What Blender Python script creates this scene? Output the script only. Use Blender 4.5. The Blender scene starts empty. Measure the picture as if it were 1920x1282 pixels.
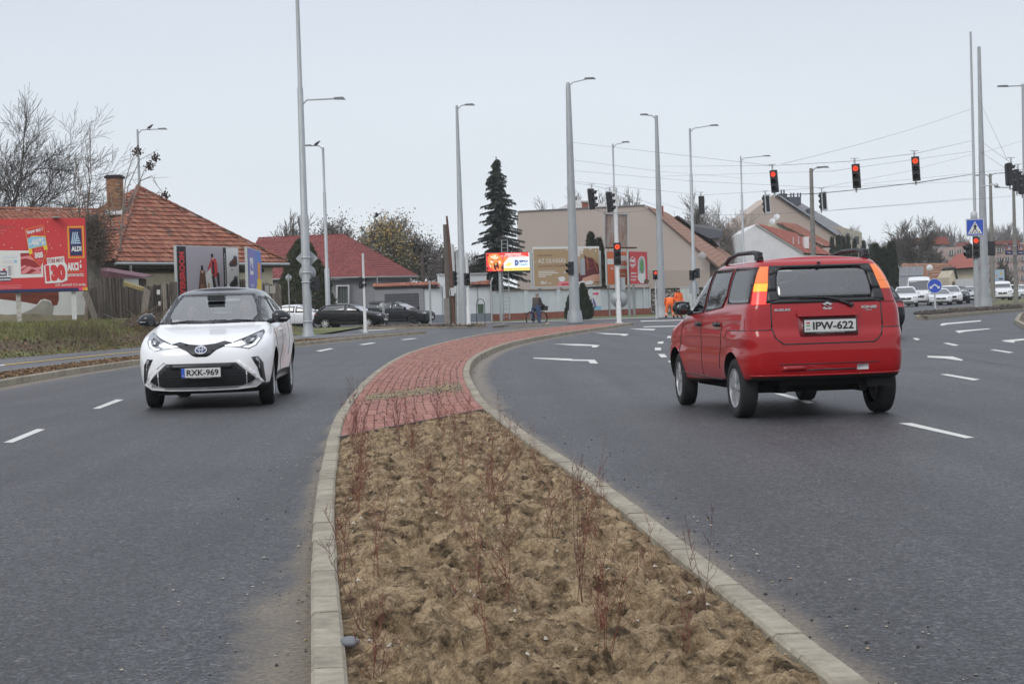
import bpy, bmesh, math, random
import numpy as np
from math import sin, cos, pi, radians, sqrt, atan2
from mathutils import Vector, Matrix, noise
from mathutils.bvhtree import BVHTree
random.seed(7)
S = bpy.context.scene
C = S.collection
# ------------------------------------------------------------------ camera, sky, sun, exposure
FP, H = 3250.0, 1.22                      # focal length in pixels of the 1920 wide photograph, lens height
ROLL, PITCH = radians(1.7), math.atan(74.0/3250.0*cos(radians(1.7)))
_f = Vector((0, cos(PITCH), -sin(PITCH))); _u0 = Vector((0, sin(PITCH), cos(PITCH))); _r0 = Vector((1, 0, 0))
_u = _u0*cos(ROLL)+_r0*sin(ROLL); _r = _r0*cos(ROLL)-_u0*sin(ROLL)
cd = bpy.data.cameras.new('camera'); cam = bpy.data.objects.new('camera', cd); C.objects.link(cam)
cam.matrix_world = Matrix(((_r.x, _u.x, -_f.x, 0), (_r.y, _u.y, -_f.y, 0), (_r.z, _u.z, -_f.z, H), (0, 0, 0, 1)))
cd.sensor_width = 36; cd.lens = FP/1920*36; cd.clip_start = .05; cd.clip_end = 6000
S.camera = cam
W = bpy.data.worlds.new('World'); S.world = W; W.use_nodes = True
nt = W.node_tree; nt.nodes.clear()
out = nt.nodes.new('ShaderNodeOutputWorld'); mixs = nt.nodes.new('ShaderNodeMixShader')
b1 = nt.nodes.new('ShaderNodeBackground'); b2 = nt.nodes.new('ShaderNodeBackground')
sky = nt.nodes.new('ShaderNodeTexSky'); sky.sky_type = 'NISHITA'; sky.sun_disc = False
SUN_EL, SUN_ROT = radians(38), radians(-150)
sky.sun_elevation = SUN_EL; sky.sun_rotation = SUN_ROT; sky.air_density = 1.5; sky.dust_density = 4
b1.inputs[1].default_value = .10; nt.links.new(sky.outputs[0], b1.inputs[0])
tc = nt.nodes.new('ShaderNodeTexCoord'); sx = nt.nodes.new('ShaderNodeSeparateXYZ'); nt.links.new(tc.outputs['Generated'], sx.inputs[0])
rp = nt.nodes.new('ShaderNodeValToRGB'); nt.links.new(sx.outputs[2], rp.inputs[0])
e = rp.color_ramp.elements; e[0].position = 0; e[0].color = (.84, .895, .945, 1); e[1].position = 1; e[1].color = (1.12, 1.17, 1.27, 1)
n = e.new(.06); n.color = (.77, .83, .895, 1)
n = e.new(.17); n.color = (.645, .70, .785, 1)
n = e.new(.5); n.color = (.82, .87, .98, 1)
cn = nt.nodes.new('ShaderNodeTexNoise'); cn.inputs['Scale'].default_value = 1.6; cn.inputs['Detail'].default_value = 5
mp = nt.nodes.new('ShaderNodeMapping'); mp.inputs['Scale'].default_value = (1, 1, 3.5); nt.links.new(tc.outputs['Generated'], mp.inputs[0]); nt.links.new(mp.outputs[0], cn.inputs['Vector'])
cr = nt.nodes.new('ShaderNodeMapRange'); cr.inputs[1].default_value = .3; cr.inputs[2].default_value = .7; cr.inputs[3].default_value = .94; cr.inputs[4].default_value = 1.06; nt.links.new(cn.outputs[0], cr.inputs[0])
vm = nt.nodes.new('ShaderNodeVectorMath'); vm.operation = 'SCALE'; nt.links.new(rp.outputs[0], vm.inputs[0]); nt.links.new(cr.outputs[0], vm.inputs['Scale'])
nt.links.new(vm.outputs[0], b2.inputs[0]); b2.inputs[1].default_value = 1.0
mixs.inputs[0].default_value = .93; nt.links.new(b1.outputs[0], mixs.inputs[1]); nt.links.new(b2.outputs[0], mixs.inputs[2]); nt.links.new(mixs.outputs[0], out.inputs[0])
sl = bpy.data.lights.new('sun', 'SUN'); sl.energy = .9; sl.angle = radians(22); sl.color = (1, .97, .92)
so = bpy.data.objects.new('sun', sl); C.objects.link(so)
sd = Vector((sin(SUN_ROT)*cos(SUN_EL), cos(SUN_ROT)*cos(SUN_EL), sin(SUN_EL)))
so.rotation_euler = sd.to_track_quat('Z', 'Y').to_euler(); so.location = (0, 0, 60)
S.view_settings.view_transform = 'Standard'; S.view_settings.look = 'None'; S.view_settings.gamma = 1
S.view_settings.use_curve_mapping = False; S.view_settings.exposure = 0.12
S.render.engine = 'CYCLES'; S.cycles.max_bounces = 6; S.cycles.transparent_max_bounces = 12
# ------------------------------------------------------------------ picture geometry -> place
def ray(px, py): return _f+_r*((px-960)/FP)+_u*((641-py)/FP)
def G(px, py, z=0.0):
    d = ray(px, py); t = (z-H)/d.z; return Vector((d.x*t, d.y*t, z))
def P(px, py, d):
    r = ray(px, py); t = d/r.y; return Vector((r.x*t, d, H+r.z*t))
# ------------------------------------------------------------------ materials
def lin(c): return tuple((x/12.92 if x <= .04045 else ((x+.055)/1.055)**2.4) for x in c)
_M = {}
def mat(name, col, rough=.6, metal=0., var=.15, scale=6., bump=0., bscale=None, coat=0., emit=0., spec=.5, col2=None, detail=5, streak=None):
    if name in _M: return _M[name]
    m = bpy.data.materials.new(name); m.use_nodes = True; t = m.node_tree; b = t.nodes['Principled BSDF']
    b.inputs['Roughness'].default_value = rough; b.inputs['Metallic'].default_value = metal
    b.inputs['Coat Weight'].default_value = coat; b.inputs['Coat Roughness'].default_value = .05
    b.inputs['Specular IOR Level'].default_value = spec
    c = Vector(col)
    if var or col2 or bump:
        co = t.nodes.new('ShaderNodeTexCoord'); mpn = t.nodes.new('ShaderNodeMapping'); t.links.new(co.outputs['Object'], mpn.inputs[0])
        if streak: mpn.inputs['Scale'].default_value = streak
        nz = t.nodes.new('ShaderNodeTexNoise'); nz.inputs['Scale'].default_value = scale; nz.inputs['Detail'].default_value = detail; nz.inputs['Roughness'].default_value = .62
        t.links.new(mpn.outputs[0], nz.inputs['Vector'])
        r = t.nodes.new('ShaderNodeValToRGB'); r.color_ramp.elements[0].position = .32; r.color_ramp.elements[1].position = .68
        a1 = c*(1-var); a2 = Vector(col2) if col2 else c*(1+var)
        r.color_ramp.elements[0].color = (*a1, 1); r.color_ramp.elements[1].color = (*[min(1, v) for v in a2], 1)
        t.links.new(nz.outputs[0], r.inputs[0]); t.links.new(r.outputs[0], b.inputs['Base Color'])
        if bump:
            n2 = t.nodes.new('ShaderNodeTexNoise'); n2.inputs['Scale'].default_value = bscale or scale*6; n2.inputs['Detail'].default_value = 4
            t.links.new(mpn.outputs[0], n2.inputs['Vector'])
            bp = t.nodes.new('ShaderNodeBump'); bp.inputs['Strength'].default_value = bump; bp.inputs['Distance'].default_value = .02
            t.links.new(n2.outputs[0], bp.inputs['Height']); t.links.new(bp.outputs[0], b.inputs['Normal'])
    else: b.inputs['Base Color'].default_value = (*c, 1)
    if emit:
        b.inputs['Emission Color'].default_value = (*c, 1); b.inputs['Emission Strength'].default_value = emit
    _M[name] = m; return m
def glass(name, tint, k=.12):
    if name in _M: return _M[name]
    m = bpy.data.materials.new(name); m.use_nodes = True; t = m.node_tree; t.nodes.clear()
    o = t.nodes.new('ShaderNodeOutputMaterial'); mx = t.nodes.new('ShaderNodeMixShader'); tr = t.nodes.new('ShaderNodeBsdfTransparent'); gl = t.nodes.new('ShaderNodeBsdfGlossy')
    tr.inputs[0].default_value = (*tint, 1); gl.inputs['Roughness'].default_value = .02
    fr = t.nodes.new('ShaderNodeFresnel'); fr.inputs[0].default_value = 1.5
    ma = t.nodes.new('ShaderNodeMath'); ma.operation = 'ADD'; ma.inputs[1].default_value = k; ma.use_clamp = True
    t.links.new(fr.outputs[0], ma.inputs[0]); t.links.new(ma.outputs[0], mx.inputs[0]); t.links.new(tr.outputs[0], mx.inputs[1]); t.links.new(gl.outputs[0], mx.inputs[2]); t.links.new(mx.outputs[0], o.inputs[0])
    _M[name] = m; return m
# ------------------------------------------------------------------ mesh helpers
class MB:
    def __init__(s): s.v = []; s.f = []; s.m = []; s.mats = []; s.sm = []
    def mi(s, m):
        if m is None: return 0
        if m not in s.mats: s.mats.append(m)
        return s.mats.index(m)
    def add(s, vs, fs, m=None, smooth=False):
        o = len(s.v); s.v.extend([tuple(v) for v in vs]); k = s.mi(m)
        for f in fs: s.f.append(tuple(i+o for i in f)); s.m.append(k); s.sm.append(smooth)
        return s
    def box(s, c, d, m=None, rz=0., rot=None, taper=1.):
        R = rot or Matrix.Rotation(rz, 3, 'Z'); c = Vector(c); x, y, z = d[0]/2, d[1]/2, d[2]/2
        vs = []
        for sz in (-1, 1):
            k = taper if sz > 0 else 1
            for a, b in ((-1, -1), (1, -1), (1, 1), (-1, 1)): vs.append(c+R@Vector((a*x*k, b*y*k, sz*z)))
        return s.add(vs, [(3, 2, 1, 0), (4, 5, 6, 7), (0, 1, 5, 4), (1, 2, 6, 5), (2, 3, 7, 6), (3, 0, 4, 7)], m)
    def tube(s, pts, rad, n=8, m=None, cap=True, smooth=True):
        pts = [Vector(p) for p in pts]; k = len(pts)
        if not hasattr(rad, '__len__'): rad = [rad]*k
        vs = []; fs = []; prev = None
        for i, p in enumerate(pts):
            t = (pts[min(i+1, k-1)]-pts[max(i-1, 0)]);  t = t.normalized() if t.length > 1e-9 else Vector((0, 0, 1))
            if prev is None:
                a = t.orthogonal().normalized()
                if abs(t.z) > .9: a = (Vector((1, 0, 0))-t*t.x).normalized()
            else: a = (prev-t*prev.dot(t)); a = a.normalized() if a.length > 1e-6 else t.orthogonal().normalized()
            prev = a; b = t.cross(a)
            for j in range(n): an = 2*pi*j/n; vs.append(p+(a*cos(an)+b*sin(an))*rad[i])
        for i in range(k-1):
            for j in range(n): j2 = (j+1) % n; fs.append((i*n+j, i*n+j2, (i+1)*n+j2, (i+1)*n+j))
        s.add(vs, fs, m, smooth)
        if cap: s.add(vs[:n], [tuple(range(n-1, -1, -1))], m); s.add(vs[-n:], [tuple(range(n))], m)
        return s
    def lathe(s, prof, c, axis=(0, 0, 1), n=24, m=None, smooth=True):
        ax = Vector(axis).normalized(); a = ax.orthogonal().normalized(); b = ax.cross(a); c = Vector(c); vs = []; fs = []
        for r, h in prof:
            for j in range(n): an = 2*pi*j/n; vs.append(c+ax*h+(a*cos(an)+b*sin(an))*r)
        for i in range(len(prof)-1):
            for j in range(n): j2 = (j+1) % n; fs.append((i*n+j, i*n+j2, (i+1)*n+j2, (i+1)*n+j))
        return s.add(vs, fs, m, smooth)
    def sphere(s, c, r, m=None, n=10, k=6, smooth=True):
        r = r if hasattr(r, '__len__') else (r, r, r); c = Vector(c); vs = [c-Vector((0, 0, r[2]))]; fs = []
        for i in range(1, k):
            th = -pi/2+pi*i/k
            for j in range(n): a = 2*pi*j/n; vs.append(c+Vector((cos(th)*cos(a)*r[0], cos(th)*sin(a)*r[1], sin(th)*r[2])))
        vs.append(c+Vector((0, 0, r[2]))); t = len(vs)-1
        for j in range(n): fs.append((0, 1+(j+1) % n, 1+j))
        for i in range(k-2):
            for j in range(n): a = 1+i*n; fs.append((a+j, a+(j+1) % n, a+n+(j+1) % n, a+n+j))
        a = 1+(k-2)*n
        for j in range(n): fs.append((a+j, a+(j+1) % n, t))
        return s.add(vs, fs, m, smooth)
    def prism(s, poly, ext, m=None, frame=None, cap=True):
        """poly: list of 3-D points (planar); ext: extrusion vector"""
        a = [Vector(p) for p in poly]; e = Vector(ext); n = len(a); vs = a+[p+e for p in a]
        fs = [(i, (i+1) % n, n+(i+1) % n, n+i) for i in range(n)]
        if cap: fs += [tuple(range(n-1, -1, -1)), tuple(range(n, 2*n))]
        return s.add(vs, fs, m)
    def build(s, name, m=None, parent=None, smooth=None, label=None, kind=None, sharp=None):
        me = bpy.data.meshes.new(name); me.from_pydata(s.v, [], s.f)
        ms = s.mats or ([m] if m else [])
        if m and not s.mats: ms = [m]
        for x in ms: me.materials.append(x)
        if s.f:
            me.polygons.foreach_set('material_index', s.m)
            me.polygons.foreach_set('use_smooth', s.sm if smooth is None else [smooth]*len(s.f))
        me.update()
        if sharp: me.set_sharp_from_angle(angle=radians(sharp))
        o = bpy.data.objects.new(name, me); C.objects.link(o)
        if parent: o.parent = parent
        if label: o['label'] = label
        if kind: o['kind'] = kind
        return o
def setp(o, label=None, cat=None, group=None, kind=None):
    if label: o['label'] = label
    if cat: o['category'] = cat
    if group: o['group'] = group
    if kind: o['kind'] = kind
    return o
def thing(name, label, cat, loc=(0, 0, 0), rz=0., group=None, kind=None):
    o = bpy.data.objects.new(name, None); C.objects.link(o); o.location = loc; o.rotation_euler = (0, 0, rz); o.empty_display_size = .2
    return setp(o, label, cat, group, kind)
def kids(o): return [c for c in bpy.data.objects if c.parent == o]
def dup(root, loc, rz=0., label=None, group=None, scale=None):
    def cp(o, par):
        c = o.copy(); C.objects.link(c)
        if par: c.parent = par
        for ch in o.children: cp(ch, c)
        return c
    r = cp(root, None); r.location = loc; r.rotation_euler = (0, 0, rz)
    if label: r['label'] = label
    if group: r['group'] = group
    if scale: r.scale = (scale,)*3
    return r
_tc = {}
def text_geo(s, bold=0.):
    k = (s, bold)
    if k in _tc: return _tc[k]
    c = bpy.data.curves.new('t', 'FONT'); c.body = s; c.size = 1; c.offset = bold; c.resolution_u = 3; c.fill_mode = 'FRONT'
    o = bpy.data.objects.new('t', c); C.objects.link(o); dg = bpy.context.evaluated_depsgraph_get(); dg.update()
    me = bpy.data.meshes.new_from_object(o.evaluated_get(dg))
    v = [tuple(x.co) for x in me.vertices]; f = [tuple(p.vertices) for p in me.polygons]
    bpy.data.objects.remove(o); bpy.data.meshes.remove(me); bpy.data.curves.remove(c)
    xs = [a[0] for a in v]; ys = [a[1] for a in v]; _tc[k] = (v, f, min(xs), max(xs), min(ys), max(ys)); return _tc[k]
class Sheet:
    """flat print on an upright board: x to the right, z up, facing local -y"""
    def __init__(s): s.b = MB(); s.l = 0
    def poly(s, pts, m, lay=None):
        y = -.003*(lay if lay is not None else s.l+1)
        if lay is None: s.l += 1
        ar = sum(pts[i][0]*pts[(i+1) % len(pts)][1]-pts[(i+1) % len(pts)][0]*pts[i][1] for i in range(len(pts)))
        if ar < 0: pts = pts[::-1]
        s.b.add([(p[0], y, p[1]) for p in pts], [tuple(range(len(pts)))], m); return s
    def rect(s, x0, z0, x1, z1, m, lay=None): return s.poly([(x0, z0), (x1, z0), (x1, z1), (x0, z1)], m, lay)
    def disc(s, x, z, r, m, lay=None, n=20, rz=None): return s.poly([(x+r*cos(2*pi*i/n), z+(rz or r)*sin(2*pi*i/n)) for i in range(n)], m, lay)
    def text(s, t, x0, z0, x1, z1, m, bold=.02, rot=0., lay=None):
        v, f, a, b, c, d = text_geo(t, bold); y = -.003*(lay if lay is not None else s.l+1)
        if lay is None: s.l += 1
        cx, cz = (x0+x1)/2, (z0+z1)/2; vs = []
        for p in v:
            x = x0+(p[0]-a)/(b-a)*(x1-x0)-cx; z = z0+(p[1]-c)/(d-c)*(z1-z0)-cz
            vs.append((cx+x*cos(rot)-z*sin(rot), y, cz+x*sin(rot)+z*cos(rot)))
        s.b.add(vs, f, m); return s
    def build(s, name, parent, label=None): return s.b.build(name, None, parent, label=label)
def pl_interp(pts, x):
    if x <= pts[0][0]: (a, b), (c, d) = pts[0], pts[1]
    elif x >= pts[-1][0]: (a, b), (c, d) = pts[-2], pts[-1]
    else:
        for i in range(len(pts)-1):
            if pts[i][0] <= x <= pts[i+1][0]: (a, b), (c, d) = pts[i], pts[i+1]; break
    return b+(d-b)*(x-a)/(c-a)
# ================================================================== GROUND
def curve_fn(pts):
    ys = np.array([p[1] for p in pts]); xs = np.array([p[0] for p in pts]); o = np.argsort(ys); ys = ys[o]; xs = xs[o]
    yy = np.arange(-4, 82, .5); xx = np.array([pl_interp(list(zip(ys, xs)), y) for y in yy])
    k = np.array([1, 2, 3, 4, 3, 2, 1.]); k /= k.sum(); pad = np.concatenate([2*xx[0]-xx[3:0:-1], xx, 2*xx[-1]-xx[-2:-5:-1]])
    xx = np.convolve(pad, k, 'valid')
    return lambda y: float(np.interp(y, yy, xx))
LOUT = curve_fn([(-.62, 5.06), (-.78, 6.44), (-.9, 7.5), (-1.11, 9.44), (-1.27, 11.08), (-1.46, 13.2), (-1.68, 15.68), (-1.86, 18.15), (-2.0, 20.7), (-2.2, 24.74), (-2.36, 29.56), (-2.46, 34.36), (-2.48, 39.73), (-2.36, 44.23), (-2.07, 50.01), (-1.68, 56), (-1.16, 62), (-.21, 68.5), (1.2, 74), (2.9, 78), (4.9, 80.6)])
ROUT = curve_fn([(.99, 4.86), (.92, 5.65), (.87, 6.49), (.78, 7.52), (.67, 8.93), (.54, 10.59), (.42, 11.68), (.24, 13.3), (.06, 15.17), (-.10, 17.05), (-.32, 19.47), (-.53, 23.63), (-.67, 26.81), (-.75, 29.98), (-.78, 33.99), (-.7, 37.63), (-.43, 43.06), (0., 48.53), (.72, 54.05), (1.8, 60.78), (3.2, 68), (4.4, 74), (5.3, 79)])
KW, KH = .11, .12
def mk_asphalt(name, a, b, dirt=False, warm=0):
    m = bpy.data.materials.new(name); m.use_nodes = True; t = m.node_tree; B = t.nodes['Principled BSDF']; L = t.links
    co = t.nodes.new('ShaderNodeTexCoord')
    def nz(sc, det=3, ro=.6, vec=None):
        q = t.nodes.new('ShaderNodeTexNoise'); q.inputs['Scale'].default_value = sc; q.inputs['Detail'].default_value = det; q.inputs['Roughness'].default_value = ro
        L.new(vec or co.outputs['Object'], q.inputs['Vector']); return q.outputs[0]
    def ramp(i, p0, c0, p1, c1):
        r = t.nodes.new('ShaderNodeValToRGB'); r.color_ramp.elements[0].position = p0; r.color_ramp.elements[0].color = (*c0, 1); r.color_ramp.elements[1].position = p1; r.color_ramp.elements[1].color = (*c1, 1); L.new(i, r.inputs[0]); return r.outputs[0]
    def mix(f, x, y, mode='MIX', fac=None):
        q = t.nodes.new('ShaderNodeMix'); q.data_type = 'RGBA'; q.blend_type = mode
        if fac is not None: q.inputs[0].default_value = fac
        else: L.new(f, q.inputs[0])
        L.new(x, q.inputs[6]); L.new(y, q.inputs[7]); return q.outputs[2]
    big = ramp(nz(.35, 4), .3, a, .7, b)
    mpn = t.nodes.new('ShaderNodeMapping'); mpn.inputs['Scale'].default_value = (1.6, .05, 1); L.new(co.outputs['Object'], mpn.inputs[0])
    lanes = ramp(nz(1.1, 3, .5, mpn.outputs[0]), .3, (.74, .74, .75), .7, (1.26, 1.26, 1.25))
    def vor(sc):
        vo = t.nodes.new('ShaderNodeTexVoronoi'); vo.inputs['Scale'].default_value = sc; L.new(co.outputs['Object'], vo.inputs['Vector']); q = t.nodes.new('ShaderNodeSeparateColor'); L.new(vo.outputs['Color'], q.inputs[0]); return q.outputs[0]
    grain = ramp(vor(105), .05, (.22, .22, .23), .98, (2.0, 1.98, 1.94)); g2 = ramp(vor(42), .1, (.68, .68, .69), .95, (1.36, 1.35, 1.33))
    col = mix(None, mix(None, mix(None, big, lanes, 'MULTIPLY', 1), grain, 'MULTIPLY', 1), g2, 'MULTIPLY', 1)
    sp = ramp(vor(48), .965, (0, 0, 0), .975, (.20, .19, .18)); col = mix(None, col, sp, 'ADD', .3)
    sc_ = ramp(nz(5, 8, .8), .62, (1, 1, 1), .74, (.62, .62, .63)); col = mix(None, col, sc_, 'MULTIPLY', 1)
    if dirt:
        at = t.nodes.new('ShaderNodeAttribute'); at.attribute_name = 'dirt'
        ma = t.nodes.new('ShaderNodeMath'); ma.operation = 'MULTIPLY_ADD'; ma.inputs[1].default_value = 1.3
        mr = t.nodes.new('ShaderNodeMath'); mr.operation = 'SUBTRACT'; L.new(nz(2.2, 6, .75), mr.inputs[0]); mr.inputs[1].default_value = .92
        L.new(at.outputs['Fac'], ma.inputs[0]); L.new(mr.outputs[0], ma.inputs[2])
        mm = t.nodes.new('ShaderNodeMath'); mm.operation = 'MULTIPLY'; mm.inputs[1].default_value = 2.2; mm.use_clamp = True; L.new(ma.outputs[0], mm.inputs[0])
        dc = ramp(nz(40, 4), .35, (.10, .085, .065), .7, (.27, .215, .15)); col = mix(mm.outputs[0], col, dc)
    L.new(col, B.inputs['Base Color'])
    B.inputs['Roughness'].default_value = .52; B.inputs['Specular IOR Level'].default_value = .32
    bp = t.nodes.new('ShaderNodeBump'); bp.inputs['Strength'].default_value = .9; bp.inputs['Distance'].default_value = .007; L.new(nz(85, 3, .8), bp.inputs['Height']); L.new(bp.outputs[0], B.inputs['Normal'])
    return m
M_ROAD = mk_asphalt('asphalt', (.038, .039, .043), (.056, .057, .061), True)
M_PATH = mk_asphalt('path_asphalt', (.075, .077, .082), (.10, .10, .105))
M_CONC = mat('kerb_concrete', (.29, .255, .195), .9, var=.28, scale=9, bump=.5, bscale=90, detail=8)
M_CONC2 = mat('kerb_concrete_pale', (.335, .30, .23), .9, var=.22, scale=14, bump=.5, bscale=80, detail=8)
M_WHITE = mat('road_paint_white', (.62, .62, .58), .75, var=.16, scale=30, bump=.2)
M_YEL = mat('road_paint_yellow', (.62, .42, .07), .75, var=.15, scale=20)
M_SOILD = mat('dark_earth', (.085, .062, .042), .95, var=.45, scale=12, bump=.8, bscale=60, col2=(.16, .12, .08))
M_GRASSG = mat('turf', (.075, .07, .03), .95, var=.3, scale=3, bump=.8, bscale=40, col2=(.11, .14, .035))
# far ground sheet
g = MB(); g.add([(-2500, -300, -.06), (2500, -300, -.06), (2500, 3500, -.06), (-2500, 3500, -.06)], [(0, 1, 2, 3)])
g.build('ground', mat('open_ground', (.10, .10, .055), .95, var=.3, scale=.05, col2=(.14, .12, .08)), kind='structure')
# road sheet with dirt mask near the kerbs
xs = np.concatenate([np.arange(-40, -12, 4), np.arange(-12, -3.6, .6), np.arange(-3.6, 3.0, .16), np.arange(3, 12, .8), np.arange(12, 90, 6)])
ys = np.concatenate([np.arange(-6, 3, 1), np.arange(3, 30, .3), np.arange(30, 90, 1.2), np.arange(90, 420, 12)])
LKERB = [(-8.9, -6), (-8.93, 28.4), (-9.05, 32), (-9.12, 35.6), (-8.94, 41.6), (-8.3, 48), (-7.3, 55), (-6.2, 62.5), (-4.95, 68.5), (-3.9, 73), (-3.55, 74.2)]
def LK(y): return pl_interp([(b, a) for a, b in LKERB], y)
vs = []; fs = []; dirt = []
for y in ys:
    for x in xs:
        vs.append((x, y, 0)); d = 0
        if -6 <= y <= 80:
            dl = LOUT(y)-x; dr = x-ROUT(y); dd = dl if dl > 0 else (dr if dr > 0 else 0)
            if dl > 0: wd = .13 if y < 13 else .10
            else: wd = .30 if y < 20 else .42
            d = max(0, 1-dd/wd/1.25)
            if dl > 0 and 5 < y < 8.6: d = max(d, min(.62, 1.0*max(0, 1-dd/.5))*min(1, (8.6-y)/1.5))
            if y < 74 and x < LK(y)+1.2: d = max(d, max(0, 1-(x-LK(y))/.8)*.9)
        dirt.append(d)
nx = len(xs)
for j in range(len(ys)-1):
    for i in range(nx-1): a = j*nx+i; fs.append((a, a+1, a+nx+1, a+nx))
rd = MB(); rd.add(vs, fs, M_ROAD); ro = rd.build('road', kind='structure')
at = ro.data.attributes.new('dirt', 'FLOAT', 'POINT'); at.data.foreach_set('value', dirt)
# painted markings (each a thin sheet 4 mm over the road)
mk = MB(); ym = MB()
def mark(pts, ox=0, oy=0, s=1., b=mk, z=.004):
    ps = [G(ox+x/s, oy+y/s, z) for x, y in pts]
    ar = sum(ps[i].x*ps[(i+1) % len(ps)].y-ps[(i+1) % len(ps)].x*ps[i].y for i in range(len(ps)))
    if ar < 0: ps = ps[::-1]
    b.add(ps, [tuple(range(len(ps)))])
A = (1000, 540, 2.087)
dashes = [([(1430, 528), (1480, 527), (1727, 584), (1692, 587)], A), ([(1590, 337), (1620, 336), (1748, 357), (1722, 361)], A), ([(940, 411), (975, 411), (1100, 447), (1075, 452)], A),
 ([(1785, 241), (1805, 240), (1880, 251), (1862, 254)], A), ([(1602, 215), (1622, 214), (1666, 223), (1648, 226)], A), ([(1483, 196), (1500, 195), (1515, 201), (1500, 204)], A),
 ([(1540, 265), (1640, 267), (1682, 280), (1676, 284), (1610, 275), (1545, 271)], A), ([(1590, 144), (1600, 138), (1750, 126), (1752, 130), (1620, 142), (1600, 147)], A),
 ([(1650, 167), (1780, 158), (1790, 160), (1690, 170), (1665, 176)], A), ([(1830, 205), (1925, 197), (1925, 203), (1880, 208), (1885, 214), (1850, 210)], A),
 ([(0, 272), (150, 276), (150, 279), (240, 280), (254, 295), (222, 294), (214, 285), (150, 284), (0, 275)], A), ([(75, 218), (180, 219), (232, 221), (261, 224), (245, 232), (228, 231), (230, 226), (170, 225)], A),
 ([(240, 175), (330, 178), (375, 180), (360, 187), (342, 185), (345, 183), (290, 181)], A), ([(370, 158), (480, 160), (470, 165), (420, 163)], A),
 ([(527, 188), (545, 187), (543, 195), (522, 195)], A), ([(488, 210), (510, 208), (508, 217), (486, 217)], A), ([(475, 233), (500, 233), (500, 243), (476, 243)], A), ([(488, 258), (512, 258), (525, 270), (500, 271)], A), ([(525, 284), (550, 284), (556, 298), (542, 297)], A),
 ([(430, 150), (575, 147), (575, 150), (432, 153)], A), ([(420, 128), (590, 124), (590, 126), (420, 131)], A),
 ([(12, 431), (130, 383), (160, 384), (45, 431)], (0, 600, 1.88)), ([(325, 312), (410, 279), (437, 280), (350, 312)], (0, 600, 1.88)),
 ([(90, 163), (165, 149), (187, 151), (115, 166)], (560, 600, 2.823)), ([(317, 129), (385, 119), (410, 121), (345, 131)], (560, 600, 2.823)), ([(537, 103), (610, 96), (632, 97), (560, 105)], (560, 600, 2.823)),
 ([(700, 424), (1040, 410), (1080, 412), (760, 428)], (540, 540, 5.333))]
road_marks = []
for pts, (ox, oy, s) in dashes:
    mk = MB(); mark(pts, ox, oy, s, mk); o = mk.build('road_marking', M_WHITE, ro); road_marks.append(o)
# ------------------------------------------------------------------ median
med = bpy.data.objects.new('median_island', None); C.objects.link(med); med['kind'] = 'structure'
def brick_edge_y(x): return 14.8+(x+1.49)/(1.16)*3.2
# soil bed, modelled relief
ysl = []; y = 2.2
while y < 19.0: ysl.append(y); y += .012+.0022*max(0, y-4)*.9
NU = 150; vs = []; fs = []
def soil_h(x, y):
    p = Vector((x*1.0, y*1.0, 0))
    a = noise.fractal(p*1.7, 1., 2., 4)
    w = Vector((noise.noise(p*4), noise.noise(p*4+Vector((5, 1, 7))), 0))*.35
    rdg = 1-abs(noise.noise(p*6.5+w*2.5)); c = noise.noise(p*11+w)
    cl = max(0, noise.noise(p*19+Vector((3, 3, 3))))
    hole = max(0, noise.noise(p*3.3+Vector((9, 2, 4)))-.12)
    r2 = 1-abs(noise.noise(p*17+w)); dp = min(1, max(0, hole*6)+.25+.5*max(0, c)); return .030*a+.062*(rdg**3-.5)+.034*c-.25*hole+(.040*(r2**2-.5)+.030*noise.noise(p*31)+.018*noise.noise(p*64))*dp
for y in ysl:
    xl, xr = LOUT(y)+KW-.01, ROUT(y)-KW+.01
    for i in range(NU+1):
        u = i/NU; x = xl+(xr-xl)*u
        yy = y
        ey = brick_edge_y(x)
        if y > ey: yy = ey+.02
        edge = min(1, min(u, 1-u)*(xr-xl)/.16)
        z = KH-.035+.02*edge+soil_h(x, yy)*(.35+.65*edge)
        
        if y > ey-.15: z = min(z, KH-.02)
        if y > ey: yn = ey+.02; x = min(max(x, LOUT(yn)+KW-.01), ROUT(yn)-KW+.01)
        vs.append((x, y if y <= ey else yn, z))
for j in range(len(ysl)-1):
    for i in range(NU):
        a = j*(NU+1)+i
        if ysl[j] > brick_edge_y(vs[a][0])+.03: continue
        fs.append((a, a+1, a+NU+2, a+NU+1))
ms = bpy.data.materials.new('sandy_soil'); ms.use_nodes = True; t = ms.node_tree; B = t.nodes['Principled BSDF']; B.inputs['Roughness'].default_value = .95; B.inputs['Specular IOR Level'].default_value = .2
co = t.nodes.new('ShaderNodeTexCoord')
def _n(sc, det, ro=.6):
    q = t.nodes.new('ShaderNodeTexNoise'); q.inputs['Scale'].default_value = sc; q.inputs['Detail'].default_value = det; q.inputs['Roughness'].default_value = ro; t.links.new(co.outputs['Object'], q.inputs['Vector']); return q.outputs[0]
def _rmp(i, *st):
    r = t.nodes.new('ShaderNodeValToRGB'); el = r.color_ramp.elements; el[0].position, el[0].color = st[0][0], (*st[0][1], 1); el[1].position, el[1].color = st[-1][0], (*st[-1][1], 1)
    for p, c in st[1:-1]: q = el.new(p); q.color = (*c, 1)
    t.links.new(i, r.inputs[0]); return r.outputs[0]
base = _rmp(_n(7.5, 10, .80), (.39, (.055, .040, .024)), (.47, (.21, .15, .09)), (.58, (.44, .33, .21)))
fine = _rmp(_n(95, 4, .8), (.34, (.60, .58, .55)), (.66, (1.28, 1.27, 1.23)))
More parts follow.
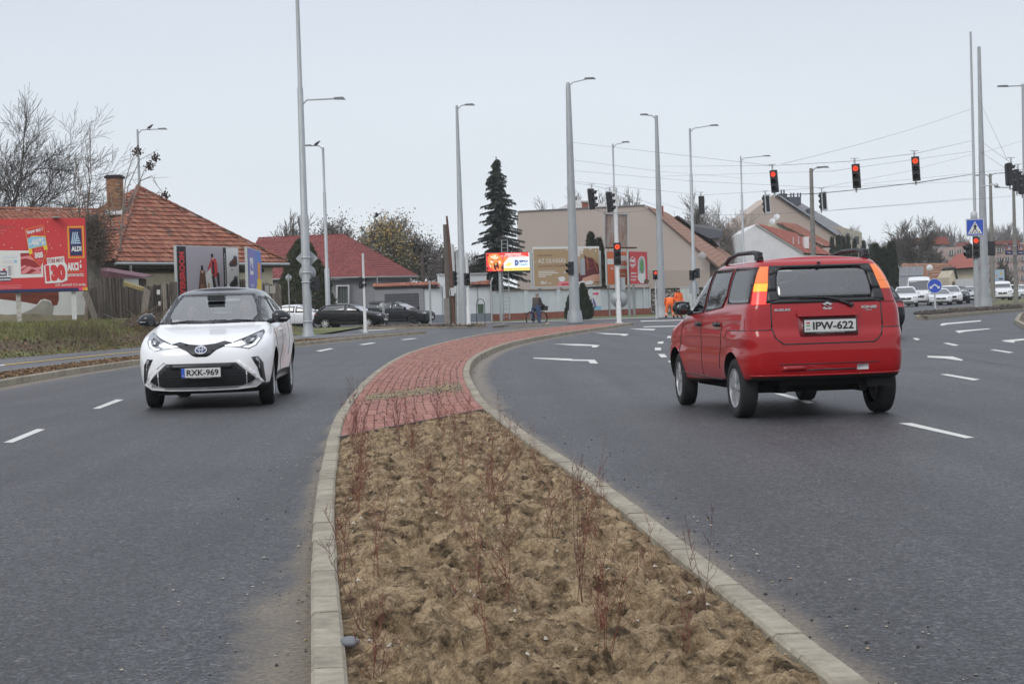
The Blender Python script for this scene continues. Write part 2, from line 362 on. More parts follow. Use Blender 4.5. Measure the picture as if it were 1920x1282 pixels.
mx = t.nodes.new('ShaderNodeMix'); mx.data_type = 'RGBA'; mx.blend_type = 'MULTIPLY'; mx.inputs[0].default_value = 1; t.links.new(base, mx.inputs[6]); t.links.new(fine, mx.inputs[7]); t.links.new(mx.outputs[2], B.inputs['Base Color'])
bp = t.nodes.new('ShaderNodeBump'); bp.inputs['Strength'].default_value = 1.; bp.inputs['Distance'].default_value = .022; t.links.new(_n(30, 8, .72), bp.inputs['Height']); t.links.new(bp.outputs[0], B.inputs['Normal'])
sb = MB(); sb.add(vs, fs, ms, True); soil = sb.build('soil_bed', kind='stuff', parent=med)
# fill under bricks
vs = []; fs = []; yy = np.concatenate([np.arange(14.6, 80.4, .6)]);
for y in yy:
    yl_, yr_ = max(y, 14.75), max(y, 18.1); vs += [(LOUT(yl_)+.03, yl_, KH-.014), (ROUT(yr_)-.03 if ROUT(yr_)-LOUT(yr_) > .1 else LOUT(yr_)+.1, yr_, KH-.014)]
b = MB(); b.add([v for v in vs], [(2*i, 2*i+1, 2*i+3, 2*i+2) for i in range(len(yy)-1)]); b.build('mortar_bed', mat('joint_sand', (.17, .105, .085), .95, var=.3, scale=30), med)
# kerb stones
def kerb_line(pts, sidev, parent, nmax, step=.33, name='kerb_stone', w=KW, h=KH, near=None, gap=.006, mats=(M_CONC, M_CONC2)):
    """pts: dense polyline (outer edge); stones laid inward by sidev*w"""
    L = [0]
    for i in range(1, len(pts)): L.append(L[-1]+(Vector(pts[i])-Vector(pts[i-1])).length)
    def at(s):
        x = float(np.interp(s, L, [p[0] for p in pts])); y = float(np.interp(s, L, [p[1] for p in pts])); return Vector((x, y, 0))
    n = int(L[-1]/step); rest = MB(); cnt = 0
    for i in range(n):
        a, b2 = at(i*step+gap/2), at((i+1)*step-gap/2); t = (b2-a).normalized(); nrm = Vector((-t.y, t.x, 0))*sidev
        ta = (at(i*step+.05)-at(i*step-.05)).normalized(); tb = (at((i+1)*step+.05)-at((i+1)*step-.05)).normalized()
        na = Vector((-ta.y, ta.x, 0))*sidev; nb = Vector((-tb.y, tb.x, 0))*sidev; c = .012; dz = random.uniform(-.003, .003); j = random.uniform(-.003, .003)
        a = a+nrm*j; b2 = b2+nrm*j
        base = []
        for p, q in ((a, na), (b2, nb)):
            base.append([p+Vector((0, 0, -.05)), p+Vector((0, 0, h-c+dz)), p+q*c+Vector((0, 0, h+dz)), p+q*(w-c)+Vector((0, 0, h+dz)), p+q*w+Vector((0, 0, h-c+dz)), p+q*w+Vector((0, 0, -.05))])
        v = base[0]+base[1]; f = [(k, k+1, k+7, k+6) for k in range(5)]+[(5, 4, 3, 2, 1, 0), (6, 7, 8, 9, 10, 11)]
        if sidev < 0: pass
        m = random.choice(mats)
        if cnt < nmax and (near is None or near(a)):
            q = MB(); q.add(v, f, m); q.build(name, None, parent); cnt += 1
        else: rest.add(v, f, m)
    if rest.f: rest.build(name+'_row', None, parent, kind='stuff')
ln = [(LOUT(y), y) for y in np.arange(2, 80.6, .5)]; rn = [(ROUT(y), y) for y in np.arange(2, 79.2, .5)]
tip = [(5.55, 80.2), (5.75, 80.8), (5.5, 81.2), (5.0, 81.0)]
kerb_line(ln, -1, med, 140); kerb_line(rn+tip, 1, med, 140)
# red bricks
bm_ = [mat('red_brick%d' % i, c, .85, var=.22, scale=25, bump=.4, bscale=150) for i, c in enumerate([(.31, .135, .105), (.35, .155, .12), (.27, .115, .09), (.36, .175, .14)])]
cnt = 0; rest = MB(); S0 = 14.5; r = 0; bcache = {}
while True:
    y0 = S0+r*.2; r += 1
    if y0 > 80: break
    for c in range(22):
        # columns follow the median: measured from its right edge
        yo = y0+(.1 if c % 2 else 0)
        if yo > 79.6: continue
        wdt = ROUT(yo)-LOUT(yo)-2*KW; ncol = max(1, round(wdt/.1)); cw = wdt/ncol
        if c >= ncol: continue
        def X(yv, cc): return ROUT(yv)-KW-(ROUT(yv)-LOUT(yv)-2*KW)/ncol*cc
        g_ = .0035; ya, yb = yo+g_, yo+.2-g_; dz = random.uniform(-.003, .0025)
        x0a, x1a, x0b, x1b = X(ya, c+1)+g_, X(ya, c)-g_, X(yb, c+1)+g_, X(yb, c)-g_
        if ya < brick_edge_y((x0a+x1a)/2)-.02: continue
        z0, z1 = KH-.05, KH+dz; ch = .006
        v = [(x0a, ya, z0), (x1a, ya, z0), (x1b, yb, z0), (x0b, yb, z0), (x0a, ya, z1-ch), (x1a, ya, z1-ch), (x1b, yb, z1-ch), (x0b, yb, z1-ch), (x0a+ch, ya+ch, z1), (x1a-ch, ya+ch, z1), (x1b-ch, yb-ch, z1), (x0b+ch, yb-ch, z1)]
        f = [(0, 1, 5, 4), (1, 2, 6, 5), (2, 3, 7, 6), (3, 0, 4, 7), (4, 5, 9, 8), (5, 6, 10, 9), (6, 7, 11, 10), (7, 4, 8, 11), (8, 9, 10, 11)]
        m = random.choice(bm_)
        if cnt < 300 and yo < 19: q = MB(); q.add(v, f, m); q.build('brick', None, med); cnt += 1
        else: rest.add(v, f, m)
rest.build('brick_paving', None, med, kind='stuff')
# timber/concrete edging between soil and bricks
q = MB(); a = Vector((-1.50, 14.74, KH-.03)); bb = Vector((-.33, 17.97, KH-.03)); d = (bb-a); q.box((a+bb)/2, (d.length, .03, .07), rz=atan2(d.y, d.x)); q.build('edging_strip', mat('edging', (.12, .10, .085), .9), med)
# sand drifts lying on the bricks, and loose stones
def pebbles(name, n, fn, mats, smin, smax, parent=None, label=None):
    b = MB()
    for _ in range(n):
        p = fn();
        if p is None: continue
        s = random.uniform(smin, smax)*(random.random()**2*1.2+.5); R = Matrix.Rotation(random.random()*6, 3, 'Z'); vs = []
        for sx_, sy_, sz_ in ((1, 0, 0), (-1, 0, 0), (0, 1, 0), (0, -1, 0), (0, 0, .8), (0, 0, -.5)):
            vs.append(Vector(p)+R@Vector((sx_*s*random.uniform(.6, 1.2), sy_*s*random.uniform(.6, 1.2), sz_*s*.8))+Vector((0, 0, s*.3)))
        b.add(vs, [(0, 2, 4), (2, 1, 4), (1, 3, 4), (3, 0, 4), (2, 0, 5), (1, 2, 5), (3, 1, 5), (0, 3, 5)], random.choice(mats))
    return b.build(name, None, parent, kind='stuff')
mp1 = mat('stone_grey', (.16, .15, .14), .8, var=.2); mp2 = mat('stone_pale', (.42, .38, .32), .8, var=.2); mp3 = mat('crumb_dark', (.045, .042, .04), .9, var=.3); mp4 = mat('sand_crumb', (.32, .25, .15), .95, var=.2)
def near_r():
    y = 4+random.random()**1.4*60; d = random.random()**2.2*(.5+.012*y); return (ROUT(y)+.02+d, y, .0)
def near_l():
    y = 4.5+random.random()**1.3*25; d = random.random()**2.5*.7; return (LOUT(y)-.02-d, y, .0)
pebbles('loose_grit', 3200, near_r, [mp1, mp2, mp3, mp3, mp4], .0015, .008)
pebbles('loose_grit', 1300, near_l, [mp1, mp2, mp3, mp4], .0015, .007)
def on_bed():
    y = 4+random.random()**1.2*13; u = random.uniform(.05, .95); x = LOUT(y)+KW+u*(ROUT(y)-LOUT(y)-2*KW)
    if y > brick_edge_y(x)-.1: return None
    return (x, y, KH-.025+soil_h(x, y)-.002)
pebbles('soil_crumbs', 8000, on_bed, [mp4, mp4, mat('soil_crumb_dark', (.10, .07, .042), .95, var=.3), mp2], .003, .012)
def clod_bed():
    p = on_bed()
    return p if p and noise.noise(Vector((p[0]*3, p[1]*3, 5))) > -.1 else None
pebbles('soil_clods', 3500, clod_bed, [mat('clod_dark', (.115, .083, .052), .95, var=.4, scale=30), mat('clod_mid', (.21, .155, .095), .95, var=.3, scale=30), mat('clod_light', (.30, .225, .14), .95, var=.3, scale=30)], .004, .012)
def on_brick():
    if random.random() < .62:
        t_ = random.gauss(0, 1); u = random.uniform(.08, .95); y = 20.6+u*2.6+random.gauss(0, .28+.5*u); x = LOUT(y)+KW+u*(ROUT(y)-LOUT(y)-2*KW)
    else:
        y = 19+random.random()*50; u = random.uniform(.05, .95); x = LOUT(y)+KW+u*(ROUT(y)-LOUT(y)-2*KW)
    return (x, y, KH)
pebbles('sand_drift', 7000, on_brick, [mp4, mp4, mp4, mp1, mp3], .004, .014)
def on_brick2():
    y = 15.5+random.random()**.8*55; u = random.uniform(.03, .97); x = LOUT(y)+KW+u*(ROUT(y)-LOUT(y)-2*KW)
    return (x, y, KH) if y > brick_edge_y(x) else None
pebbles('paving_crumbs', 3000, on_brick2, [mp3, mp1, mp4, mp4], .004, .012)
# one flat grey stone at the lower left of the bed
q = MB(); p = G(655, 1200, KH); q.sphere((p.x, p.y, KH-.005), (.035, .05, .018), None, 9, 6); setp(q.build('flat_stone', mat('slate_stone', (.14, .14, .15), .6, var=.3, scale=20)), 'flat grey stone half sunk in the soil by the left kerb', 'stone')
# ------------------------------------------------------------------ twiggy seedlings
tw = [mat('twig_red%d' % i, c, .6, var=.2, scale=20) for i, c in enumerate([(.17, .045, .032), (.13, .045, .035), (.21, .075, .045)])]
def twig_mesh(seed):
    rn_ = random.Random(seed); b = MB(); m = tw[seed % 3]
    for s in range(rn_.randint(3, 6)):
        a = rn_.random()*6.28; h = rn_.uniform(.22, .50); sp = rn_.uniform(.02, .16)
        pts = []; o = Vector((rn_.gauss(0, .012), rn_.gauss(0, .012), 0)); wv = rn_.random()*6
        for k in range(7):
            t_ = k/6; pts.append(o+Vector((cos(a)*sp*t_**1.3+.009*sin(wv+5*t_), sin(a)*sp*t_**1.3+.009*cos(wv+4*t_), h*t_)))
        b.tube(pts, [.0015*(1-.72*k/6) for k in range(7)], 3, m, False)
        for q_ in range(rn_.randint(6, 12)):
            t_ = rn_.uniform(.15, .95); i = int(t_*6); p = pts[i].lerp(pts[min(i+1, 6)], t_*6-i); aa = rn_.random()*6.28; l = rn_.uniform(.03, .13)*(1.1-t_*.6)
            e1 = p+Vector((cos(aa)*l*.55, sin(aa)*l*.55, l*.75)); b.tube([p, p.lerp(e1, .5)+Vector((cos(aa), sin(aa), -.3))*l*.08, e1], [.0011, .0009, .0006], 3, m, False)
            for _ in range(2):
                e2 = p.lerp(e1, rn_.uniform(.3, 1)); b.sphere(e2, .0017, m, 4, 3)
    return b
tproto = [twig_mesh(i).build('bare_seedling', None) for i in range(6)]
spots = [(735, 800, .30), (800, 800, .3), (880, 800, .4), (690, 858, .25), (760, 850, .3)]
twr = random.Random(5); pl = []
rows = [(.10, 0), (.36, .2), (.60, .1), (.86, .25)]
for u0, off in rows:
    y = 5.2+off
    while y < 16.8:
        u = u0+twr.gauss(0, .03); x = LOUT(y)+KW+u*(ROUT(y)-LOUT(y)-2*KW)
        if y < brick_edge_y(x)-.12: pl.append((x, y, u0))
        y += twr.uniform(.55, .95)
nm = {.10: 'thin red-stemmed leafless seedling in the row beside the left kerb', .36: 'thin red-stemmed leafless seedling in the second row from the left kerb', .60: 'thin red-stemmed leafless seedling in the second row from the right kerb', .86: 'thin red-stemmed leafless seedling in the row beside the right kerb'}
for i, (x, y, u0) in enumerate(pl):
    o = tproto[i] if i < 6 else tproto[i % 6].copy()
    if i >= 6: C.objects.link(o)
    o.location = (x, y, KH-.03+soil_h(x, y)); o.rotation_euler = (twr.gauss(0, .07), twr.gauss(0, .07), twr.random()*6.28); s = twr.uniform(.75, 1.2)*(1 if u0 < .8 else .8); o.scale = (s, s, s)
    setp(o, nm[u0], 'seedling', 'bare seedlings planted in the %s row of the soil bed' % {.10: 'left', .36: 'second', .60: 'third', .86: 'right'}[u0])
# ------------------------------------------------------------------ left pavement, cycle path, bank
sw = bpy.data.objects.new('left_pavement', None); C.objects.link(sw); sw['kind'] = 'structure'
lk = [(LK(y), y) for y in np.arange(4, 74.2, .7)]
def band(o0, o1, z0, z1, m, name, ya=4, yb=74, dy=1., kind=None, parent=sw):
    yy = list(np.arange(ya, yb+.01, dy)); v = []
    for y in yy: v += [(LK(y)-o0, y, z0), (LK(y)-o1, y, z1)]
    b = MB(); b.add(v, [(2*i+1, 2*i, 2*i+2, 2*i+3) for i in range(len(yy)-1)]); return b.build(name, m, parent, kind=kind)
kerb_line(lk, 1, sw, 120, step=.55, near=lambda a: a.y > 24, w=.14)
band(.13, 1.05, .11, .115, M_SOILD, 'leaf_litter_strip'); band(1.03, 5.6, .118, .10, M_PATH, 'cycle_path'); band(2.72, 2.90, .1225, .1225, M_YEL, 'yellow_line', yb=60)
band(3.0, 3.2, .1225, .1225, M_YEL, 'yellow_line', ya=60.2, yb=68)
kerb_line([(LK(y)-1.05, y) for y in np.arange(20, 62, .7)], 1, sw, 70, step=1.0, name='edge_stone', w=.05, h=.135)
q = MB(); mark([(0, 684), (9, 683), (9, 685), (0, 686)], b=q, z=.124); q.build('path_marking', M_WHITE, sw)
def bank_z(off, y):
    t_ = max(0, (off-5.5)); n_ = noise.fractal(Vector((off*.7, y*.35, 0)), 1, 2, 4)
    e_ = min(1, t_/1.15); s = e_*e_*(3-2*e_)
    fade = 1-max(0, min(1, (y-72)/14)); near_ = .75+.25*min(1, max(0, (y-20)/30))
    return .09+(.45*s+.42*min(1, max(0, t_-.6)/2.6))*fade*near_+n_*.07*min(1, t_*1.5)*fade
# litter crumbs on strip
lm = [mat('leaf_brown%d' % i, c, .9, var=.3) for i, c in enumerate([(.19, .11, .055), (.13, .08, .045), (.26, .17, .09)])]
def leaves(name, n, fn, s0, s1, ms_, parent=None, flat=.5):
    b = MB()
    for _ in range(n):
        p = fn()
        if p is None: continue
        p = Vector(p); a = Vector((random.gauss(0, 1), random.gauss(0, 1), random.gauss(0, flat))).normalized(); c = Vector((random.gauss(0, 1), random.gauss(0, 1), random.gauss(0, flat))).normalized(); s = random.uniform(s0, s1)
        b.add([p-a*s, p+c*s*.6, p+a*s, p-c*s*.6], [(0, 1, 2, 3)], random.choice(ms_))
    return b.build(name, None, parent, kind='stuff')
def litter():
    y = 26+random.random()*36; return (LK(y)-.16-random.random()*.95, y, .125+random.random()*.02)
leaves('bank_litter', 5000, lambda: (lambda y, o_: (LK(y)-o_, y, bank_z(o_, y)+.01))(44+random.random()*30, 5.5+random.random()*1.1), .02, .07, lm+[M_SOILD], sw)
leaves('leaf_litter', 9000, litter, .015, .05, lm, sw)
# bank terrain
vs = []; fs = []; offs = list(np.arange(5.4, 12, .14))+list(np.arange(12, 60, 3)); ybs = list(np.arange(20, 100, .4))
for y in ybs:
    for o_ in offs: vs.append((LK(min(y, 76))-o_, y, bank_z(o_, y)))
no = len(offs)
for j in range(len(ybs)-1):
    for i in range(no-1): a = j*no+i; fs.append((a+1, a, a+no, a+no+1))
M_BANK = bpy.data.materials.new('bank_turf'); M_BANK.use_nodes = True; t = M_BANK.node_tree; B = t.nodes['Principled BSDF']; B.inputs['Roughness'].default_value = .95; co = t.nodes.new('ShaderNodeTexCoord')
ge = t.nodes.new('ShaderNodeNewGeometry'); sz = t.nodes.new('ShaderNodeSeparateXYZ'); t.links.new(ge.outputs['True Normal'], sz.inputs[0])
gr = _rmp(_n(1.1, 7, .7), (.36, (.14, .105, .06)), (.48, (.13, .145, .045)), (.64, (.19, .22, .07))); ea = _rmp(_n(9, 6), (.3, (.05, .034, .024)), (.7, (.21, .145, .095)))
mr = t.nodes.new('ShaderNodeMapRange'); mr.inputs[1].default_value = .80; mr.inputs[2].default_value = .93; t.links.new(sz.outputs[2], mr.inputs[0]); mx = t.nodes.new('ShaderNodeMix'); mx.data_type = 'RGBA'; t.links.new(mr.outputs[0], mx.inputs[0]); t.links.new(ea, mx.inputs[6]); t.links.new(gr, mx.inputs[7]); t.links.new(mx.outputs[2], B.inputs['Base Color'])
bp = t.nodes.new('ShaderNodeBump'); bp.inputs['Strength'].default_value = 1; bp.inputs['Distance'].default_value = .05; t.links.new(_n(14, 5), bp.inputs['Height']); t.links.new(bp.outputs[0], B.inputs['Normal'])
b = MB(); b.add(vs, fs, M_BANK, True); b.build('grass_bank', kind='structure')
gm = [mat('blade%d' % i, c, .8, var=.2) for i, c in enumerate([(.15, .19, .045), (.20, .21, .07), (.25, .21, .10), (.13, .095, .06)])]
def grass(name, n, fn, h0, h1, ms_, w=.012, lean=.35):
    b = MB()
    for _ in range(n):
        p = fn()
        if p is None: continue
        p = Vector(p); a = random.random()*6.28; h = random.uniform(h0, h1); l = Vector((random.gauss(0, lean), random.gauss(0, lean), 1)).normalized()*h; s = Vector((cos(a), sin(a), 0))*w
        b.add([p-s, p+s, p+l*.6+s*.7, p+l+Vector((l.x, l.y, 0))*.4, p+l*.6-s*.7], [(0, 1, 2, 3, 4)], random.choice(ms_))
    return b.build(name, None, kind='stuff')
def gb():
    y = 44+random.random()*32; o_ = 5.6+random.random()**1.1*4.2; k = noise.noise(Vector((o_*.8, y*.4, 3)))
    if 5.55 < o_ < 6.45 and random.random() < .86: return None
    return (LK(y)-o_, y, bank_z(o_, y)-.01)
grass('bank_grass', 26000, gb, .05, .17, gm)
def weeds():
    c = random.choice([(53.2, 6.4), (54.4, 6.5), (55.5, 6.4), (57, 6.6), (56, 6.2), (58, 6.9)]); y = c[0]+random.gauss(0, .8); o_ = c[1]+random.gauss(0, .35); return (LK(y)-o_, y, bank_z(o_, y))
grass('tall_weeds', 1100, weeds, .12, .5, [gm[3], gm[3], mat('weed_stalk', (.10, .08, .05), .9), gm[1]], w=.006, lean=.25)

# tar seams and hairline cracks
def crack(pts, w):
    ps = [G(*p, .003) for p in pts]; q = MB(); n_ = 14; L_p = []
    for i in range(len(ps)-1):
        for k in range(n_): t_ = k/n_; p = ps[i].lerp(ps[i+1], t_); L_p.append(p+Vector((noise.noise(p*.9)*.05, noise.noise(p*1.3+Vector((4, 0, 0)))*.10, 0)))
    L_p.append(ps[-1]); v = []
    for i, p in enumerate(L_p):
        d = (L_p[min(i+1, len(L_p)-1)]-L_p[max(i-1, 0)]).normalized(); nn = Vector((-d.y, d.x, 0))*w*(.5+.5*abs(noise.noise(p*2))); v += [p-nn, p+nn]
    q.add(v, [(2*i, 2*i+2, 2*i+3, 2*i+1) for i in range(len(L_p)-1)]); q.build('road_crack', mat('tar_seam', (.018, .018, .020), .6, var=.1), ro)
crack([(1003, 660), (1130, 661), (1262, 659)], .022); crack([(1170, 656), (1262, 657)], .015); crack([(1700, 634), (1780, 633)], .03); crack([(548, 662), (600, 658), (700, 648)], .02); crack([(1705, 655), (1920, 690)], .012)
# ================================================================== BUILDINGS
TERR = [mat('clay_tile%d' % i, c, .85, var=.3, scale=6, detail=8) for i, c in enumerate([(.31, .115, .068), (.27, .098, .06), (.225, .085, .056), (.34, .145, .09), (.18, .082, .058)])]
TDARK = [mat('clay_tile_dirty', (.13, .08, .05), .9, var=.4, scale=4)]
BROWN = [mat('brown_tile%d' % i, c, .85, var=.2, scale=6) for i, c in enumerate([(.30, .17, .12), (.33, .19, .135), (.27, .15, .11)])]
RED = [mat('red_shingle%d' % i, c, .85, var=.2, scale=6) for i, c in enumerate([(.20, .047, .043), (.175, .042, .039), (.225, .056, .05)])]
BRICKT = [mat('brick_red_tile%d' % i, c, .85, var=.2) for i, c in enumerate([(.28, .08, .055), (.33, .10, .07)])]
def tiles(parent, a, b, c, d, tw, ch, mats, th=.03, gap=.01, rough=.012, dirty=0., name='roof_tiles', seed=1):
    """a,b: eave left,right; d,c: ridge left,right. Overlapping courses of single tiles."""
    rn = random.Random(seed); a, b, c, d = map(Vector, (a, b, c, d)); nrm = (b-a).cross(d-a)
    if nrm.length < 1e-6: nrm = (b-a).cross(c-a)
    nrm.normalize(); nrm = nrm if nrm.z > 0 else -nrm
    hgt = max((d-a).length, (c-b).length); n = max(1, int(hgt/ch)); o = MB(); e = (b-a).normalized()
    # perpendicular slope length
    mid = ((d-a)-e*(d-a).dot(e)); n = max(1, int(mid.length/ch)); up = mid.normalized()
    for r in range(n):
        v0 = r/n; v1 = min(1, (r+1.12)/n); l = a.lerp(d, v0); rr = b.lerp(c, v0); w = (rr-l).length; off = 0.
        s0 = (l-a).dot(e); s1 = (rr-a).dot(e); k0 = int(math.floor((s0-off)/tw)); k1 = int(math.ceil((s1-off)/tw))
        l2, r2 = a.lerp(d, v1), b.lerp(c, v1); q0, q1 = (l2-a).dot(e), (r2-a).dot(e)
        def BP(A_, B_, a0, a1, x): return A_.lerp(B_, min(1., max(0., (x-a0)/(a1-a0)))) if a1-a0 > 1e-4 else A_.copy()
        sag = .03*sin(r*1.7)+noise.noise(Vector((r*.9, 0, seed)))*.02
        for k in range(k0, k1):
            x0 = max(s0, off+k*tw+gap/2); x1 = min(s1, off+(k+1)*tw-gap/2)
            if x1-x0 < tw*.12: continue
            z = rn.gauss(0, rough)+noise.noise(Vector((k*.3, r*.3, seed)))*rough; nb_ = nrm*(z+th); nt_ = nrm*(z*.5)
            p0, p1, p2, p3 = BP(l, rr, s0, s1, x0)+nb_, BP(l, rr, s0, s1, x1)+nb_, BP(l2, r2, q0, q1, x1)+nt_, BP(l2, r2, q0, q1, x0)+nt_; m0, m1 = (p0+p1)/2+nrm*tw*.10, (p2+p3)/2+nrm*tw*.10
            t_ = -nrm*th*1.2
            dk = dirty and noise.noise(Vector((k*.25, r*.25, seed+4)))+rn.gauss(0, .25) > 1-dirty
            o.add([p0, m0, p1, p2, m1, p3, p0+t_, m0+t_, p1+t_], [(0, 1, 4, 5), (1, 2, 3, 4), (6, 7, 1, 0), (7, 8, 2, 1)], TDARK[0] if dk else rn.choice(mats))
    dn = nrm*-.16; q = MB(); q.add([a+dn, b+dn, c+dn, d+dn], [(0, 1, 2, 3)] if (c-d).length > .01 else [(0, 1, 2)]); q.build('roof_deck', M_DECK, parent)
    return o.build(name, None, parent, kind='stuff')
M_DECK = mat('roof_deck', (.05, .03, .025), .9, var=.2)
def ridge(parent, p, q, mats, r=.11, step=.4, name='ridge_tile'):
    p, q = Vector(p), Vector(q); n = max(1, int((q-p).length/step)); d = (q-p)/n; b = MB()
    for i in range(n):
        a = p+d*i; s = a+d*1.08; dr = d.normalized(); w = dr.cross(Vector((0, 0, 1))).normalized(); up = w.cross(dr).normalized(); up = up if up.z > 0 else -up; vs = []
        for e_, rr in ((a, r*1.1), (s, r*.9)):
            for k in range(6): an = pi*k/5; vs.append(e_+w*cos(an)*rr+up*(sin(an)*rr*.9+random.gauss(0, .004)))
        b.add(vs, [(k, k+1, k+7, k+6) for k in range(5)], random.choice(mats))
    return b.build(name+'s', None, parent, kind='stuff')
def wallp(name, pts, depth, m, parent, **k):
    """upright wall through picture points (px,py,d), thickness away from the lens"""
    my = max(p[1] for p in pts); b = MB(); ps = [P(*p) for p in pts]
    if ('wall' in name or 'block' in name) and my >= 510:
        for p, v in zip(pts, ps):
            if p[1] >= my-6: v.z = -.05
    b.prism(ps, (0, depth, 0)); return b.build(name, m, parent, **k)
M_PLW = mat('plaster_white', (.70, .70, .69), .9, var=.07, scale=1.2, bump=.2, detail=8)
M_PLC = mat('plaster_cream', (.58, .52, .39), .9, var=.12, scale=1.5, bump=.2)
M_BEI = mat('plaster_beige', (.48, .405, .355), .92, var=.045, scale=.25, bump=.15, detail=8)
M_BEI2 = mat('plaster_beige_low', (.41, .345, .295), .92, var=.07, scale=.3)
M_GREYH = mat('plaster_grey', (.27, .27, .285), .9, var=.08, scale=.8)
M_BLUW = mat('wall_pale_blue', (.66, .685, .70), .9, var=.07, scale=.9, detail=8)
M_WGR = mat('wall_grey_base', (.20, .22, .25), .9, var=.1)
M_BRB = mat('brick_base', (.30, .10, .065), .9, var=.25, scale=5)
M_DK = mat('dark_gap', (.018, .018, .02), .8, var=.2)
M_WIN = mat('window_dark', (.03, .035, .04), .12, var=.3, scale=2, spec=.8)
M_WHP = mat('frame_white', (.6, .6, .58), .6, var=.08)
M_STEEL = mat('galvanised', (.40, .42, .43), .5, metal=.35, var=.12, scale=3, detail=7, streak=(3, 3, .6))
M_STEELP = mat('galvanised_pale', (.55, .56, .56), .5, metal=.2, var=.08, scale=4)
M_WOOD = mat('weathered_wood', (.125, .105, .09), .9, var=.4, scale=5, bump=.5, streak=(8, 8, .7), detail=8)
M_WOOD2 = mat('weathered_wood_pale', (.24, .205, .175), .9, var=.35, scale=5, bump=.5, streak=(8, 8, .7), detail=8)
M_WOOD3 = mat('weathered_wood_dark', (.085, .07, .06), .9, var=.4, scale=5, bump=.5, streak=(8, 8, .7), detail=8)
M_BLACK = mat('black_plastic', (.016, .017, .019), .5, var=.2)
M_BLK2 = mat('signal_black', (.022, .023, .026), .55, var=.15)
M_RUST = mat('rusty_iron', (.125, .06, .042), .85, var=.4, scale=4, streak=(3, 3, .5), detail=8)
# ---------------------------------------------------------------- tiled house, left
h1 = thing('tiled_house', 'old cottage with mossy orange clay tile hip roof and smoking brick chimney', 'house', (P(375, 560, 82).x, 82, .9)); h1.rotation_euler = (0, 0, 0); hl = Vector(h1.location)
def L_(p): return Vector(p)-hl
A1, B1, AP = P(213, 491, 75), P(539, 492.5, 84.4), P(258, 352, 82.4)
nn = Vector((-(B1-A1).y, (B1-A1).x, 0)).normalized(); D1 = A1+nn*8.2; E1 = B1+nn*8.2
tiles(h1, L_(A1), L_(B1), L_(AP), L_(AP), .235, .315, TERR[:4], th=.05, rough=.009, dirty=.22, seed=3)
tiles(h1, L_(D1), L_(A1), L_(AP), L_(AP), .235, .315, TERR[:4], th=.05, rough=.009, dirty=.3, seed=4)
q = MB(); q.add([L_(B1), L_(E1), L_(AP)], [(0, 1, 2)]); q.add([L_(E1), L_(D1), L_(AP)], [(0, 1, 2)]); q.build('roof_back', TERR[1], h1)
ridge(h1, L_(A1)+Vector((0, 0, .05)), L_(AP)+Vector((0, 0, .05)), TERR); ridge(h1, L_(B1)+Vector((0, 0, .05)), L_(AP)+Vector((0, 0, .05)), TERR[1:3]+TDARK)
q = MB(); ww = .45
c = (A1+B1+D1+E1)/4
def inset(p, k=.5): v = (c-p); v.z = 0; return p+v.normalized()*k
wa, wb, wd, we = inset(A1, .75), inset(B1, .75), inset(D1, .75), inset(E1, .75)
for p, r_, mm in ((wa, wb, M_PLC), (wb, we, M_PLC), (we, wd, M_PLC), (wd, wa, M_PLC)):
    q.add([L_((p.x, p.y, 0)), L_((r_.x, r_.y, 0)), L_((r_.x, r_.y, A1.z-.05)), L_((p.x, p.y, A1.z-.05))], [(0, 1, 2, 3)], mm)
q.build('wall', None, h1)
q = MB()
for p, r_ in ((A1, B1), (D1, A1)):
    d = (r_-p); q.box(L_((p+r_)/2)+Vector((0, 0, -.14)), (d.length, .05, .2), rz=atan2(d.y, d.x))
q.build('fascia_board', M_WOOD3, h1)
q = MB()
dd = (B1-A1); u_ = dd.normalized(); out_ = -nn
q.tube([L_(A1+out_*.1+Vector((0, 0, -.08))), L_(B1+out_*.1+Vector((0, 0, -.08)))], .07, 8); q.build('gutter', M_STEEL, h1)
q = MB(); s_ = A1+u_*.9+out_*.08; q.tube([L_(s_+Vector((0, 0, -.1))), L_(s_+Vector((0, 0, -.4))), L_(s_+u_*1.2+nn*.4+Vector((0, 0, -.95))), L_(s_+u_*1.25+nn*.45+Vector((0, 0, -2.6)))], .06, 8); q.build('downpipe', M_STEELP, h1)
# dark mottled patch, beam and brick patch, window on the front wall
fw = lambda s, z: L_(A1+nn*.53+u_*s+Vector((0, 0, z-A1.z)))
def fbox(s0, s1, z0, z1, m, name, t_=.06, o_=.0):
    q = MB(); ctr = (fw(s0, z0)+fw(s1, z1))/2+out_*o_; q.box(ctr, (s1-s0, t_, z1-z0), rz=atan2(u_.y, u_.x)); return q.build(name, m, h1)
fbox(.3, 10, 3.02, 3.2, M_WOOD3, 'beam', .12, .12)
wn = fbox(1.1, 3.2, 2.05, 2.85, M_WIN, 'window', .05, .03)
for (a_, b_, z0, z1) in ((1.0, 1.1, 1.98, 2.92), (3.2, 3.3, 1.98, 2.92), (1.1, 3.2, 1.98, 2.05), (1.1, 3.2, 2.85, 2.92), (2.1, 2.17, 2.05, 2.85)):
    q = MB(); q.box((fw(a_, z0)+fw(b_, z1))/2+out_*.05, (b_-a_, .07, z1-z0), rz=atan2(u_.y, u_.x)); q.build('window_frame', M_WHP, wn)
fbox(3.6, 4.5, 1.5, 2.75, mat('dark_mottle', (.06, .05, .045), .95, var=.7, scale=2.5, col2=(.45, .41, .32)), 'dark_patch', .01, .012)
for i in range(12):
    for j in range(5):
        z0 = 1.55+i*.075; s0 = 4.55+j*.2+(i % 2)*.1; fbox(s0, s0+.19, z0, z0+.065, random.choice(TERR[:3]+TDARK), 'brick', .1, .03+random.uniform(0, .03))
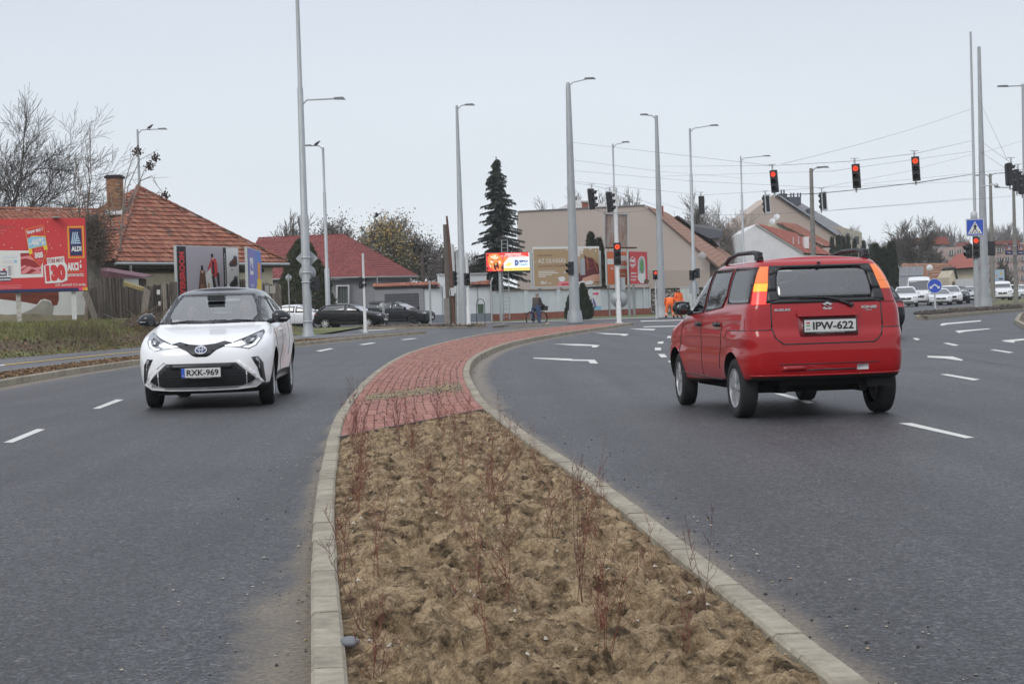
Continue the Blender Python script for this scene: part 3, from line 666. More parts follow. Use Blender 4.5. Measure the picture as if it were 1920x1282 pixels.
fbox(-.0, .9, 1.9, 2.95, mat('orange_brown_wall', (.30, .14, .07), .9, var=.25, scale=2), 'boarded_bay', .04, .02)
# chimney
chb = P(217, 392, 80.2); q = MB(); cw_ = .62
bmats = [mat('chimney_brick%d' % i, c_, .9, var=.3) for i, c_ in enumerate([(.30, .17, .095), (.36, .21, .12), (.22, .13, .08), (.28, .14, .085)])]
zt = P(217, 334, 80.2).z; z0 = chb.z-.6
cc = MB(); cc.box(L_((chb.x, chb.y, (z0+zt)/2)), (cw_-.03, cw_-.03, zt-z0)); cbody = cc.build('chimney', mat('mortar', (.22, .20, .17), .95, var=.2), h1)
i = 0; z = z0
while z < zt-.05:
    for fx in range(3):
        w_ = .19; xo = -cw_/2+.02+fx*.2+(.0 if i % 2 else .0); bxs = [(xo, min(.2, cw_/2-xo)-.012)] if i % 2 == 0 else [(-cw_/2+(.0 if fx == 0 else -.1+fx*.2), (.1 if fx == 0 else .2)-.012)]
        for x0, bw in bxs:
            if x0+bw > cw_/2+.02: bw = cw_/2-x0
            if bw < .04: continue
            bb_ = MB(); bb_.box(L_((chb.x+x0+bw/2, chb.y-cw_/2-.005+random.uniform(-.006, .006), z+.035)), (bw, .05, .062)); bb_.build('brick', random.choice(bmats), cbody)
    [MB().box(L_((chb.x+s__*cw_/2, chb.y, z+.035)), (.045, cw_-.04, .062)).build('brick', random.choice(bmats), cbody) for s__ in (-1, 1)]
    z += .075; i += 1
q = MB(); q.box(L_((chb.x, chb.y, zt+.03)), (.80, .80, .10)); q.box(L_((chb.x, chb.y, zt+.10)), (.66, .66, .06)); q.build('chimney_cap', M_DK, h1)
q = MB(); q.box(L_((chb.x+.05, chb.y-.35, chb.z-.15)), (.85, .5, .05), rot=Matrix.Rotation(radians(35), 3, 'X')); q.build('flashing', M_STEELP, h1)
# wing with lower roof behind the red board
wing = thing('plastered_wing', 'low white outbuilding with peeling plaster showing red brick behind the red board', 'building', (P(60, 580, 70).x, 72, .6)); wl = Vector(wing.location)
wv = lambda p: Vector(p)-wl
r0_, r1_ = P(-140, 391, 79), P(182, 396, 82); e0_, e1_ = P(-140, 470, 70), P(182, 470, 73)
tiles(wing, wv(e0_), wv(e1_), wv(r1_), wv(r0_), .235, .33, TERR[:2]+TERR[3:4], th=.035, rough=.01, dirty=.1, seed=8, name='wing_tiles')
ridge(wing, wv(r0_)+Vector((0, 0, .04)), wv(r1_)+Vector((0, 0, .04)), TERR[:2])
q = MB(); q.prism([wv((P(-140, 500, 70.4).x, 70.4, 0)), wv((P(163, 500, 73.3).x, 73.3, 0)), wv((P(163, 500, 73.3).x, 73.3, e1_.z-.1)), wv((P(-140, 500, 70.4).x, 70.4, e0_.z-.1))], (0, .4, 0)); q.build('wall', M_PLW, wing)
def wingpatch(pts, m, name, o=.02):
    q = MB(); ps = []
    for x, y in pts: t_ = (x+140)/303; ps.append(wv(P(x, y, 70.4+2.9*t_-.03-o)))
    q.prism(ps, (0, .03, 0)); q.build(name, m, wing)
wingpatch([(-30, 470), (108, 470), (110, 562), (107, 572), (99, 573), (95, 564), (84, 560), (76, 562), (68, 572), (58, 578), (48, 584), (38, 588), (26, 588), (12, 585), (4, 572), (-4, 558), (-30, 562)], mat('exposed_red_wall', (.19, .052, .032), .9, var=.3, scale=1.5, streak=(.4, 1, 4)), 'exposed_brick')
wingpatch([(-40, 583), (10, 590), (60, 588), (110, 591), (163, 590), (163, 600), (163, 640), (-40, 640)], mat('damp_plaster', (.29, .255, .18), .95, var=.3, scale=1.4, detail=8), 'damp_plinth', .035)
wingpatch([(38, 589), (60, 579), (70, 572), (80, 563), (92, 565), (101, 574), (98, 592), (38, 594)], mat('old_plaster', (.34, .32, .28), .95, var=.2, scale=2), 'rough_plaster', .03)
# lean-to with purple sheet roof
lt = thing('lean_to_shed', 'small lean-to with rusty purple sheet roof behind the plank fence', 'shed', (P(225, 560, 73).x, 73.5, .8)); ll = Vector(lt.location)
q = MB(); q.prism([P(180, 505, 72)-ll, P(270, 519.5, 72)-ll, P(270, 521.5, 72)-ll, P(180, 520, 72)-ll], (0, 1.8, .12)); q.build('sheet_roof', mat('purple_sheet', (.17, .075, .10), .6, var=.25, scale=3), lt)
q = MB(); q.prism([P(181, 521, 72.3)-ll, P(262, 522, 72.3)-ll, P(262, 600, 72.3)-ll, P(181, 600, 72.3)-ll], (0, 1.3, 0)); q.build('wall', M_WOOD3, lt)
q = MB(); q.box(P(246, 529, 72.1)-ll, (.62, .05, .4)); q.build('window', M_WHP, lt)
q = MB(); q.prism([P(230, 528, 70.6)-ll, P(268, 540, 70.6)-ll, P(268, 546, 70.6)-ll, P(230, 535, 70.6)-ll], (0, .5, .03)); q.build('boarding', mat('straw_board', (.30, .24, .11), .9, var=.25), lt)
# ---------------------------------------------------------------- plank fence
fn = thing('plank_fence', 'crooked weathered grey plank fence with leaning boards before the tiled house', 'fence', (P(240, 590, 69).x, 69, .8)); fl = Vector(fn.location)
fr = random.Random(4)
def planks(x0, x1, d0, d1, ty0, ty1, n, lean=0, ms_=None, jag=.05, wide=.95):
    for i in range(n):
        u = (i+.5)/n; px = x0+(x1-x0)*u; d = d0+(d1-d0)*u; top = P(px, ty0+(ty1-ty0)*u+fr.gauss(0, jag*18), d); bot = Vector((P(px, 600, d).x, d, .55)); w = abs(P(x1, 550, d).x-P(x0, 550, d).x)/n*wide
        hgt = top.z-bot.z; q = MB(); R = Matrix.Rotation(lean+fr.gauss(0, .018), 3, 'Y')@Matrix.Rotation(fr.gauss(0, .05), 3, 'Z'); c_ = Vector((top.x, d+fr.gauss(0, .02), (top.z+bot.z)/2))-fl
        t_ = .012; tp = fr.uniform(-.05, .05)
        vs = [Vector((-w/2, -t_, -hgt/2)), Vector((w/2, -t_, -hgt/2)), Vector((w/2, t_, -hgt/2)), Vector((-w/2, t_, -hgt/2)), Vector((-w/2, -t_, hgt/2+tp)), Vector((w/2, -t_, hgt/2-tp)), Vector((w/2, t_, hgt/2-tp)), Vector((-w/2, t_, hgt/2+tp))]
        q.add([c_+R@v for v in vs], [(3, 2, 1, 0), (4, 5, 6, 7), (0, 1, 5, 4), (1, 2, 6, 5), (2, 3, 7, 6), (3, 0, 4, 7)]); q.build('plank', fr.choice(ms_ or [M_WOOD, M_WOOD, M_WOOD3]), fn)
planks(163, 182, 67, 67, 548, 535, 3, ms_=[M_WOOD3]); planks(180, 232, 67.5, 68, 522, 520, 9, lean=-.03); planks(166, 178, 66.6, 66.6, 540, 545, 1, lean=-.32, ms_=[M_WOOD2])
planks(229, 268, 69, 69.5, 534, 549, 12, ms_=[M_WOOD, M_WOOD3]); planks(263, 276, 68.4, 68.4, 542, 541, 1, lean=.16, ms_=[M_WOOD2]); planks(268, 318, 70, 71, 536, 531, 12, lean=.05, ms_=[M_WOOD3, M_WOOD3, M_WOOD])
planks(304, 312, 70, 70, 530, 530, 1, ms_=[M_WOOD2]); planks(319, 332, 71, 71, 526, 528, 2, ms_=[M_WOOD3, M_WOOD]); planks(446, 470, 78.5, 79, 524, 524, 7, ms_=[M_WOOD, M_WOOD2]); planks(488, 527, 79.5, 81, 530, 534, 10, ms_=[M_WOOD, M_WOOD2])
q = MB(); q.box(P(205, 545, 68.1)-fl, (1.1, .06, .1)); q.box(P(290, 560, 71.2)-fl, (1.3, .06, .1)); q.box(P(205, 580, 68.1)-fl, (1.1, .06, .1)); q.build('rail', M_WOOD3, fn)
for (a_, b_, c_, d_) in ((497, 535, 504, 550), (506, 536, 516, 550), (498, 551, 504, 560), (294, 543, 300, 552), (297, 565, 301, 573)):
    q = MB(); dd_ = 79.2 if a_ > 400 else 69.6; q.prism([P(a_, d_, dd_)-fl, P(c_, d_, dd_)-fl, P(c_, b_, dd_)-fl, P(a_, b_, dd_)-fl], (0, .02, 0)); q.build('notice', M_WHP, fn)
# ---------------------------------------------------------------- grey house with red roof
gh = thing('grey_house', 'grey rendered house with dark red hipped roof behind the parked cars', 'house', (P(620, 600, 122).x, 126, 0)); gl = Vector(gh.location)
gv = lambda p: Vector(p)-gl
ea, eb, rc, rd_ = P(440, 524, 124), P(706, 518, 122), P(644, 440, 129), P(484, 446.5, 131); ec = P(783, 517.5, 130)
tiles(gh, gv(ea), gv(eb), gv(rc), gv(rd_), .3, .3, RED, th=.02, rough=.004, seed=11, name='roof_shingles'); tiles(gh, gv(eb), gv(ec), gv(rc), gv(rc), .3, .3, RED, th=.02, rough=.004, seed=12, name='hip_shingles')
ridge(gh, gv(eb), gv(rc), RED, r=.08); ridge(gh, gv(rd_), gv(rc), RED, r=.08); ridge(gh, gv(ec), gv(rc), RED, r=.08)
zt = eb.z-.12; q = MB(); wpt = [Vector((P(440, 560, 124.5).x, 124.5, 0)), Vector((P(704, 560, 122.6).x, 122.6, 0)), Vector((P(771, 560, 130).x, 130.3, 0)), Vector((P(771, 560, 130).x-3, 139, 0))]
for i in range(3): a_, b_ = wpt[i], wpt[i+1]; q.add([gv(a_), gv(b_), gv((b_.x, b_.y, zt)), gv((a_.x, a_.y, zt))], [(0, 1, 2, 3)])
q.build('wall', M_GREYH, gh)
q = MB(); q.tube([gv(ea)+Vector((0, -.08, -.06)), gv(eb)+Vector((0, -.08, -.06)), gv(ec)+Vector((.08, 0, -.06))], .075, 6); q.tube([gv(eb)+Vector((.05, -.1, -.1)), gv(eb)+Vector((.05, -.1, -2.4))], .05, 6); q.build('gutter', mat('gutter_grey', (.30, .29, .28), .6, var=.1), gh)
w_ = wallp('window', [(633, 537, 122.7), (652, 536.5, 122.7), (652, 568, 122.7), (633, 568.5, 122.7)], .05, M_WIN, None); w_.parent = gh; w_.data.transform(Matrix.Translation(-gl))
for (a_, b_, c_, d_) in ((630, 534.5, 633, 571), (652, 533.5, 655, 571), (633, 534.5, 652, 537), (633, 568.5, 652, 571)):
    o = wallp('window_frame', [(a_, b_, 122.5), (c_, b_, 122.5), (c_, d_, 122.5), (a_, d_, 122.5)], .1, M_WHP, None); o.data.transform(Matrix.Translation(-gl)); o.parent = w_
for i in range(6):
    o = wallp('curtain_fold', [(634+i*3, 538, 122.66), (635.5+i*3, 538, 122.66), (635.5+i*3, 567, 122.66), (634+i*3, 567, 122.66)], .02, mat('curtain', (.16, .19, .17), .8), None); o.data.transform(Matrix.Translation(-gl)); o.parent = w_
# ---------------------------------------------------------------- street walls
def seg_wall(name, label, x0, d0, x1, d1, ztop, m, t_=.25, coping=None, z0=0., cat='wall'):
    a_ = Vector((P(x0, 590, d0).x, d0, 0)); b_ = Vector((P(x1, 590, d1).x, d1, 0)); d = b_-a_; th = thing(name, label, cat, tuple(a_), atan2(d.y, d.x)); L = d.length
    q = MB(); q.box((L/2, t_/2, (ztop+z0)/2), (L, t_, ztop-z0)); q.build('wall_panel', m, th); th['_L'] = L; return th, L
gw, L = seg_wall('garage_wall', 'grey street wall with roller garage door beside the red-roofed grey house', 704, 113.2, 796, 113, 2.5, M_GREYH)
tiles(gw, (-.1, -.2, 2.5), (L+.9, -.2, 2.5), (L+.9, .12, 2.72), (-.1, .12, 2.72), .22, .2, TERR[:3], seed=20, name='coping_tiles')
x0, x1 = L*(722.5-704)/92, L*(786-704)/92; dr = MB(); dr.box(((x0+x1)/2, -.012, 1.0), (x1-x0, .03, 2.0)); dro = dr.build('garage_door', M_DK, gw)
for i in range(9): q = MB(); q.box(((x0+x1)/2, -.035, .11+i*.218), (x1-x0-.04, .03, .20)); q.build('door_panel', mat('door_grey', (.075, .078, .088), .6, var=.12), dro)
bw, L = seg_wall('pale_wall', 'tall pale blue-grey wall with tile coping and grey plinth behind the old twin poles', 796, 113, 921, 114.6, 2.42, M_BLUW)
tiles(bw, (-.1, -.2, 2.42), (1.1, -.2, 2.42), (1.1, .12, 2.62), (-.1, .12, 2.62), .22, .2, TERR[:3], seed=21, name='coping_tiles'); tiles(bw, (L*.66, -.25, 2.45), (L-.1, -.25, 2.45), (L+.05, .2, 2.75), (L*.66, .2, 2.6), .22, .2, TERR[:3], seed=22, name='coping_tiles')
q = MB(); q.box((L/2, -.02, .28), (L, .05, .56)); q.build('plinth', M_WGR, bw)
q = MB(); q.box((L*.62, .6, 2.8), (L*.72, .3, .75)); q.build('parapet', M_BLUW, bw); q = MB(); q.box((L*.62, .58, 3.2), (L*.74, .5, .07)); q.build('parapet_cap', M_STEELP, bw)
for u in (.0, .27, .42, .62, .80, .995): q = MB(); q.box((L*u, -.02, 1.5), (.03, .05, 1.85)); q.build('joint_strip', M_WGR, bw)
q = MB(); q.tube([(L, -.1, 0), (L, -.1, 2.6), (L+.15, -.1, 2.9)], .05, 6); q.build('downpipe', M_STEELP, bw)
ww_, L = seg_wall('panel_wall', 'long whitish panelled wall with red brick base behind the cyclist', 921, 115, 1219, 131, 1.98, M_BLUW)
q = MB(); q.box((L/2, -.03, .24), (L, .08, .48)); q.build('brick_base', M_BRB, ww_)
for p in (925, 979, 1037, 1098, 1150, 1174, 1190, 1205, 1218):
    u = (p-921)/298; q = MB(); q.box((L*u, -.05, 1.27), (.42 if p < 1160 else .14, .1, 1.55)); q.build('pilaster', M_BLUW, ww_)
q = MB(); q.box((L/2, .1, 2.02), (L, .4, .08)); q.build('coping', mat('coping_dark', (.20, .15, .13), .9, var=.3), ww_)
# poster on the wall (dog and arrow)
po = thing('wall_poster', 'white poster with purple and white dog and pink arrow on the panelled wall', 'poster', tuple(P(1098, 580, 124.0)), atan2(131-115, P(1219, 590, 131).x-P(921, 590, 115).x)); po.location.y -= .12; po.location.z = .5
def pm(n, c, r=.6): return mat('print_'+n, c, r, var=0)
K = dict(red=pm('red', (.62, .045, .05)), red2=pm('red_dark', (.33, .025, .03)), pink=pm('pink', (.75, .25, .27)), white=pm('white', (.75, .74, .72)), navy=pm('navy', (.022, .03, .11)), sky=pm('sky_blue', (.28, .55, .75)), org=pm('orange', (.80, .30, .04)), yel=pm('yellow', (.80, .55, .05)),
 blk=pm('black', (.015, .015, .017)), gry=pm('grey', (.42, .40, .43)), lil=pm('lilac', (.44, .40, .44)), tan=pm('tan', (.42, .29, .16)), mar=pm('maroon', (.13, .02, .03)), skin=pm('skin', (.62, .34, .24)), grn=pm('green', (.10, .32, .10)), brn=pm('brown', (.13, .055, .03)), obi=pm('obi', (.66, .15, .05)), blue=pm('blue', (.03, .09, .50)), lb=pm('pale_blue', (.45, .58, .72)), mag=pm('magenta', (.75, .06, .22)), pur=pm('purple', (.20, .13, .35)), dgr=pm('dark_grey', (.09, .09, .10)))
s = Sheet(); s.rect(0, 0, 2.0, 1.55, K['white']); s.rect(.5, 0, 2.0, .28, K['sky'], 2); s.text('LEMEZALÁTÉTELEK', .35, 1.42, 1.7, 1.5, K['dgr'], 0)
s.poly([(.95, 1.10), (1.5, 1.10), (1.5, 1.0), (1.75, 1.17), (1.5, 1.34), (1.5, 1.24), (.95, 1.24)], K['mag'], 2)
s.poly([(.35, .15), (.45, .55), (.35, .8), (.65, .95), (1.05, .85), (1.3, .5), (1.4, .2), (1.15, .15), (1.05, .45), (.8, .4), (.7, .05)], K['pur'], 3); s.disc(.45, .98, .22, K['white'], 4); s.disc(.45, .98, .215, K['lil'], 3); s.disc(.28, 1.12, .08, K['pur'], 5); s.disc(.62, 1.14, .08, K['pur'], 5); s.disc(.40, 1.0, .03, K['blk'], 6); s.disc(.53, 1.0, .03, K['blk'], 6); s.disc(.47, .9, .045, K['blk'], 6); s.disc(.55, .35, .15, K['white'], 4)
s.build('poster_print', po)
q = MB(); q.box((1, .02, .775), (2.02, .03, 1.57)); q.build('poster_board', M_WHP, po)
# ---------------------------------------------------------------- beige building and others
bg = thing('beige_building', 'large beige windowless gable building with brown tiled roof behind the billboards', 'building', (P(1150, 560, 140).x, 145, 0)); bl = Vector(bg.location)
def bpart(name, pts, depth, m, par=bg, org=bl):
    o = wallp(name, pts, depth, m, None); o.data.transform(Matrix.Translation(-org)); o.parent = par; return o
bpart('wall', [(972, 397.5, 140), (1080, 391, 140), (1130, 387.5, 140), (1208, 385.5, 140), (1232, 404, 140), (1325, 483, 140), (1331, 492, 140), (1331, 600, 140), (972, 600, 140)], 22, M_BEI)
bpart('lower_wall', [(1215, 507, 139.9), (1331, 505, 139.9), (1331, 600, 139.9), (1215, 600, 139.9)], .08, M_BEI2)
bpart('parapet_trim', [(971, 395.5, 139.9), (1208, 383.5, 139.9), (1209, 385.5, 139.9), (971, 397.5, 139.9)], 22.3, mat('trim_grey', (.2, .19, .19), .7))
bpart('verge_trim', [(1208, 383.5, 139.8), (1212, 385.5, 139.8), (1348, 500, 139.8), (1344, 501.5, 139.8)], .2, mat('trim_brown', (.17, .10, .08), .8))
a_, b_ = P(1209, 385, 140), P(1347, 501, 140); c_, d_ = P(1373, 481, 164), P(1250, 399, 164)
tiles(bg, b_-bl, c_-bl, d_-bl, a_-bl, .3, .42, BROWN, th=.03, rough=.003, seed=30)
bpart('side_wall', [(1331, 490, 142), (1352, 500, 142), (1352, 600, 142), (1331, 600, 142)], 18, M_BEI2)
bpart('dormer', [(1302, 424, 158), (1354, 433, 158), (1353, 446, 158), (1330, 447, 158), (1302, 433, 158)], 6, mat('slate_dark', (.10, .11, .13), .7, var=.3, scale=8, streak=(6, 1, .2)))
bpart('dormer_wall', [(1332, 446, 158.5), (1349, 446, 158.5), (1349, 462, 158.5)], 5, M_GREYH)
bpart('dormer_roof', [(1270, 404, 160), (1300, 420, 160), (1337, 424, 160), (1355, 430, 160), (1355, 434, 160), (1300, 427, 160)], 5, mat('slate_grey', (.19, .19, .2), .7, var=.15))
for x0, y0, x1, y1 in ((1239, 386, 1244, 402),): bpart('chimney', [(x0, y0, 146), (x1, y0, 146), (x1, y1+5, 146), (x0, y1+5, 146)], .8, BRICKT[0])
q = MB(); sp_ = P(1316, 480, 139)-bl; q.lathe([(0, .12), (.2, .09), (.33, .02), (.36, 0)], sp_, (-.35, -.8, .35), 16); q.tube([sp_, sp_+Vector((0, .8, -.3))], .03, 6); q.build('satellite_dish', mat('dish_grey', (.30, .28, .27), .5, var=.1), bg)
wh = thing('white_gable', 'small white gable peeping above the beige wall beside the brick chimney', 'building', (P(1060, 400, 172).x, 172, 0)); wl2 = Vector(wh.location)
bpart('wall', [(1034, 397, 170), (1083, 374, 170), (1165, 388, 170), (1165, 420, 170), (1034, 420, 170)], 6, M_PLW, wh, wl2); bpart('chimney', [(1092, 380, 166), (1107, 380, 166), (1107, 400, 166), (1092, 400, 166)], 1, BRICKT[0], wh, wl2); bpart('chimney_cap', [(1090, 377.5, 165.9), (1109, 377.5, 165.9), (1109, 380, 165.9), (1090, 380, 165.9)], 1.2, mat('cap_grey', (.3, .29, .28), .8), wh, wl2)
# right middle houses
w2 = thing('white_gable_house', 'white gabled house with red tile roof seen over the red car', 'house', (P(1440, 560, 165).x, 168, 0)); o2 = Vector(w2.location)
bpart('wall', [(1394, 436, 165), (1419, 420, 165), (1507, 472, 165), (1507, 560, 165), (1394, 560, 165)], 14, M_PLW, w2, o2)
tiles(w2, P(1510, 475, 164.8)-o2, P(1560, 478, 182)-o2, P(1490, 437, 182)-o2, P(1418, 418.5, 164.8)-o2, .35, .4, BRICKT, th=.03, rough=.005, seed=31)
for x in (1487, 1497): bpart('vent_stack', [(x, 444, 166), (x+1, 444, 166), (x+1.6, 458, 166), (x, 458, 166)], .3, M_STEELP, w2, o2)
bpart('chimney', [(1508, 444, 170), (1517, 444, 170), (1517, 466, 170), (1508, 466, 170)], 1, M_PLW, w2, o2)
y2 = thing('yellow_gable_house', 'cream gabled house with orange tile verge behind the white gable', 'house', (P(1500, 560, 185).x, 190, 0)); o3 = Vector(y2.location)
bpart('wall', [(1432, 424, 184), (1456, 417, 184), (1543, 458, 184), (1543, 560, 184), (1432, 560, 184)], 12, M_PLC, y2, o3)
tiles(y2, P(1545, 462, 183.6)-o3, P(1568, 462, 195)-o3, P(1492, 420, 195)-o3, P(1456, 416, 183.6)-o3, .35, .4, TERR[:3], th=.03, rough=.01, seed=32)
q = MB(); [q.lathe([(0, .08), (.25, .05), (.36, 0)], P(x, y, 182)-o3, (-.5, -.8, .3), 14) for x, y in ((1448, 415), (1456, 407))]; q.build('satellite_dish', M_STEELP, y2)
b2_ = thing('tall_beige_gable', 'tall pinkish beige gable block with grey roof and dark chimneys far behind', 'building', (P(1470, 500, 225).x, 230, 0)); o4 = Vector(b2_.location)
bpart('wall', [(1378, 427, 222), (1394, 408, 222), (1452, 364, 222), (1480, 384, 222), (1530, 418, 222), (1570, 443, 222), (1570, 520, 222), (1378, 520, 222)], 16, mat('plaster_pinkish', (.47, .385, .33), .9, var=.05), b2_, o4)
tiles(b2_, P(1572, 443, 221.5)-o4, P(1600, 438, 250)-o4, P(1500, 380, 250)-o4, P(1452, 362.5, 221.5)-o4, .5, .5, [mat('grey_tile', (.19, .19, .20), .8, var=.15), mat('grey_tile_b', (.23, .23, .24), .8, var=.15)], th=.03, rough=.003, seed=33)
MCH = mat('chimney_slate', (.075, .085, .105), .8, var=.15)
for x0, y0, x1, y1 in ((1461, 363, 1476, 378), (1479, 369, 1492, 387), (1492, 369, 1502, 384), (1516, 391, 1526, 402)):
    c_ = bpart('chimney', [(x0, y0, 226), (x1, y0, 226), (x1, y1, 226), (x0, y1, 226)], 2, MCH, b2_, o4)
    for k in range(2): q = MB(); pp = P(x0+4+k*5, y0, 226.6)-o4; q.tube([pp, pp+Vector((0, 0, .5))], .1, 6); q.build('flue', MCH, c_)
bpart('terrace_block', [(1534, 421, 232), (1583, 427, 232), (1583, 470, 232), (1560, 520, 232), (1534, 520, 232)], 8, mat('plaster_pinkish2', (.40, .33, .29), .9), b2_, o4)
bpart('cream_block', [(1583, 427, 228), (1616, 436, 240), (1616, 520, 240), (1583, 520, 228)], 8, M_PLC, b2_, o4)
for x0, y0, x1, y1 in ((1588, 437, 1593, 446), (1603, 443, 1611, 458), (1597, 440, 1599, 450)): bpart('window', [(x0, y0, 228.5), (x1, y0, 229), (x1, y1, 229), (x0, y1, 228.5)], .3, M_WIN, b2_, o4)
# far right buildings
ap = thing('apartment_block', 'long pink apartment block with rows of white windows far behind the right lamp poles', 'building', (P(1850, 520, 300).x, 305, 0)); o5 = Vector(ap.location)
MPK = mat('plaster_pink_hazed', (.42, .32, .29), .9, var=.08)  # greyed pink: the haze of distance is mixed into the plaster colour
bpart('wall', [(1772, 464, 300), (1960, 452, 300), (1960, 545, 300), (1772, 545, 300)], 10, MPK, ap, o5)
for x0, y0, x1, y1 in ((1809, 454, 1819, 466), (1865, 452, 1885, 458), (1893, 450, 1912, 457)): bpart('roof_box', [(x0, y0, 299), (x1, y0, 299), (x1, y1, 299), (x0, y1, 299)], 6, mat('plaster_red_brown', (.24, .09, .075), .9), ap, o5)
for r in range(4):
    for c_ in range(12):
        x = 1776+c_*15; y = 470-(x-1776)*.055+r*18
        w_ = bpart('window', [(x+3, y, 299.7), (x+12, y-.5, 299.7), (x+12, y+8, 299.7), (x+3, y+8.5, 299.7)], .5, M_WIN, ap, o5)
        for k in range(3): o = wallp('frame', [(x+3+k*4.2, y, 299.5), (x+3.9+k*4.2, y, 299.5), (x+3.9+k*4.2, y+8, 299.5), (x+3+k*4.2, y+8.4, 299.5)], .2, M_WHP, None); o.data.transform(Matrix.Translation(-o5)); o.parent = w_
rh = thing('red_roof_house', 'low house with bright red tiled hip roof behind the line of cars', 'house', (P(1800, 540, 215).x, 220, 0)); o6 = Vector(rh.location)
tiles(rh, P(1760, 506, 210)-o6, P(1842, 500, 210)-o6, P(1812, 474, 218)-o6, P(1797, 475, 218)-o6, .4, .4, [mat('bright_red_tile', (.36, .115, .085), .8, var=.2)], rough=.004, seed=40)
bpart('wall', [(1764, 506, 211), (1840, 501, 211), (1840, 560, 211), (1764, 560, 211)], 8, M_PLC, rh, o6)
bt = thing('long_tiled_house', 'long low brick-coloured tile roof building behind the parked vans', 'house', (P(1750, 540, 185).x, 190, 0)); o7 = Vector(bt.location)
tiles(bt, P(1690, 528, 182)-o7, P(1783, 527, 182)-o7, P(1783, 494, 190)-o7, P(1690, 494, 190)-o7, .4, .35, [mat('ochre_tile%d' % i, c_, .85, var=.25) for i, c_ in enumerate([(.28, .15, .09), (.23, .11, .075), (.33, .19, .11)])], rough=.02, seed=41)
bpart('wall', [(1690, 528, 182.5), (1783, 526, 182.5), (1783, 565, 182.5), (1690, 565, 182.5)], 8, M_PLW, bt, o7)
cg = thing('cream_gable_shed', 'narrow cream gable shed with dark verge beside the tiled building', 'shed', (P(1787, 545, 178).x, 179, 0)); o8 = Vector(cg.location)
bpart('wall', [(1780, 520, 176), (1790, 503, 176), (1796, 520, 176), (1796, 560, 176), (1780, 560, 176)], 5, M_PLC, cg, o8); bpart('verge', [(1788, 503, 175.8), (1791, 500, 175.8), (1797, 524, 175.8), (1794, 526, 175.8)], 5, M_DK, cg, o8); bpart('door', [(1786, 528, 175.8), (1790, 528, 175.8), (1790, 545, 175.8), (1786, 545, 175.8)], .1, M_WOOD3, cg, o8)
mf = thing('metal_fence', 'pale corrugated metal fence between the small shed and the poles', 'fence', (P(1808, 540, 172).x, 172, 0)); o9 = Vector(mf.location)
for i in range(14): bpart('sheet', [(1793+i*2.3, 523, 172), (1795.1+i*2.3, 523, 172), (1795.1+i*2.3, 545, 172), (1793+i*2.3, 545, 172)], .05+.03*(i % 2), M_STEELP, mf, o9)
wb = thing('far_white_building', 'distant white building with long red roof behind the bare trees', 'building', (P(1690, 500, 330).x, 335, 0)); o10 = Vector(wb.location)
bpart('wall', [(1655, 462, 330), (1712, 458, 330), (1712, 510, 330), (1655, 510, 330)], 8, M_PLW, wb, o10); bpart('roof', [(1680, 455, 328), (1690, 447, 328), (1775, 444, 328), (1780, 458, 328), (1712, 460, 328)], 8, BRICKT[0], wb, o10)
gp = thing('billboard_back', 'grey ribbed back of a billboard left of the white van', 'billboard', (P(1709, 560, 150).x, 150, 0)); o11 = Vector(gp.location)
bpart('panel', [(1687, 501, 150), (1731, 499, 150), (1731, 536, 150), (1687, 538, 150)], .1, mat('board_grey', (.33, .34, .37), .6, var=.06), gp, o11)
for x in (1687, 1700, 1713, 1730): bpart('rib', [(x, 500, 149.9), (x+1, 500, 149.9), (x+1, 565, 149.9), (x, 565, 149.9)], .05, M_STEELP, gp, o11)
bpart('rib', [(1687, 515, 149.85), (1731, 513.5, 149.85), (1731, 514.5, 149.85), (1687, 516, 149.85)], .05, M_STEELP, gp, o11)
wd = thing('satellite_dish', 'white satellite dish above the tiled building wall', 'satellite dish', tuple(P(1743, 502, 175))); q = MB(); q.lathe([(0, .12), (.2, .09), (.33, 0)], (0, 0, 0), (-.2, -.95, .2), 18); q.build('dish', M_WHP, wd); q = MB(); q.tube([(0, 0, 0), (0, .4, -.3), (0, .4, -wd.location.z)], .03, 6); q.build('mast', M_STEEL, wd)
hd = thing('clipped_hedge', 'clipped dark green hedge behind the orange workers', 'hedge', (P(1260, 580, 133).x, 134, 0))
# ================================================================== BILLBOARDS
M_FR = mat('board_frame', (.06, .065, .07), .6, var=.2); M_FRW = mat('board_frame_pale', (.48, .50, .49), .6, var=.1)
def board(name, label, p0, p1, z0, z1, frame=M_FR, fw=.07, legs=(), lm=None, legw=.14, lz=0., t_=.12, cat='billboard'):
    a, b = Vector((p0[0], p0[1], 0)), Vector((p1[0], p1[1], 0)); d = b-a; L = d.length
    th = thing(name, label, cat, (a.x, a.y, 0), atan2(d.y, d.x)); Hh = z1-z0
    q = MB(); q.box((L/2, t_/2, (z0+z1)/2), (L-2*fw, t_*.6, Hh-2*fw)); q.build('panel', mat('board_back', (.3, .3, .3), .7), th)
    q = MB(); q.box((L/2, t_/2-.02, z1-fw/2), (L, t_, fw)); q.box((L/2, t_/2-.02, z0+fw/2), (L, t_, fw)); q.box((fw/2, t_/2-.02, (z0+z1)/2), (fw, t_, Hh-2*fw)); q.box((L-fw/2, t_/2-.02, (z0+z1)/2), (fw, t_, Hh-2*fw)); q.build('frame', frame, th)
    for x in legs: q = MB(); q.box((x, t_/2+.12, (lz+z0+.3)/2), (legw, legw, z0+.3-lz)); q.build('leg', lm or M_STEEL, th)
    return th, L, Hh
def sheet_at(th, name, x, y, z): pass
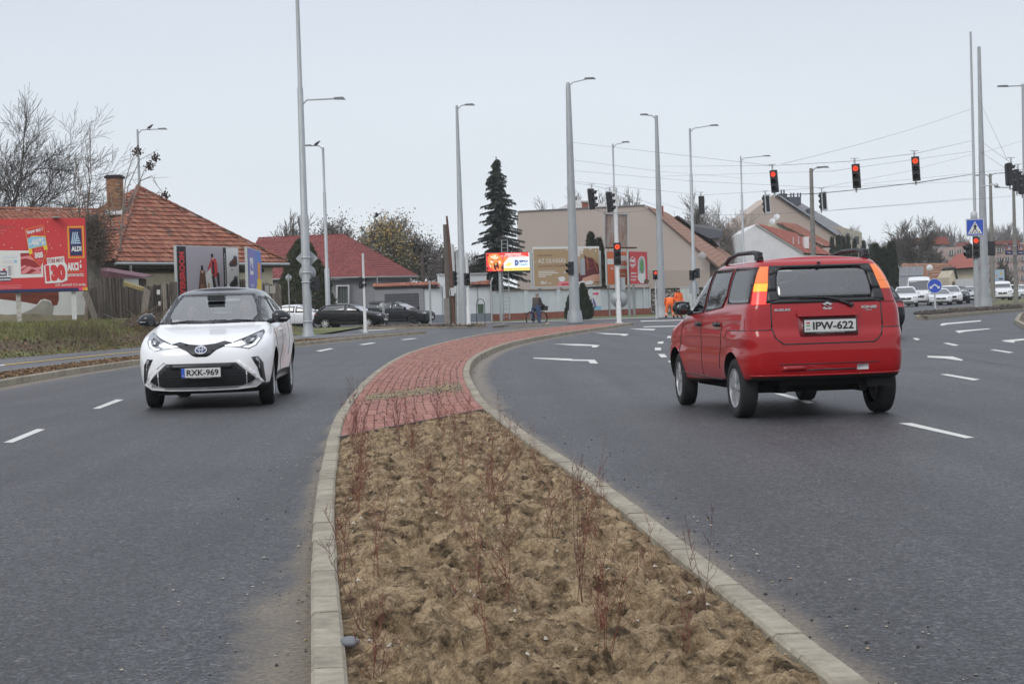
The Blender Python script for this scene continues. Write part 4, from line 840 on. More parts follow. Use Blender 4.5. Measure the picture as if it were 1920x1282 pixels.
class CropSheet(Sheet):
    """print laid out in the units of a measured elevation: scale units per metre"""
    def __init__(s, ox, oz, sc, sz=None): super().__init__(); s.ox, s.oz, s.sc, s.sz = ox, oz, sc, sz or sc
    def c(s, x, y): return ((x-s.ox)/s.sc, (s.oz-y)/s.sz)
    def P(s, pts, m, lay=None): return s.poly([s.c(*p) for p in pts], m, lay)
    def R(s, x0, y0, x1, y1, m, lay=None): return s.P([(x0, y1), (x1, y1), (x1, y0), (x0, y0)], m, lay)
    def D(s, x, y, r, m, lay=None, n=18, ry=None): a, b = s.c(x, y); return s.disc(a, b, r/s.sc, m, lay, n, (ry or r)/s.sz)
    def T(s, t, x0, y0, x1, y1, m, bold=.02, rot=0., lay=None): a = s.c(x0, y1); b = s.c(x1, y0); return s.text(t, a[0], a[1], b[0], b[1], m, bold, rot, lay)
# 1 --- red supermarket board
pr = P(164, 475, 63.5); pl_ = P(-104, 475, 62.2)
z1 = P(160, 409, 63.5).z; z0 = P(160, 546, 63.5).z
th, L, Hh = board('red_billboard', 'red supermarket billboard advertising bacon on two posts at the left edge', pl_, pr, z0, z1, legs=(), fw=.06)
s = CropSheet(1358-L*423, 1228, 423*1.0)
left = 1358-L*423
s.R(left+30, 95, 1340, 1215, K['red'], 1); s.R(left+30, 1172, 1210, 1215, K['navy'], 2); s.R(1210, 1168, 1262, 1215, K['mag'], 2); s.R(1262, 1168, 1315, 1215, K['org'], 2); s.R(1315, 1168, 1340, 1215, K['yel'], 3)
s.R(1068, 222, 1310, 712, K['yel'], 2); s.R(1076, 230, 1302, 704, K['org'], 3); s.R(1092, 246, 1286, 688, K['red'], 4); s.R(1100, 258, 1276, 672, K['navy'], 5)
for i, (a, b) in enumerate(((1116, 1150), (1142, 1182), (1168, 1214))): s.P([(a, 495), (a+20, 495), (b+14, 312), (b-4, 312)], K['lb'], 6)
for i, (x0, x1, y) in enumerate(((1210, 1238, 365), (1206, 1248, 400), (1202, 1256, 435), (1196, 1266, 470))): s.P([(x0, y), (x1-12, y), (x1, y+22), (x0-4, y+22)], K['lb'], 6)
s.T('ALDI', 1116, 530, 1268, 610, K['white'], .05, lay=7)
s.P([(40, 572), (690, 590), (685, 995), (35, 1000)], K['white'], 2); s.R(358, 620, 658, 942, K['red2'], 3)
for pts in ([(358, 680), (470, 660), (600, 700), (658, 690), (658, 720), (560, 740), (440, 700), (358, 715)], [(365, 900), (470, 820), (560, 850), (658, 830), (658, 870), (600, 900), (520, 860), (430, 930), (365, 940)], [(358, 830), (420, 800), (450, 830), (358, 870)], [(500, 930), (600, 890), (658, 900), (658, 942)]): s.P(pts, K['pink'], 4)
for y in (665, 690, 735, 760, 810, 835, 860, 885, 910, 935): s.R(90 if y < 780 else 60+(y % 3)*60, y, 320 if y < 700 else 250, y+5, K['gry'] if y > 700 else K['lb'], 3)
s.D(283, 745, 24, K['sky'], 4); s.R(170, 810, 215, 960, K['gry'], 3)
s.R(32, 885, 148, 962, K['navy'], 5); s.T('Hazait,', 40, 900, 138, 950, K['white'], .03, lay=6); s.R(30, 985, 212, 1042, K['navy'], 5); s.T('szeretettel', 40, 995, 204, 1032, K['white'], .03, lay=6); s.D(112, 868, 20, K['red'], 6)
s.T('SZELETELT BACON', 10, 190, 290, 236, K['white'], .035); s.T('200 g/csomag', 12, 250, 158, 282, K['pink'], .01); s.T('2 525 Ft/kg', 12, 296, 122, 324, K['pink'], .01); s.R(14, 345, 46, 398, K['lb'], 2)
s.P([(440, 258), (690, 196), (722, 215), (770, 580), (655, 838), (492, 660)], K['org'], 5); s.P([(450, 264), (690, 204), (716, 222), (760, 578), (652, 826), (500, 655)], K['red'], 6)
s.P([(465, 395), (500, 395), (530, 355), (735, 365), (765, 575), (715, 580), (700, 520), (530, 555), (540, 635), (490, 640)], K['yel'], 7); s.P([(470, 400), (530, 372), (728, 378), (748, 500), (485, 556)], K['sky'], 8)
s.T('Szuper akció!', 462, 250, 706, 322, K['white'], .04, rot=.20, lay=9); s.T('-46%', 490, 400, 722, 510, K['white'], .05, rot=.12, lay=10)
s.T('darabonként', 566, 562, 680, 590, K['pink'], .0, rot=.1, lay=9); s.T('505', 568, 612, 694, 700, K['white'], .06, rot=.1, lay=10); s.T('849 Ft', 606, 728, 680, 756, K['pink'], .0, rot=.1, lay=9)
s.P([(742, 705), (1005, 680), (1010, 770), (1045, 820), (1045, 1050), (960, 1085), (712, 1095), (700, 820), (755, 795)], K['white'], 7)
s.T('TÖBB MINT', 752, 700, 998, 778, K['red2'], .02, rot=.06, lay=8); s.T('130', 726, 806, 1018, 1060, K['red'], .09, rot=.05, lay=9)
s.T('AKCIÓ', 1045, 752, 1280, 905, K['white'], .06, rot=.03); s.R(1045, 916, 1290, 922, K['org'], 3); s.T('CSÜTÖRTÖKTŐL!', 1042, 944, 1290, 996, K['white'], .04); s.T('12.07. csütörtöktől 12.13. szerdáig', 862, 1098, 1312, 1152, K['white'], .015)
for y in (1104, 1128, 1148): s.R(34, y, 365 if y < 1140 else 345, y+7, K['pink'], 3)
fk = random.Random(3)
for _ in range(90):
    x, y = fk.uniform(left+60, 1030), fk.uniform(110, 560)
    if not (430 < x < 775): s.D(x, y, fk.choice((3, 4, 5, 8)), K['white'] if fk.random() < .6 else K['pink'], 2, 6)
pnt = s.build('poster_print', th); pnt.location = (0, -.03, z0)
for px, m in ((30, mat('post_patchy', (.45, .42, .38), .8, var=.4, scale=6)), (135, M_WHP)):
    x = L*(px+104)/268.; q = MB(); zg = bank_z(6.3, 62)-.1; q.box((x, .16, (z0+.2+zg)/2), (.17, .14, z0+.2-zg)); q.build('leg', m, th)
for x in (1.5, 3.9): q = MB(); q.box((x, -.2, z1+.03), (.25, .45, .04)); q.build('lamp_bracket', M_STEEL, th)
# 2 --- shoe shop board
a, b = P(331, 520, 73.5), P(448, 520, 78.0); z1 = P(331, 459.5, 73.5).z; z0 = z1-2.75
th, L, Hh = board('shoe_billboard', 'black-edged billboard with two winter-dressed figures and two boots behind the white car', a, b, z0, z1, frame=M_FRW, fw=.05, legs=(1.2, 4.3), lz=.4)
sc = 1000/L; s = CropSheet(0, Hh*sc, sc); hh = Hh*sc
s.R(12, 10, 988, hh-10, K['lil'], 1); s.R(12, 10, 145, hh-10, K['blk'], 2); s.R(735, 10, 785, hh-10, K['blk'], 2); s.R(785, 10, 988, hh-10, K['white'], 2)
s.text('PLAYERSROOM', .08*L, Hh*.44, .08*L+Hh*.8, Hh*.44+.35, K['red'], .05, rot=pi/2, lay=3) if False else None
v = (Hh*.86, .42); s.text('PLAYERSROOM', .078*L-v[0]/2, Hh*.47-v[1]/2, .078*L+v[0]/2, Hh*.47+v[1]/2, K['red'], .05, rot=pi/2, lay=3)
v = (Hh*.84, .13); s.text('TÉLEN IS! playersroom.hu', .76*L-v[0]/2, Hh*.47-v[1]/2, .76*L+v[0]/2, Hh*.47+v[1]/2, K['white'], .02, rot=pi/2, lay=3)
h_ = hh/538
def S2(pts, m, lay): s.P([((x-150)/5.75*10*.98+12, (y-290)*h_*1.0) for x, y in pts], m, lay)
S2([(400, 530), (450, 480), (490, 560), (490, 780), (420, 790)], K['white'], 3)
S2([(352, 500), (395, 500), (405, 600), (410, 650), (390, 740), (375, 820), (300, 830), (305, 720), (335, 640)], K['brn'], 4); S2([(362, 455), (378, 455), (384, 500), (358, 500)], K['blk'], 4); S2([(360, 498), (382, 498), (382, 520), (362, 520)], K['skin'], 5); S2([(350, 620), (385, 610), (385, 740), (350, 810), (325, 800)], pm('rust_trousers', (.26, .13, .07)), 5)
S2([(460, 400), (500, 395), (512, 440), (515, 545), (480, 560), (455, 520), (455, 455), (425, 500), (422, 480)], K['red'], 6); S2([(457, 355), (476, 355), (480, 385), (458, 388)], K['blk'], 6); S2([(460, 385), (478, 383), (478, 405), (464, 405)], K['skin'], 7); S2([(463, 420), (482, 420), (484, 540), (466, 530)], K['blk'], 7)
S2([(458, 540), (484, 545), (500, 680), (488, 685), (470, 640)], K['blk'], 6); S2([(500, 520), (530, 515), (532, 630), (515, 632), (508, 560)], K['blk'], 6); S2([(420, 600), (435, 610), (440, 720), (415, 715)], K['tan'], 6)
for (oy, m) in ((0, K['brn']), (178, K['blk'])): S2([(626, 445+oy), (640, 420+oy), (665, 400+oy), (680, 365+oy), (708, 372+oy), (712, 440+oy), (700, 460+oy), (640, 465+oy)], K['dgr'], 3); S2([(636, 440+oy), (660, 412+oy), (690, 390+oy), (704, 398+oy), (704, 440+oy), (650, 455+oy)], m, 4)
s.text('FILA', .86*L, Hh*.615, .9*L, Hh*.64, K['dgr'], .03, lay=3); s.text('WALCZAKOM', .85*L, Hh*.275, .95*L, Hh*.30, K['dgr'], .02, lay=3)
pnt = s.build('poster_print', th); pnt.location = (0, -.03, z0)
# 3 --- blue board edge-on
a, b = P(464.5, 520, 73.5), P(489.5, 520, 79.2); z1 = P(465, 462.5, 73.5).z; z0 = z1-2.9
th, L, Hh = board('blue_billboard', 'blue and violet billboard turned almost edge-on beside the shoe billboard', a, b, z0, z1, frame=M_FRW, fw=.05, legs=(1., 6.), lz=.3)
s = Sheet(); s.rect(.05, .05, L-.05, Hh-.05, pm('cornflower', (.13, .22, .58)), 1); s.rect(.05, .05, L*.5, Hh-.05, pm('violet', (.20, .19, .52)), 2); s.rect(.7, Hh*.6, 2.0, Hh*.85, K['white'], 3); s.rect(L*.62, Hh*.05, L*.95, Hh*.55, K['yel'], 3); s.rect(L*.68, Hh*.55, L*.9, Hh*.8, K['org'], 3); s.disc(L*.6, Hh*.28, .5, K['yel'], 4); s.text('ÁLL', .8, Hh*.66, 1.9, Hh*.79, K['blue'], .05, lay=4); s.text('A JÓ', .8, Hh*.4, 2.3, Hh*.48, K['white'], .04, lay=4); s.text('BANKI', .8, Hh*.3, 2.5, Hh*.37, K['white'], .04, lay=4); s.text('ÉS', .8, Hh*.12, 1.5, Hh*.18, K['white'], .04, lay=4)
pnt = s.build('poster_print', th); pnt.location = (0, -.03, z0)
# 4 --- LED screen
a, b = P(911, 500, 113), P(994, 500, 113.6); z1 = P(911, 474, 113).z; z0 = P(911, 509.5, 113).z
th, L, Hh = board('led_screen', 'lit screen with orange roaring beast and pale advert on a steel mast', a, b, z0, z1, frame=M_BLACK, fw=.04, legs=(L*0+.95,), legw=.16, cat='screen')
sc = 1000/L; s = CropSheet(0, Hh*sc, sc); hh = Hh*sc
def em(n, c, k=1.0): return mat('led_'+n, c, .6, var=0, emit=k)
EW, ER, EO, EY, EB, ED, EP = em('white', (.72, .74, .74), .75), em('red', (.72, .05, .04), .8), em('orange', (.85, .22, .05), .8), em('yellow', (.80, .62, .16), .75), em('blue', (.07, .12, .30), .6), em('dark', (.10, .02, .02), .3), em('pale', (.9, .55, .38), .8)
s.R(12, 8, 988, hh-8, EW, 1); s.R(12, 8, 400, hh-8, ER, 2)
s.P([(60, 60), (150, 20), (280, 30), (360, 120), (390, 220), (340, 330), (330, 400), (180, 400), (90, 300), (40, 180)], EO, 3)
for p in ([(90, 90), (200, 60), (300, 110), (250, 150), (160, 140)], [(110, 170), (170, 190), (150, 240), (100, 220)], [(280, 180), (340, 200), (330, 270), (290, 240)], [(60, 250), (120, 290), (110, 340)], [(180, 60), (240, 40), (230, 90)]): s.P(p, EP, 4)
for p in ([(190, 230), (270, 220), (300, 330), (250, 400), (190, 380), (170, 300)], [(130, 140), (180, 160), (140, 175)], [(240, 150), (300, 140), (270, 170)], [(20, 60), (60, 20), (70, 90)], [(12, 300), (60, 340), (30, 420)], [(330, 330), (395, 250), (395, 420)]): s.P(p, ED, 5)
s.P([(205, 240), (225, 290), (240, 240)], EY, 6); s.P([(230, 380), (250, 330), (265, 380)], EY, 6); s.P([(215, 330), (255, 320), (245, 385)], ER, 6)
s.R(400, 8, 970, 105, ER, 3); s.T('VIGYÁZZ!', 430, 22, 800, 62, EW, .06, lay=4); s.T('Az új vadász területem...', 330, 70, 930, 100, EW, .03, lay=4)
s.P([(400, 105), (520, 105), (400, 240)], EO, 3); s.T('D', 650, 170, 740, 300, EB, .12, lay=4); s.T('EPO', 755, 178, 950, 235, EB, .07, lay=4); s.T('Nagyker', 755, 255, 960, 300, em('teal', (.05, .35, .5), .6), .04, lay=4); s.R(400, 345, 988, hh-8, EY, 2); s.T('Tokaji vasvári út 37', 420, 352, 970, 395, em('olive', (.5, .30, .04), .5), .02, lay=4); s.P([(440, 270), (520, 220), (580, 240), (560, 300), (450, 310)], EY, 3)
pnt = s.build('screen_print', th); pnt.location = (0, -.03, z0)
q = MB()
for dx in (1.15, 1.55): q.tube([(dx, .3, .1), (dx, .3, z1+.8)], .03, 6)
for i in range(22): q.tube([(1.15, .3, .3+i*.25), (1.55, .3, .3+i*.25)], .018, 5)
q.build('ladder', M_STEEL, th)
# 5 --- reading campaign board
a, b = P(995.5, 500, 124), P(1127, 500, 127); z1 = P(996, 471.5, 124).z; z0 = P(996, 540.5, 124).z
th, L, Hh = board('tan_billboard', 'tan book-campaign billboard with reading woman in white frame between screen and cypress', a, b, z0, z1, frame=M_FRW, fw=.12, legs=(.8, 2.6, 4.4), lz=0)
sc = 595/L; s = CropSheet(530, 808, sc)
s.R(545, 515, 1110, 800, K['white'], 1); s.R(552, 530, 1106, 797, K['tan'], 2)
s.T('BÚVÓHELY KÖNYVVÁSÁR', 582, 570, 708, 582, K['mar'], .02, lay=3); s.T('AZ OLVASÁS', 588, 592, 820, 630, K['white'], .0, lay=3); s.T('A KEDVENC ÜNNEPEM', 588, 642, 820, 660, K['mar'], .0, lay=3)
for y, x in ((688, 730), (700, 755), (712, 700), (724, 650)): s.R(588, y, x, y+5, K['white'], 3)
s.T('libri', 608, 758, 655, 780, K['white'], .03, lay=3); s.R(668, 774, 695, 778, K['white'], 3)
s.P([(965, 560), (1000, 590), (1050, 600), (1100, 650), (1106, 700), (1106, 775), (920, 775), (890, 740), (940, 700), (960, 640)], K['mar'], 3); s.D(944, 556, 34, K['white'], 4); 
for dx, dy in ((-14, -10), (8, -14), (-6, 12), (16, 6)): s.D(944+dx, 556+dy, 11, K['skin'], 5); s.D(944+dx, 556+dy, 8.5, K['white'], 6)
s.P([(940, 560), (985, 540), (975, 620), (945, 640)], K['tan'], 5); s.P([(925, 600), (960, 590), (965, 650), (930, 660)], K['skin'], 4)
s.P([(1050, 720), (1106, 715), (1106, 770), (950, 775), (960, 745)], K['skin'], 5); s.P([(915, 775), (960, 762), (985, 770), (1030, 760), (1056, 772), (1040, 790), (920, 790)], K['white'], 6); s.P([(735, 797), (760, 765), (850, 762), (860, 797)], K['pink'], 4); s.P([(750, 735), (800, 728), (812, 745), (800, 765), (765, 765)], K['white'], 5); s.P([(780, 780), (840, 776), (840, 790), (782, 793)], K['red'], 6)
for a_, b_ in (((975, 610), (1040, 640)), ((1000, 590), (1010, 680)), ((1060, 620), (1090, 700)), ((980, 690), (1080, 660))): s.P([a_, (a_[0]+3, a_[1]), (b_[0]+3, b_[1]), b_], K['org'], 5)
for x, y, r in ((1033, 535, 14), (1078, 548, 10), (808, 700, 14), (835, 537, 10), (560, 625, 8), (640, 545, 5), (780, 545, 5), (1055, 575, 6), (735, 740, 5), (1095, 570, 5)): s.P([(x, y-r), (x+r*.2, y-r*.2), (x+r, y), (x+r*.2, y+r*.2), (x, y+r), (x-r*.2, y+r*.2), (x-r, y), (x-r*.2, y-r*.2)], K['white'], 7)
pnt = s.build('poster_print', th); pnt.location = (0, -.03, z0)
# 6 --- orange and red double board, rusty panel above
a, b = P(1137, 500, 126), P(1177.5, 500, 128); z1 = P(1137, 470, 126).z; z0 = P(1137, 535, 126).z
th, L, Hh = board('orange_billboard', 'orange DIY-store billboard partly behind the white signal post', a, b, z0, z1, frame=M_FRW, fw=.07, legs=(.4, 1.4))
s = CropSheet(1182, 800, 184/L, 298/Hh); s.R(1188, 510, 1366, 792, K['obi'], 1); s.R(1188, 572, 1240, 620, K['white'], 2); s.R(1285, 545, 1366, 660, K['white'], 2); s.T('OBI', 1296, 590, 1358, 632, K['obi'], .09, lay=3); s.T('Ön', 1215, 640, 1237, 664, K['white'], .03, lay=2); s.T('ÉRTHETŐBB', 1280, 694, 1340, 714, K['white'], .03, lay=2); s.T('éljük át', 1280, 730, 1325, 752, K['white'], .03, lay=2); pnt = s.build('poster_print', th); pnt.location = (0, -.03, z0)
a, b = P(1178, 500, 126.5), P(1214.5, 500, 129.5); z1 = P(1178, 471, 126.5).z; z0 = P(1178, 534.5, 126.5).z
th, L, Hh = board('red_white_billboard', 'red billboard with white hexagon badge and picture window, right of the orange one', a, b, z0, z1, frame=M_FRW, fw=.07, legs=(.4, 1.2))
s = CropSheet(1368, 800, 165/L, 292/Hh); s.R(1376, 510, 1526, 792, K['red'], 1)
hx = lambda cx, cy, r, k: [(cx+r*sin(pi/3*i), cy-r*k*cos(pi/3*i)) for i in range(6)]
s.P(hx(1402, 602, 27, 1.9), K['white'], 2); s.P(hx(1402, 602, 23, 1.9), K['red'], 3); s.T('nagy', 1383, 578, 1422, 606, K['white'], .06, lay=4); s.T('pad', 1388, 615, 1418, 640, K['white'], .06, lay=4)
s.T('Jöhet', 1384, 690, 1430, 708, K['white'], .05, lay=2); s.T('Csapat', 1384, 718, 1436, 736, K['white'], .05, lay=2); s.T('kóstoló', 1384, 744, 1430, 762, K['white'], .05, lay=2)
s.P([(1445, 600), (1460, 560), (1480, 545), (1502, 560), (1508, 600), (1508, 760), (1490, 785), (1465, 785), (1442, 750)], K['white'], 2); s.P([(1450, 602), (1464, 566), (1480, 553), (1497, 566), (1502, 600), (1502, 700), (1450, 700)], K['gry'], 3); s.P([(1465, 600), (1480, 570), (1495, 610), (1490, 700), (1460, 700)], K['grn'], 4); s.R(1455, 680, 1500, 740, K['white'], 4); s.D(1515, 770, 22, K['brn'], 3); pnt = s.build('poster_print', th); pnt.location = (0, -.03, z0)
th = thing('rusty_hoarding', 'old rusty sheet-metal hoarding with peeling white paint above the orange billboard', 'hoarding', tuple(P(1134, 465, 132))); o_ = Vector(th.location); rr = random.Random(9)
for i in range(6):
    x0 = 1135+i*7; q = MB(); q.prism([P(x0, 464+i*.2, 132)-o_, P(x0+6.6, 464+i*.2, 132)-o_, P(x0+6.6, 401+i*.3, 132)-o_, P(x0, 401+i*.3, 132)-o_], (0, .06, 0)); q.build('sheet', mat('peeling%d' % (i % 3), (.42, .42, .40), .8, var=.2, scale=(1.3, 1.7, 2.1)[i % 3], col2=(.20, .085, .05), streak=(1.3, 1, .35), detail=8), th)
q = MB(); [q.prism([P(a_, b_, 131.8)-o_, P(c_, b_+.2, 131.8)-o_, P(c_, d_, 131.8)-o_, P(a_, d_, 131.8)-o_], (0, .1, 0)) for a_, b_, c_, d_ in ((1133, 399, 1178, 401.5), (1133, 399, 1135, 466), (1176, 401, 1178, 466))]; q.build('frame', M_STEEL, th)
q = MB(); [q.prism([P(1137, 463+k, 129.5+k)-o_, P(1195, 463+k, 129.5+k)-o_, P(1195, 464.5+k, 129.5+k)-o_, P(1137, 464.5+k, 129.5+k)-o_], (0, 2.2, 0)) for k in (0,)]; q.prism([P(1140, 464, 133)-o_, P(1141, 464, 133)-o_, P(1141, 610, 133)-o_, P(1140, 610, 133)-o_], (0, .1, 0)); q.prism([P(1175, 464, 133)-o_, P(1176, 464, 133)-o_, P(1176, 610, 133)-o_, P(1175, 610, 133)-o_], (0, .1, 0)); q.build('catwalk', M_RUST, th)
# small far boards at right
a, b = P(1863, 515, 190), P(1883, 515, 192); z1 = P(1863, 505, 190).z; z0 = P(1863, 528.5, 190).z
th, L, Hh = board('small_blue_billboard', 'small pale blue billboard with yellow mark beyond the right poles', a, b, z0, z1, frame=M_FRW, fw=.06, legs=(L*0+.8,)); s = Sheet(); s.rect(.08, .08, L-.08, Hh-.08, K['lb'], 1); s.disc(L*.68, Hh*.66, .22, K['yel'], 2); s.disc(L*.25, Hh*.5, .16, K['org'], 2); s.rect(L*.45, Hh*.15, L*.85, Hh*.3, K['dgr'], 2); pnt = s.build('poster_print', th); pnt.location = (0, -.03, z0)
for i, (x0, lb) in enumerate(((1885, 'small navy supermarket sign, the left of two on the lamp pole'), (1907, 'small navy supermarket sign at the right edge of the picture'))):
    a, b = P(x0, 468, 135), P(x0+13.5, 468, 135); z1 = P(x0, 459, 135).z; z0 = P(x0, 478, 135).z; th, L, Hh = board('hanging_sign', lb, a, b, z0, z1, frame=M_BLACK, fw=.02, t_=.06, cat='sign'); th['group'] = 'navy supermarket signs on the lamp poles'
    s = Sheet(); s.rect(.02, .02, L-.02, Hh-.02, K['navy'], 1); s.rect(.1, Hh*.45, L-.1, Hh*.93, K['org'], 2); s.rect(.14, Hh*.5, L-.14, Hh*.89, K['navy'], 3); s.poly([(.2, Hh*.66), (.3, Hh*.84), (L-.2, Hh*.66)], K['lb'], 4); s.text('ALDI', .17, Hh*.53, L-.17, Hh*.62, K['white'], .05, lay=4); s.text('1 perc', .12, Hh*.15, L-.12, Hh*.28, K['white'], .03, lay=2); pnt = s.build('sign_print', th); pnt.location = (0, -.03, z0)
    q = MB(); q.tube([(L+.02, .05, z0+.1), (L+.35 if i == 0 else -.35, .05, z0+.1)], .03, 5); q.tube([(0, .05, z1-.1), (L+.35 if i == 0 else -.35, .05, z1-.1)], .03, 5); q.build('bracket', M_STEEL, th)
# ================================================================== POLES, SIGNALS, WIRES, SIGNS
M_LAMPH = mat('lamp_head', (.12, .125, .13), .5, metal=.3, var=.1)
M_CONCP = mat('concrete_pole', (.22, .21, .19), .9, var=.2, scale=6)
L_RED = mat('lit_red_lens', (.95, .05, .02), .4, var=0, emit=1.6); L_REDO = mat('lit_red_orange_lens', (1., .075, .02), .4, var=0, emit=1.35)
L_OFF = mat('dark_lens', (.012, .013, .012), .25, var=0)
def pole(name, label, base, dtop, secs, arms=(), d=None, group=None, m=None, flange=.0, top_px=None, cat='lamp post'):
    """base: (px,py) on the ground or (px, d) with d given; dtop: picture y of the top"""
    if d is None: b = G(*base)
    else: p = P(base[0], base[1], d); b = Vector((p.x, d, 0))
    dd = b.y; xt = base[0]; H1 = P(xt-12, dtop, dd).z
    th = thing(name, label, cat, tuple(b), 0, group); q = MB(); m = m or M_STEEL
    pts = []; rad = []
    for i, (f_, r_) in enumerate(secs):
        pts.append((0, 0, H1*f_)); rad.append(r_)
    q.tube(pts, rad, 12); q.build('pole', m, th)
    if flange: q = MB(); q.lathe([(0, 0), (flange, 0), (flange, .06), (secs[0][1]*1.15, .3), (secs[0][1], .7)], (0, 0, 0), (0, 0, 1), 8); q.build('base_flange', m, th)
    k = dd/FP
    for (y, dx, hd, lift) in arms:
        z = P(xt-10, y, dd).z; L = dx*k; sg = 1 if L > 0 else -1; q = MB()
        q.tube([(0, 0, z-.25*(1 if lift else 0)), (sg*.25, 0, z), (L*.75, 0, z+lift)], .035, 6); ar = q.build('arm', m, th)
        q = MB(); hl_ = hd; e_ = Vector((L, 0, z+lift)); c_ = e_-Vector((sg*hl_/2, 0, 0))
        q.add([c_+Vector((a_*hl_/2, b_*w_, z_)) for a_, b_, w_, z_ in ((-1, -1, .09, -.03), (1, -1, .14, -.04), (1, 1, .14, -.04), (-1, 1, .09, -.03), (-1, -1, .07, .05), (.6, -1, .1, .06), (.6, 1, .1, .06), (-1, 1, .07, .05))], [(3, 2, 1, 0), (4, 5, 6, 7), (0, 1, 5, 4), (1, 2, 6, 5), (2, 3, 7, 6), (3, 0, 4, 7)])
        q.build('lamp_head', M_LAMPH, ar)
    return th, H1
LG = 'street lamps round the junction'
s3 = lambda a, b, c: [(0, a), (.33, a), (.335, b), (.75, b*.95), (.755, c), (1, c)]
pa, hA = pole('street_lamp', 'tall galvanised mast with road sign backs, cut by the picture top beside the white car', (578, 636), -45, [(0, .18), (.34, .17), (.345, .14), (.69, .115), (.695, .09), (1, .07)], [(188, 84, .45, .02)], flange=.30, group=LG)
pole('street_lamp', 'lamp post with left arm bearing a crow, behind the tall sign mast', (615, 570), 277, s3(.15, .10, .07), [(273, -36, .55, .02)], d=104, group=LG)
pole('street_lamp', 'lamp post with arm to the right and a crow, standing above the tiled house roof', (268, 540), 243, [(0, .1), (.6, .09), (1, .06)], [(244, 56, .55, .02)], d=105, group=LG)
pole('street_lamp', 'leaning-looking slender lamp post with short right arm left of the spruce', (869, 612), 198, [(0, .26), (.1, .25), (.3, .22), (.31, .18), (1, .07)], [(198, 34, .55, .02)], group=LG)
pb_, _ = pole('street_lamp', 'thick galvanised mast with lamp on top left of the red-arrow signal', (1078, 606), 155, [(0, .36), (.08, .28), (.25, .26), (.5, .22), (.75, .18), (.98, .13), (1, .09)], [(155, 52, .6, .18)], flange=.44, group=LG)
pole('street_lamp', 'grey mast with short curled lamp arm to the left beside the bending worker', (1241, 596), 217, [(0, .30), (.1, .25), (.5, .18), (1, .10)], [(217, -30, .5, .08)], flange=.40, group=LG)
pole('street_lamp', 'slender lamp post with signal and sign back left of the red car', (1303, 592), 241, s3(.15, .11, .07), [(241, 54, .55, .15)], group=LG)
pole('street_lamp', 'lamp post with long right arm above the front of the red car roof', (1396, 560), 293, s3(.15, .10, .06), [(297, 56, .6, .12)], d=140, group=LG)
pole('street_lamp', 'old concrete lamp post with a fat pale lamp over the white gable', (1527, 560), 316, [(0, .2), (1, .11)], [(316, 34, .75, .05)], d=107, group=LG, m=M_CONCP)
pole('street_lamp', 'thin lamp post with right arm directly behind the red-arrow signal post', (1158, 590), 270, s3(.14, .10, .06), [(271, 32, .55, .14)], d=125, group=LG)
pR1, _ = pole('signal_mast', 'slim galvanised mast carrying the pedestrian crossing sign and signal heads at right', (1832, 579), 60, [(0, .16), (.33, .165), (.34, .14), (.35, .09), (1, .06)], [], group=None, cat='mast', d=99.5)
pole('wire_mast', 'stout eight-sided mast with flared base just right of the crossing sign', (1847, 581), 88, [(0, .38), (.04, .30), (.25, .25), (.5, .19), (.8, .13), (1, .10)], [], flange=.46, cat='mast', d=104)
pc1, _ = pole('street_lamp', 'old concrete post with two short level lamp arms behind the stout right mast', (1862, 558), 326, [(0, .2), (1, .11)], [(326, 42, .5, .04), (328, -28, .3, -.02)], d=135, group=LG, m=M_CONCP)
pole('street_lamp', 'far concrete post with two navy signs near the right edge', (1905, 555), 352, [(0, .2), (1, .11)], [(352, -34, .4, .05)], d=136, group=LG, m=M_CONCP)
pole('street_lamp', 'lamp mast cut by the right edge with a long arm to the left', (1928, 575), 158, [(0, .2), (.4, .17), (1, .1)], [(161, -48, .65, .0)], d=100, group=LG)
# twin old poles
tp = thing('utility_pole', 'old weathered wooden and rusty steel twin poles strapped to concrete stubs by the pale wall', 'utility pole', (P(843, 600, 110).x, 110, 0)); zt_, zt2 = P(833, 421, 110).z, P(838, 405, 110).z
q = MB(); q.tube([(0, 0, 0), (-.10, 0, zt_)], [.2, .14], 8); q.build('wooden_pole', M_WOOD, tp); q = MB(); q.tube([(.25, 0, 0), (.1, 0, zt2-1.6), (.02, 0, zt2)], [.2, .1, .06], 6); q.build('rusty_pole', M_RUST, tp)
q = MB(); q.box((-.15, -.25, .8), (.35, .3, 1.6)); q.box((.5, 0, .95), (.25, .3, 1.9)); q.build('concrete_stub', M_CONCP, tp); q = MB(); q.box((.22, -.2, 2.0), (.25, .12, .5)); q.box((.1, -.2, 1.95), (.1, .12, .4)); q.build('meter_box', M_STEELP, tp)
bp_ = thing('chimney_pipe', 'white flue pipe standing behind the old twin poles', 'pipe', (P(849, 540, 118).x, 118, 2)); q = MB(); q.tube([(0, 0, 0), (-.05, 0, P(846, 459, 118).z-2)], .22, 10); q.build('pipe', M_WHP, bp_)
tp2 = thing('utility_pole', 'dark thin wooden pole before the leafless trees left of the twin poles', 'utility pole', (P(795, 560, 125).x, 125, 0)); q = MB(); q.tube([(0, 0, 0), (-.05, 0, P(792, 473, 125).z)], [.16, .12], 7); q.tube([(.05, 0, 3.8), (.8, 0, 1.8)], .05, 5); q.build('pole', M_WOOD3, tp2)
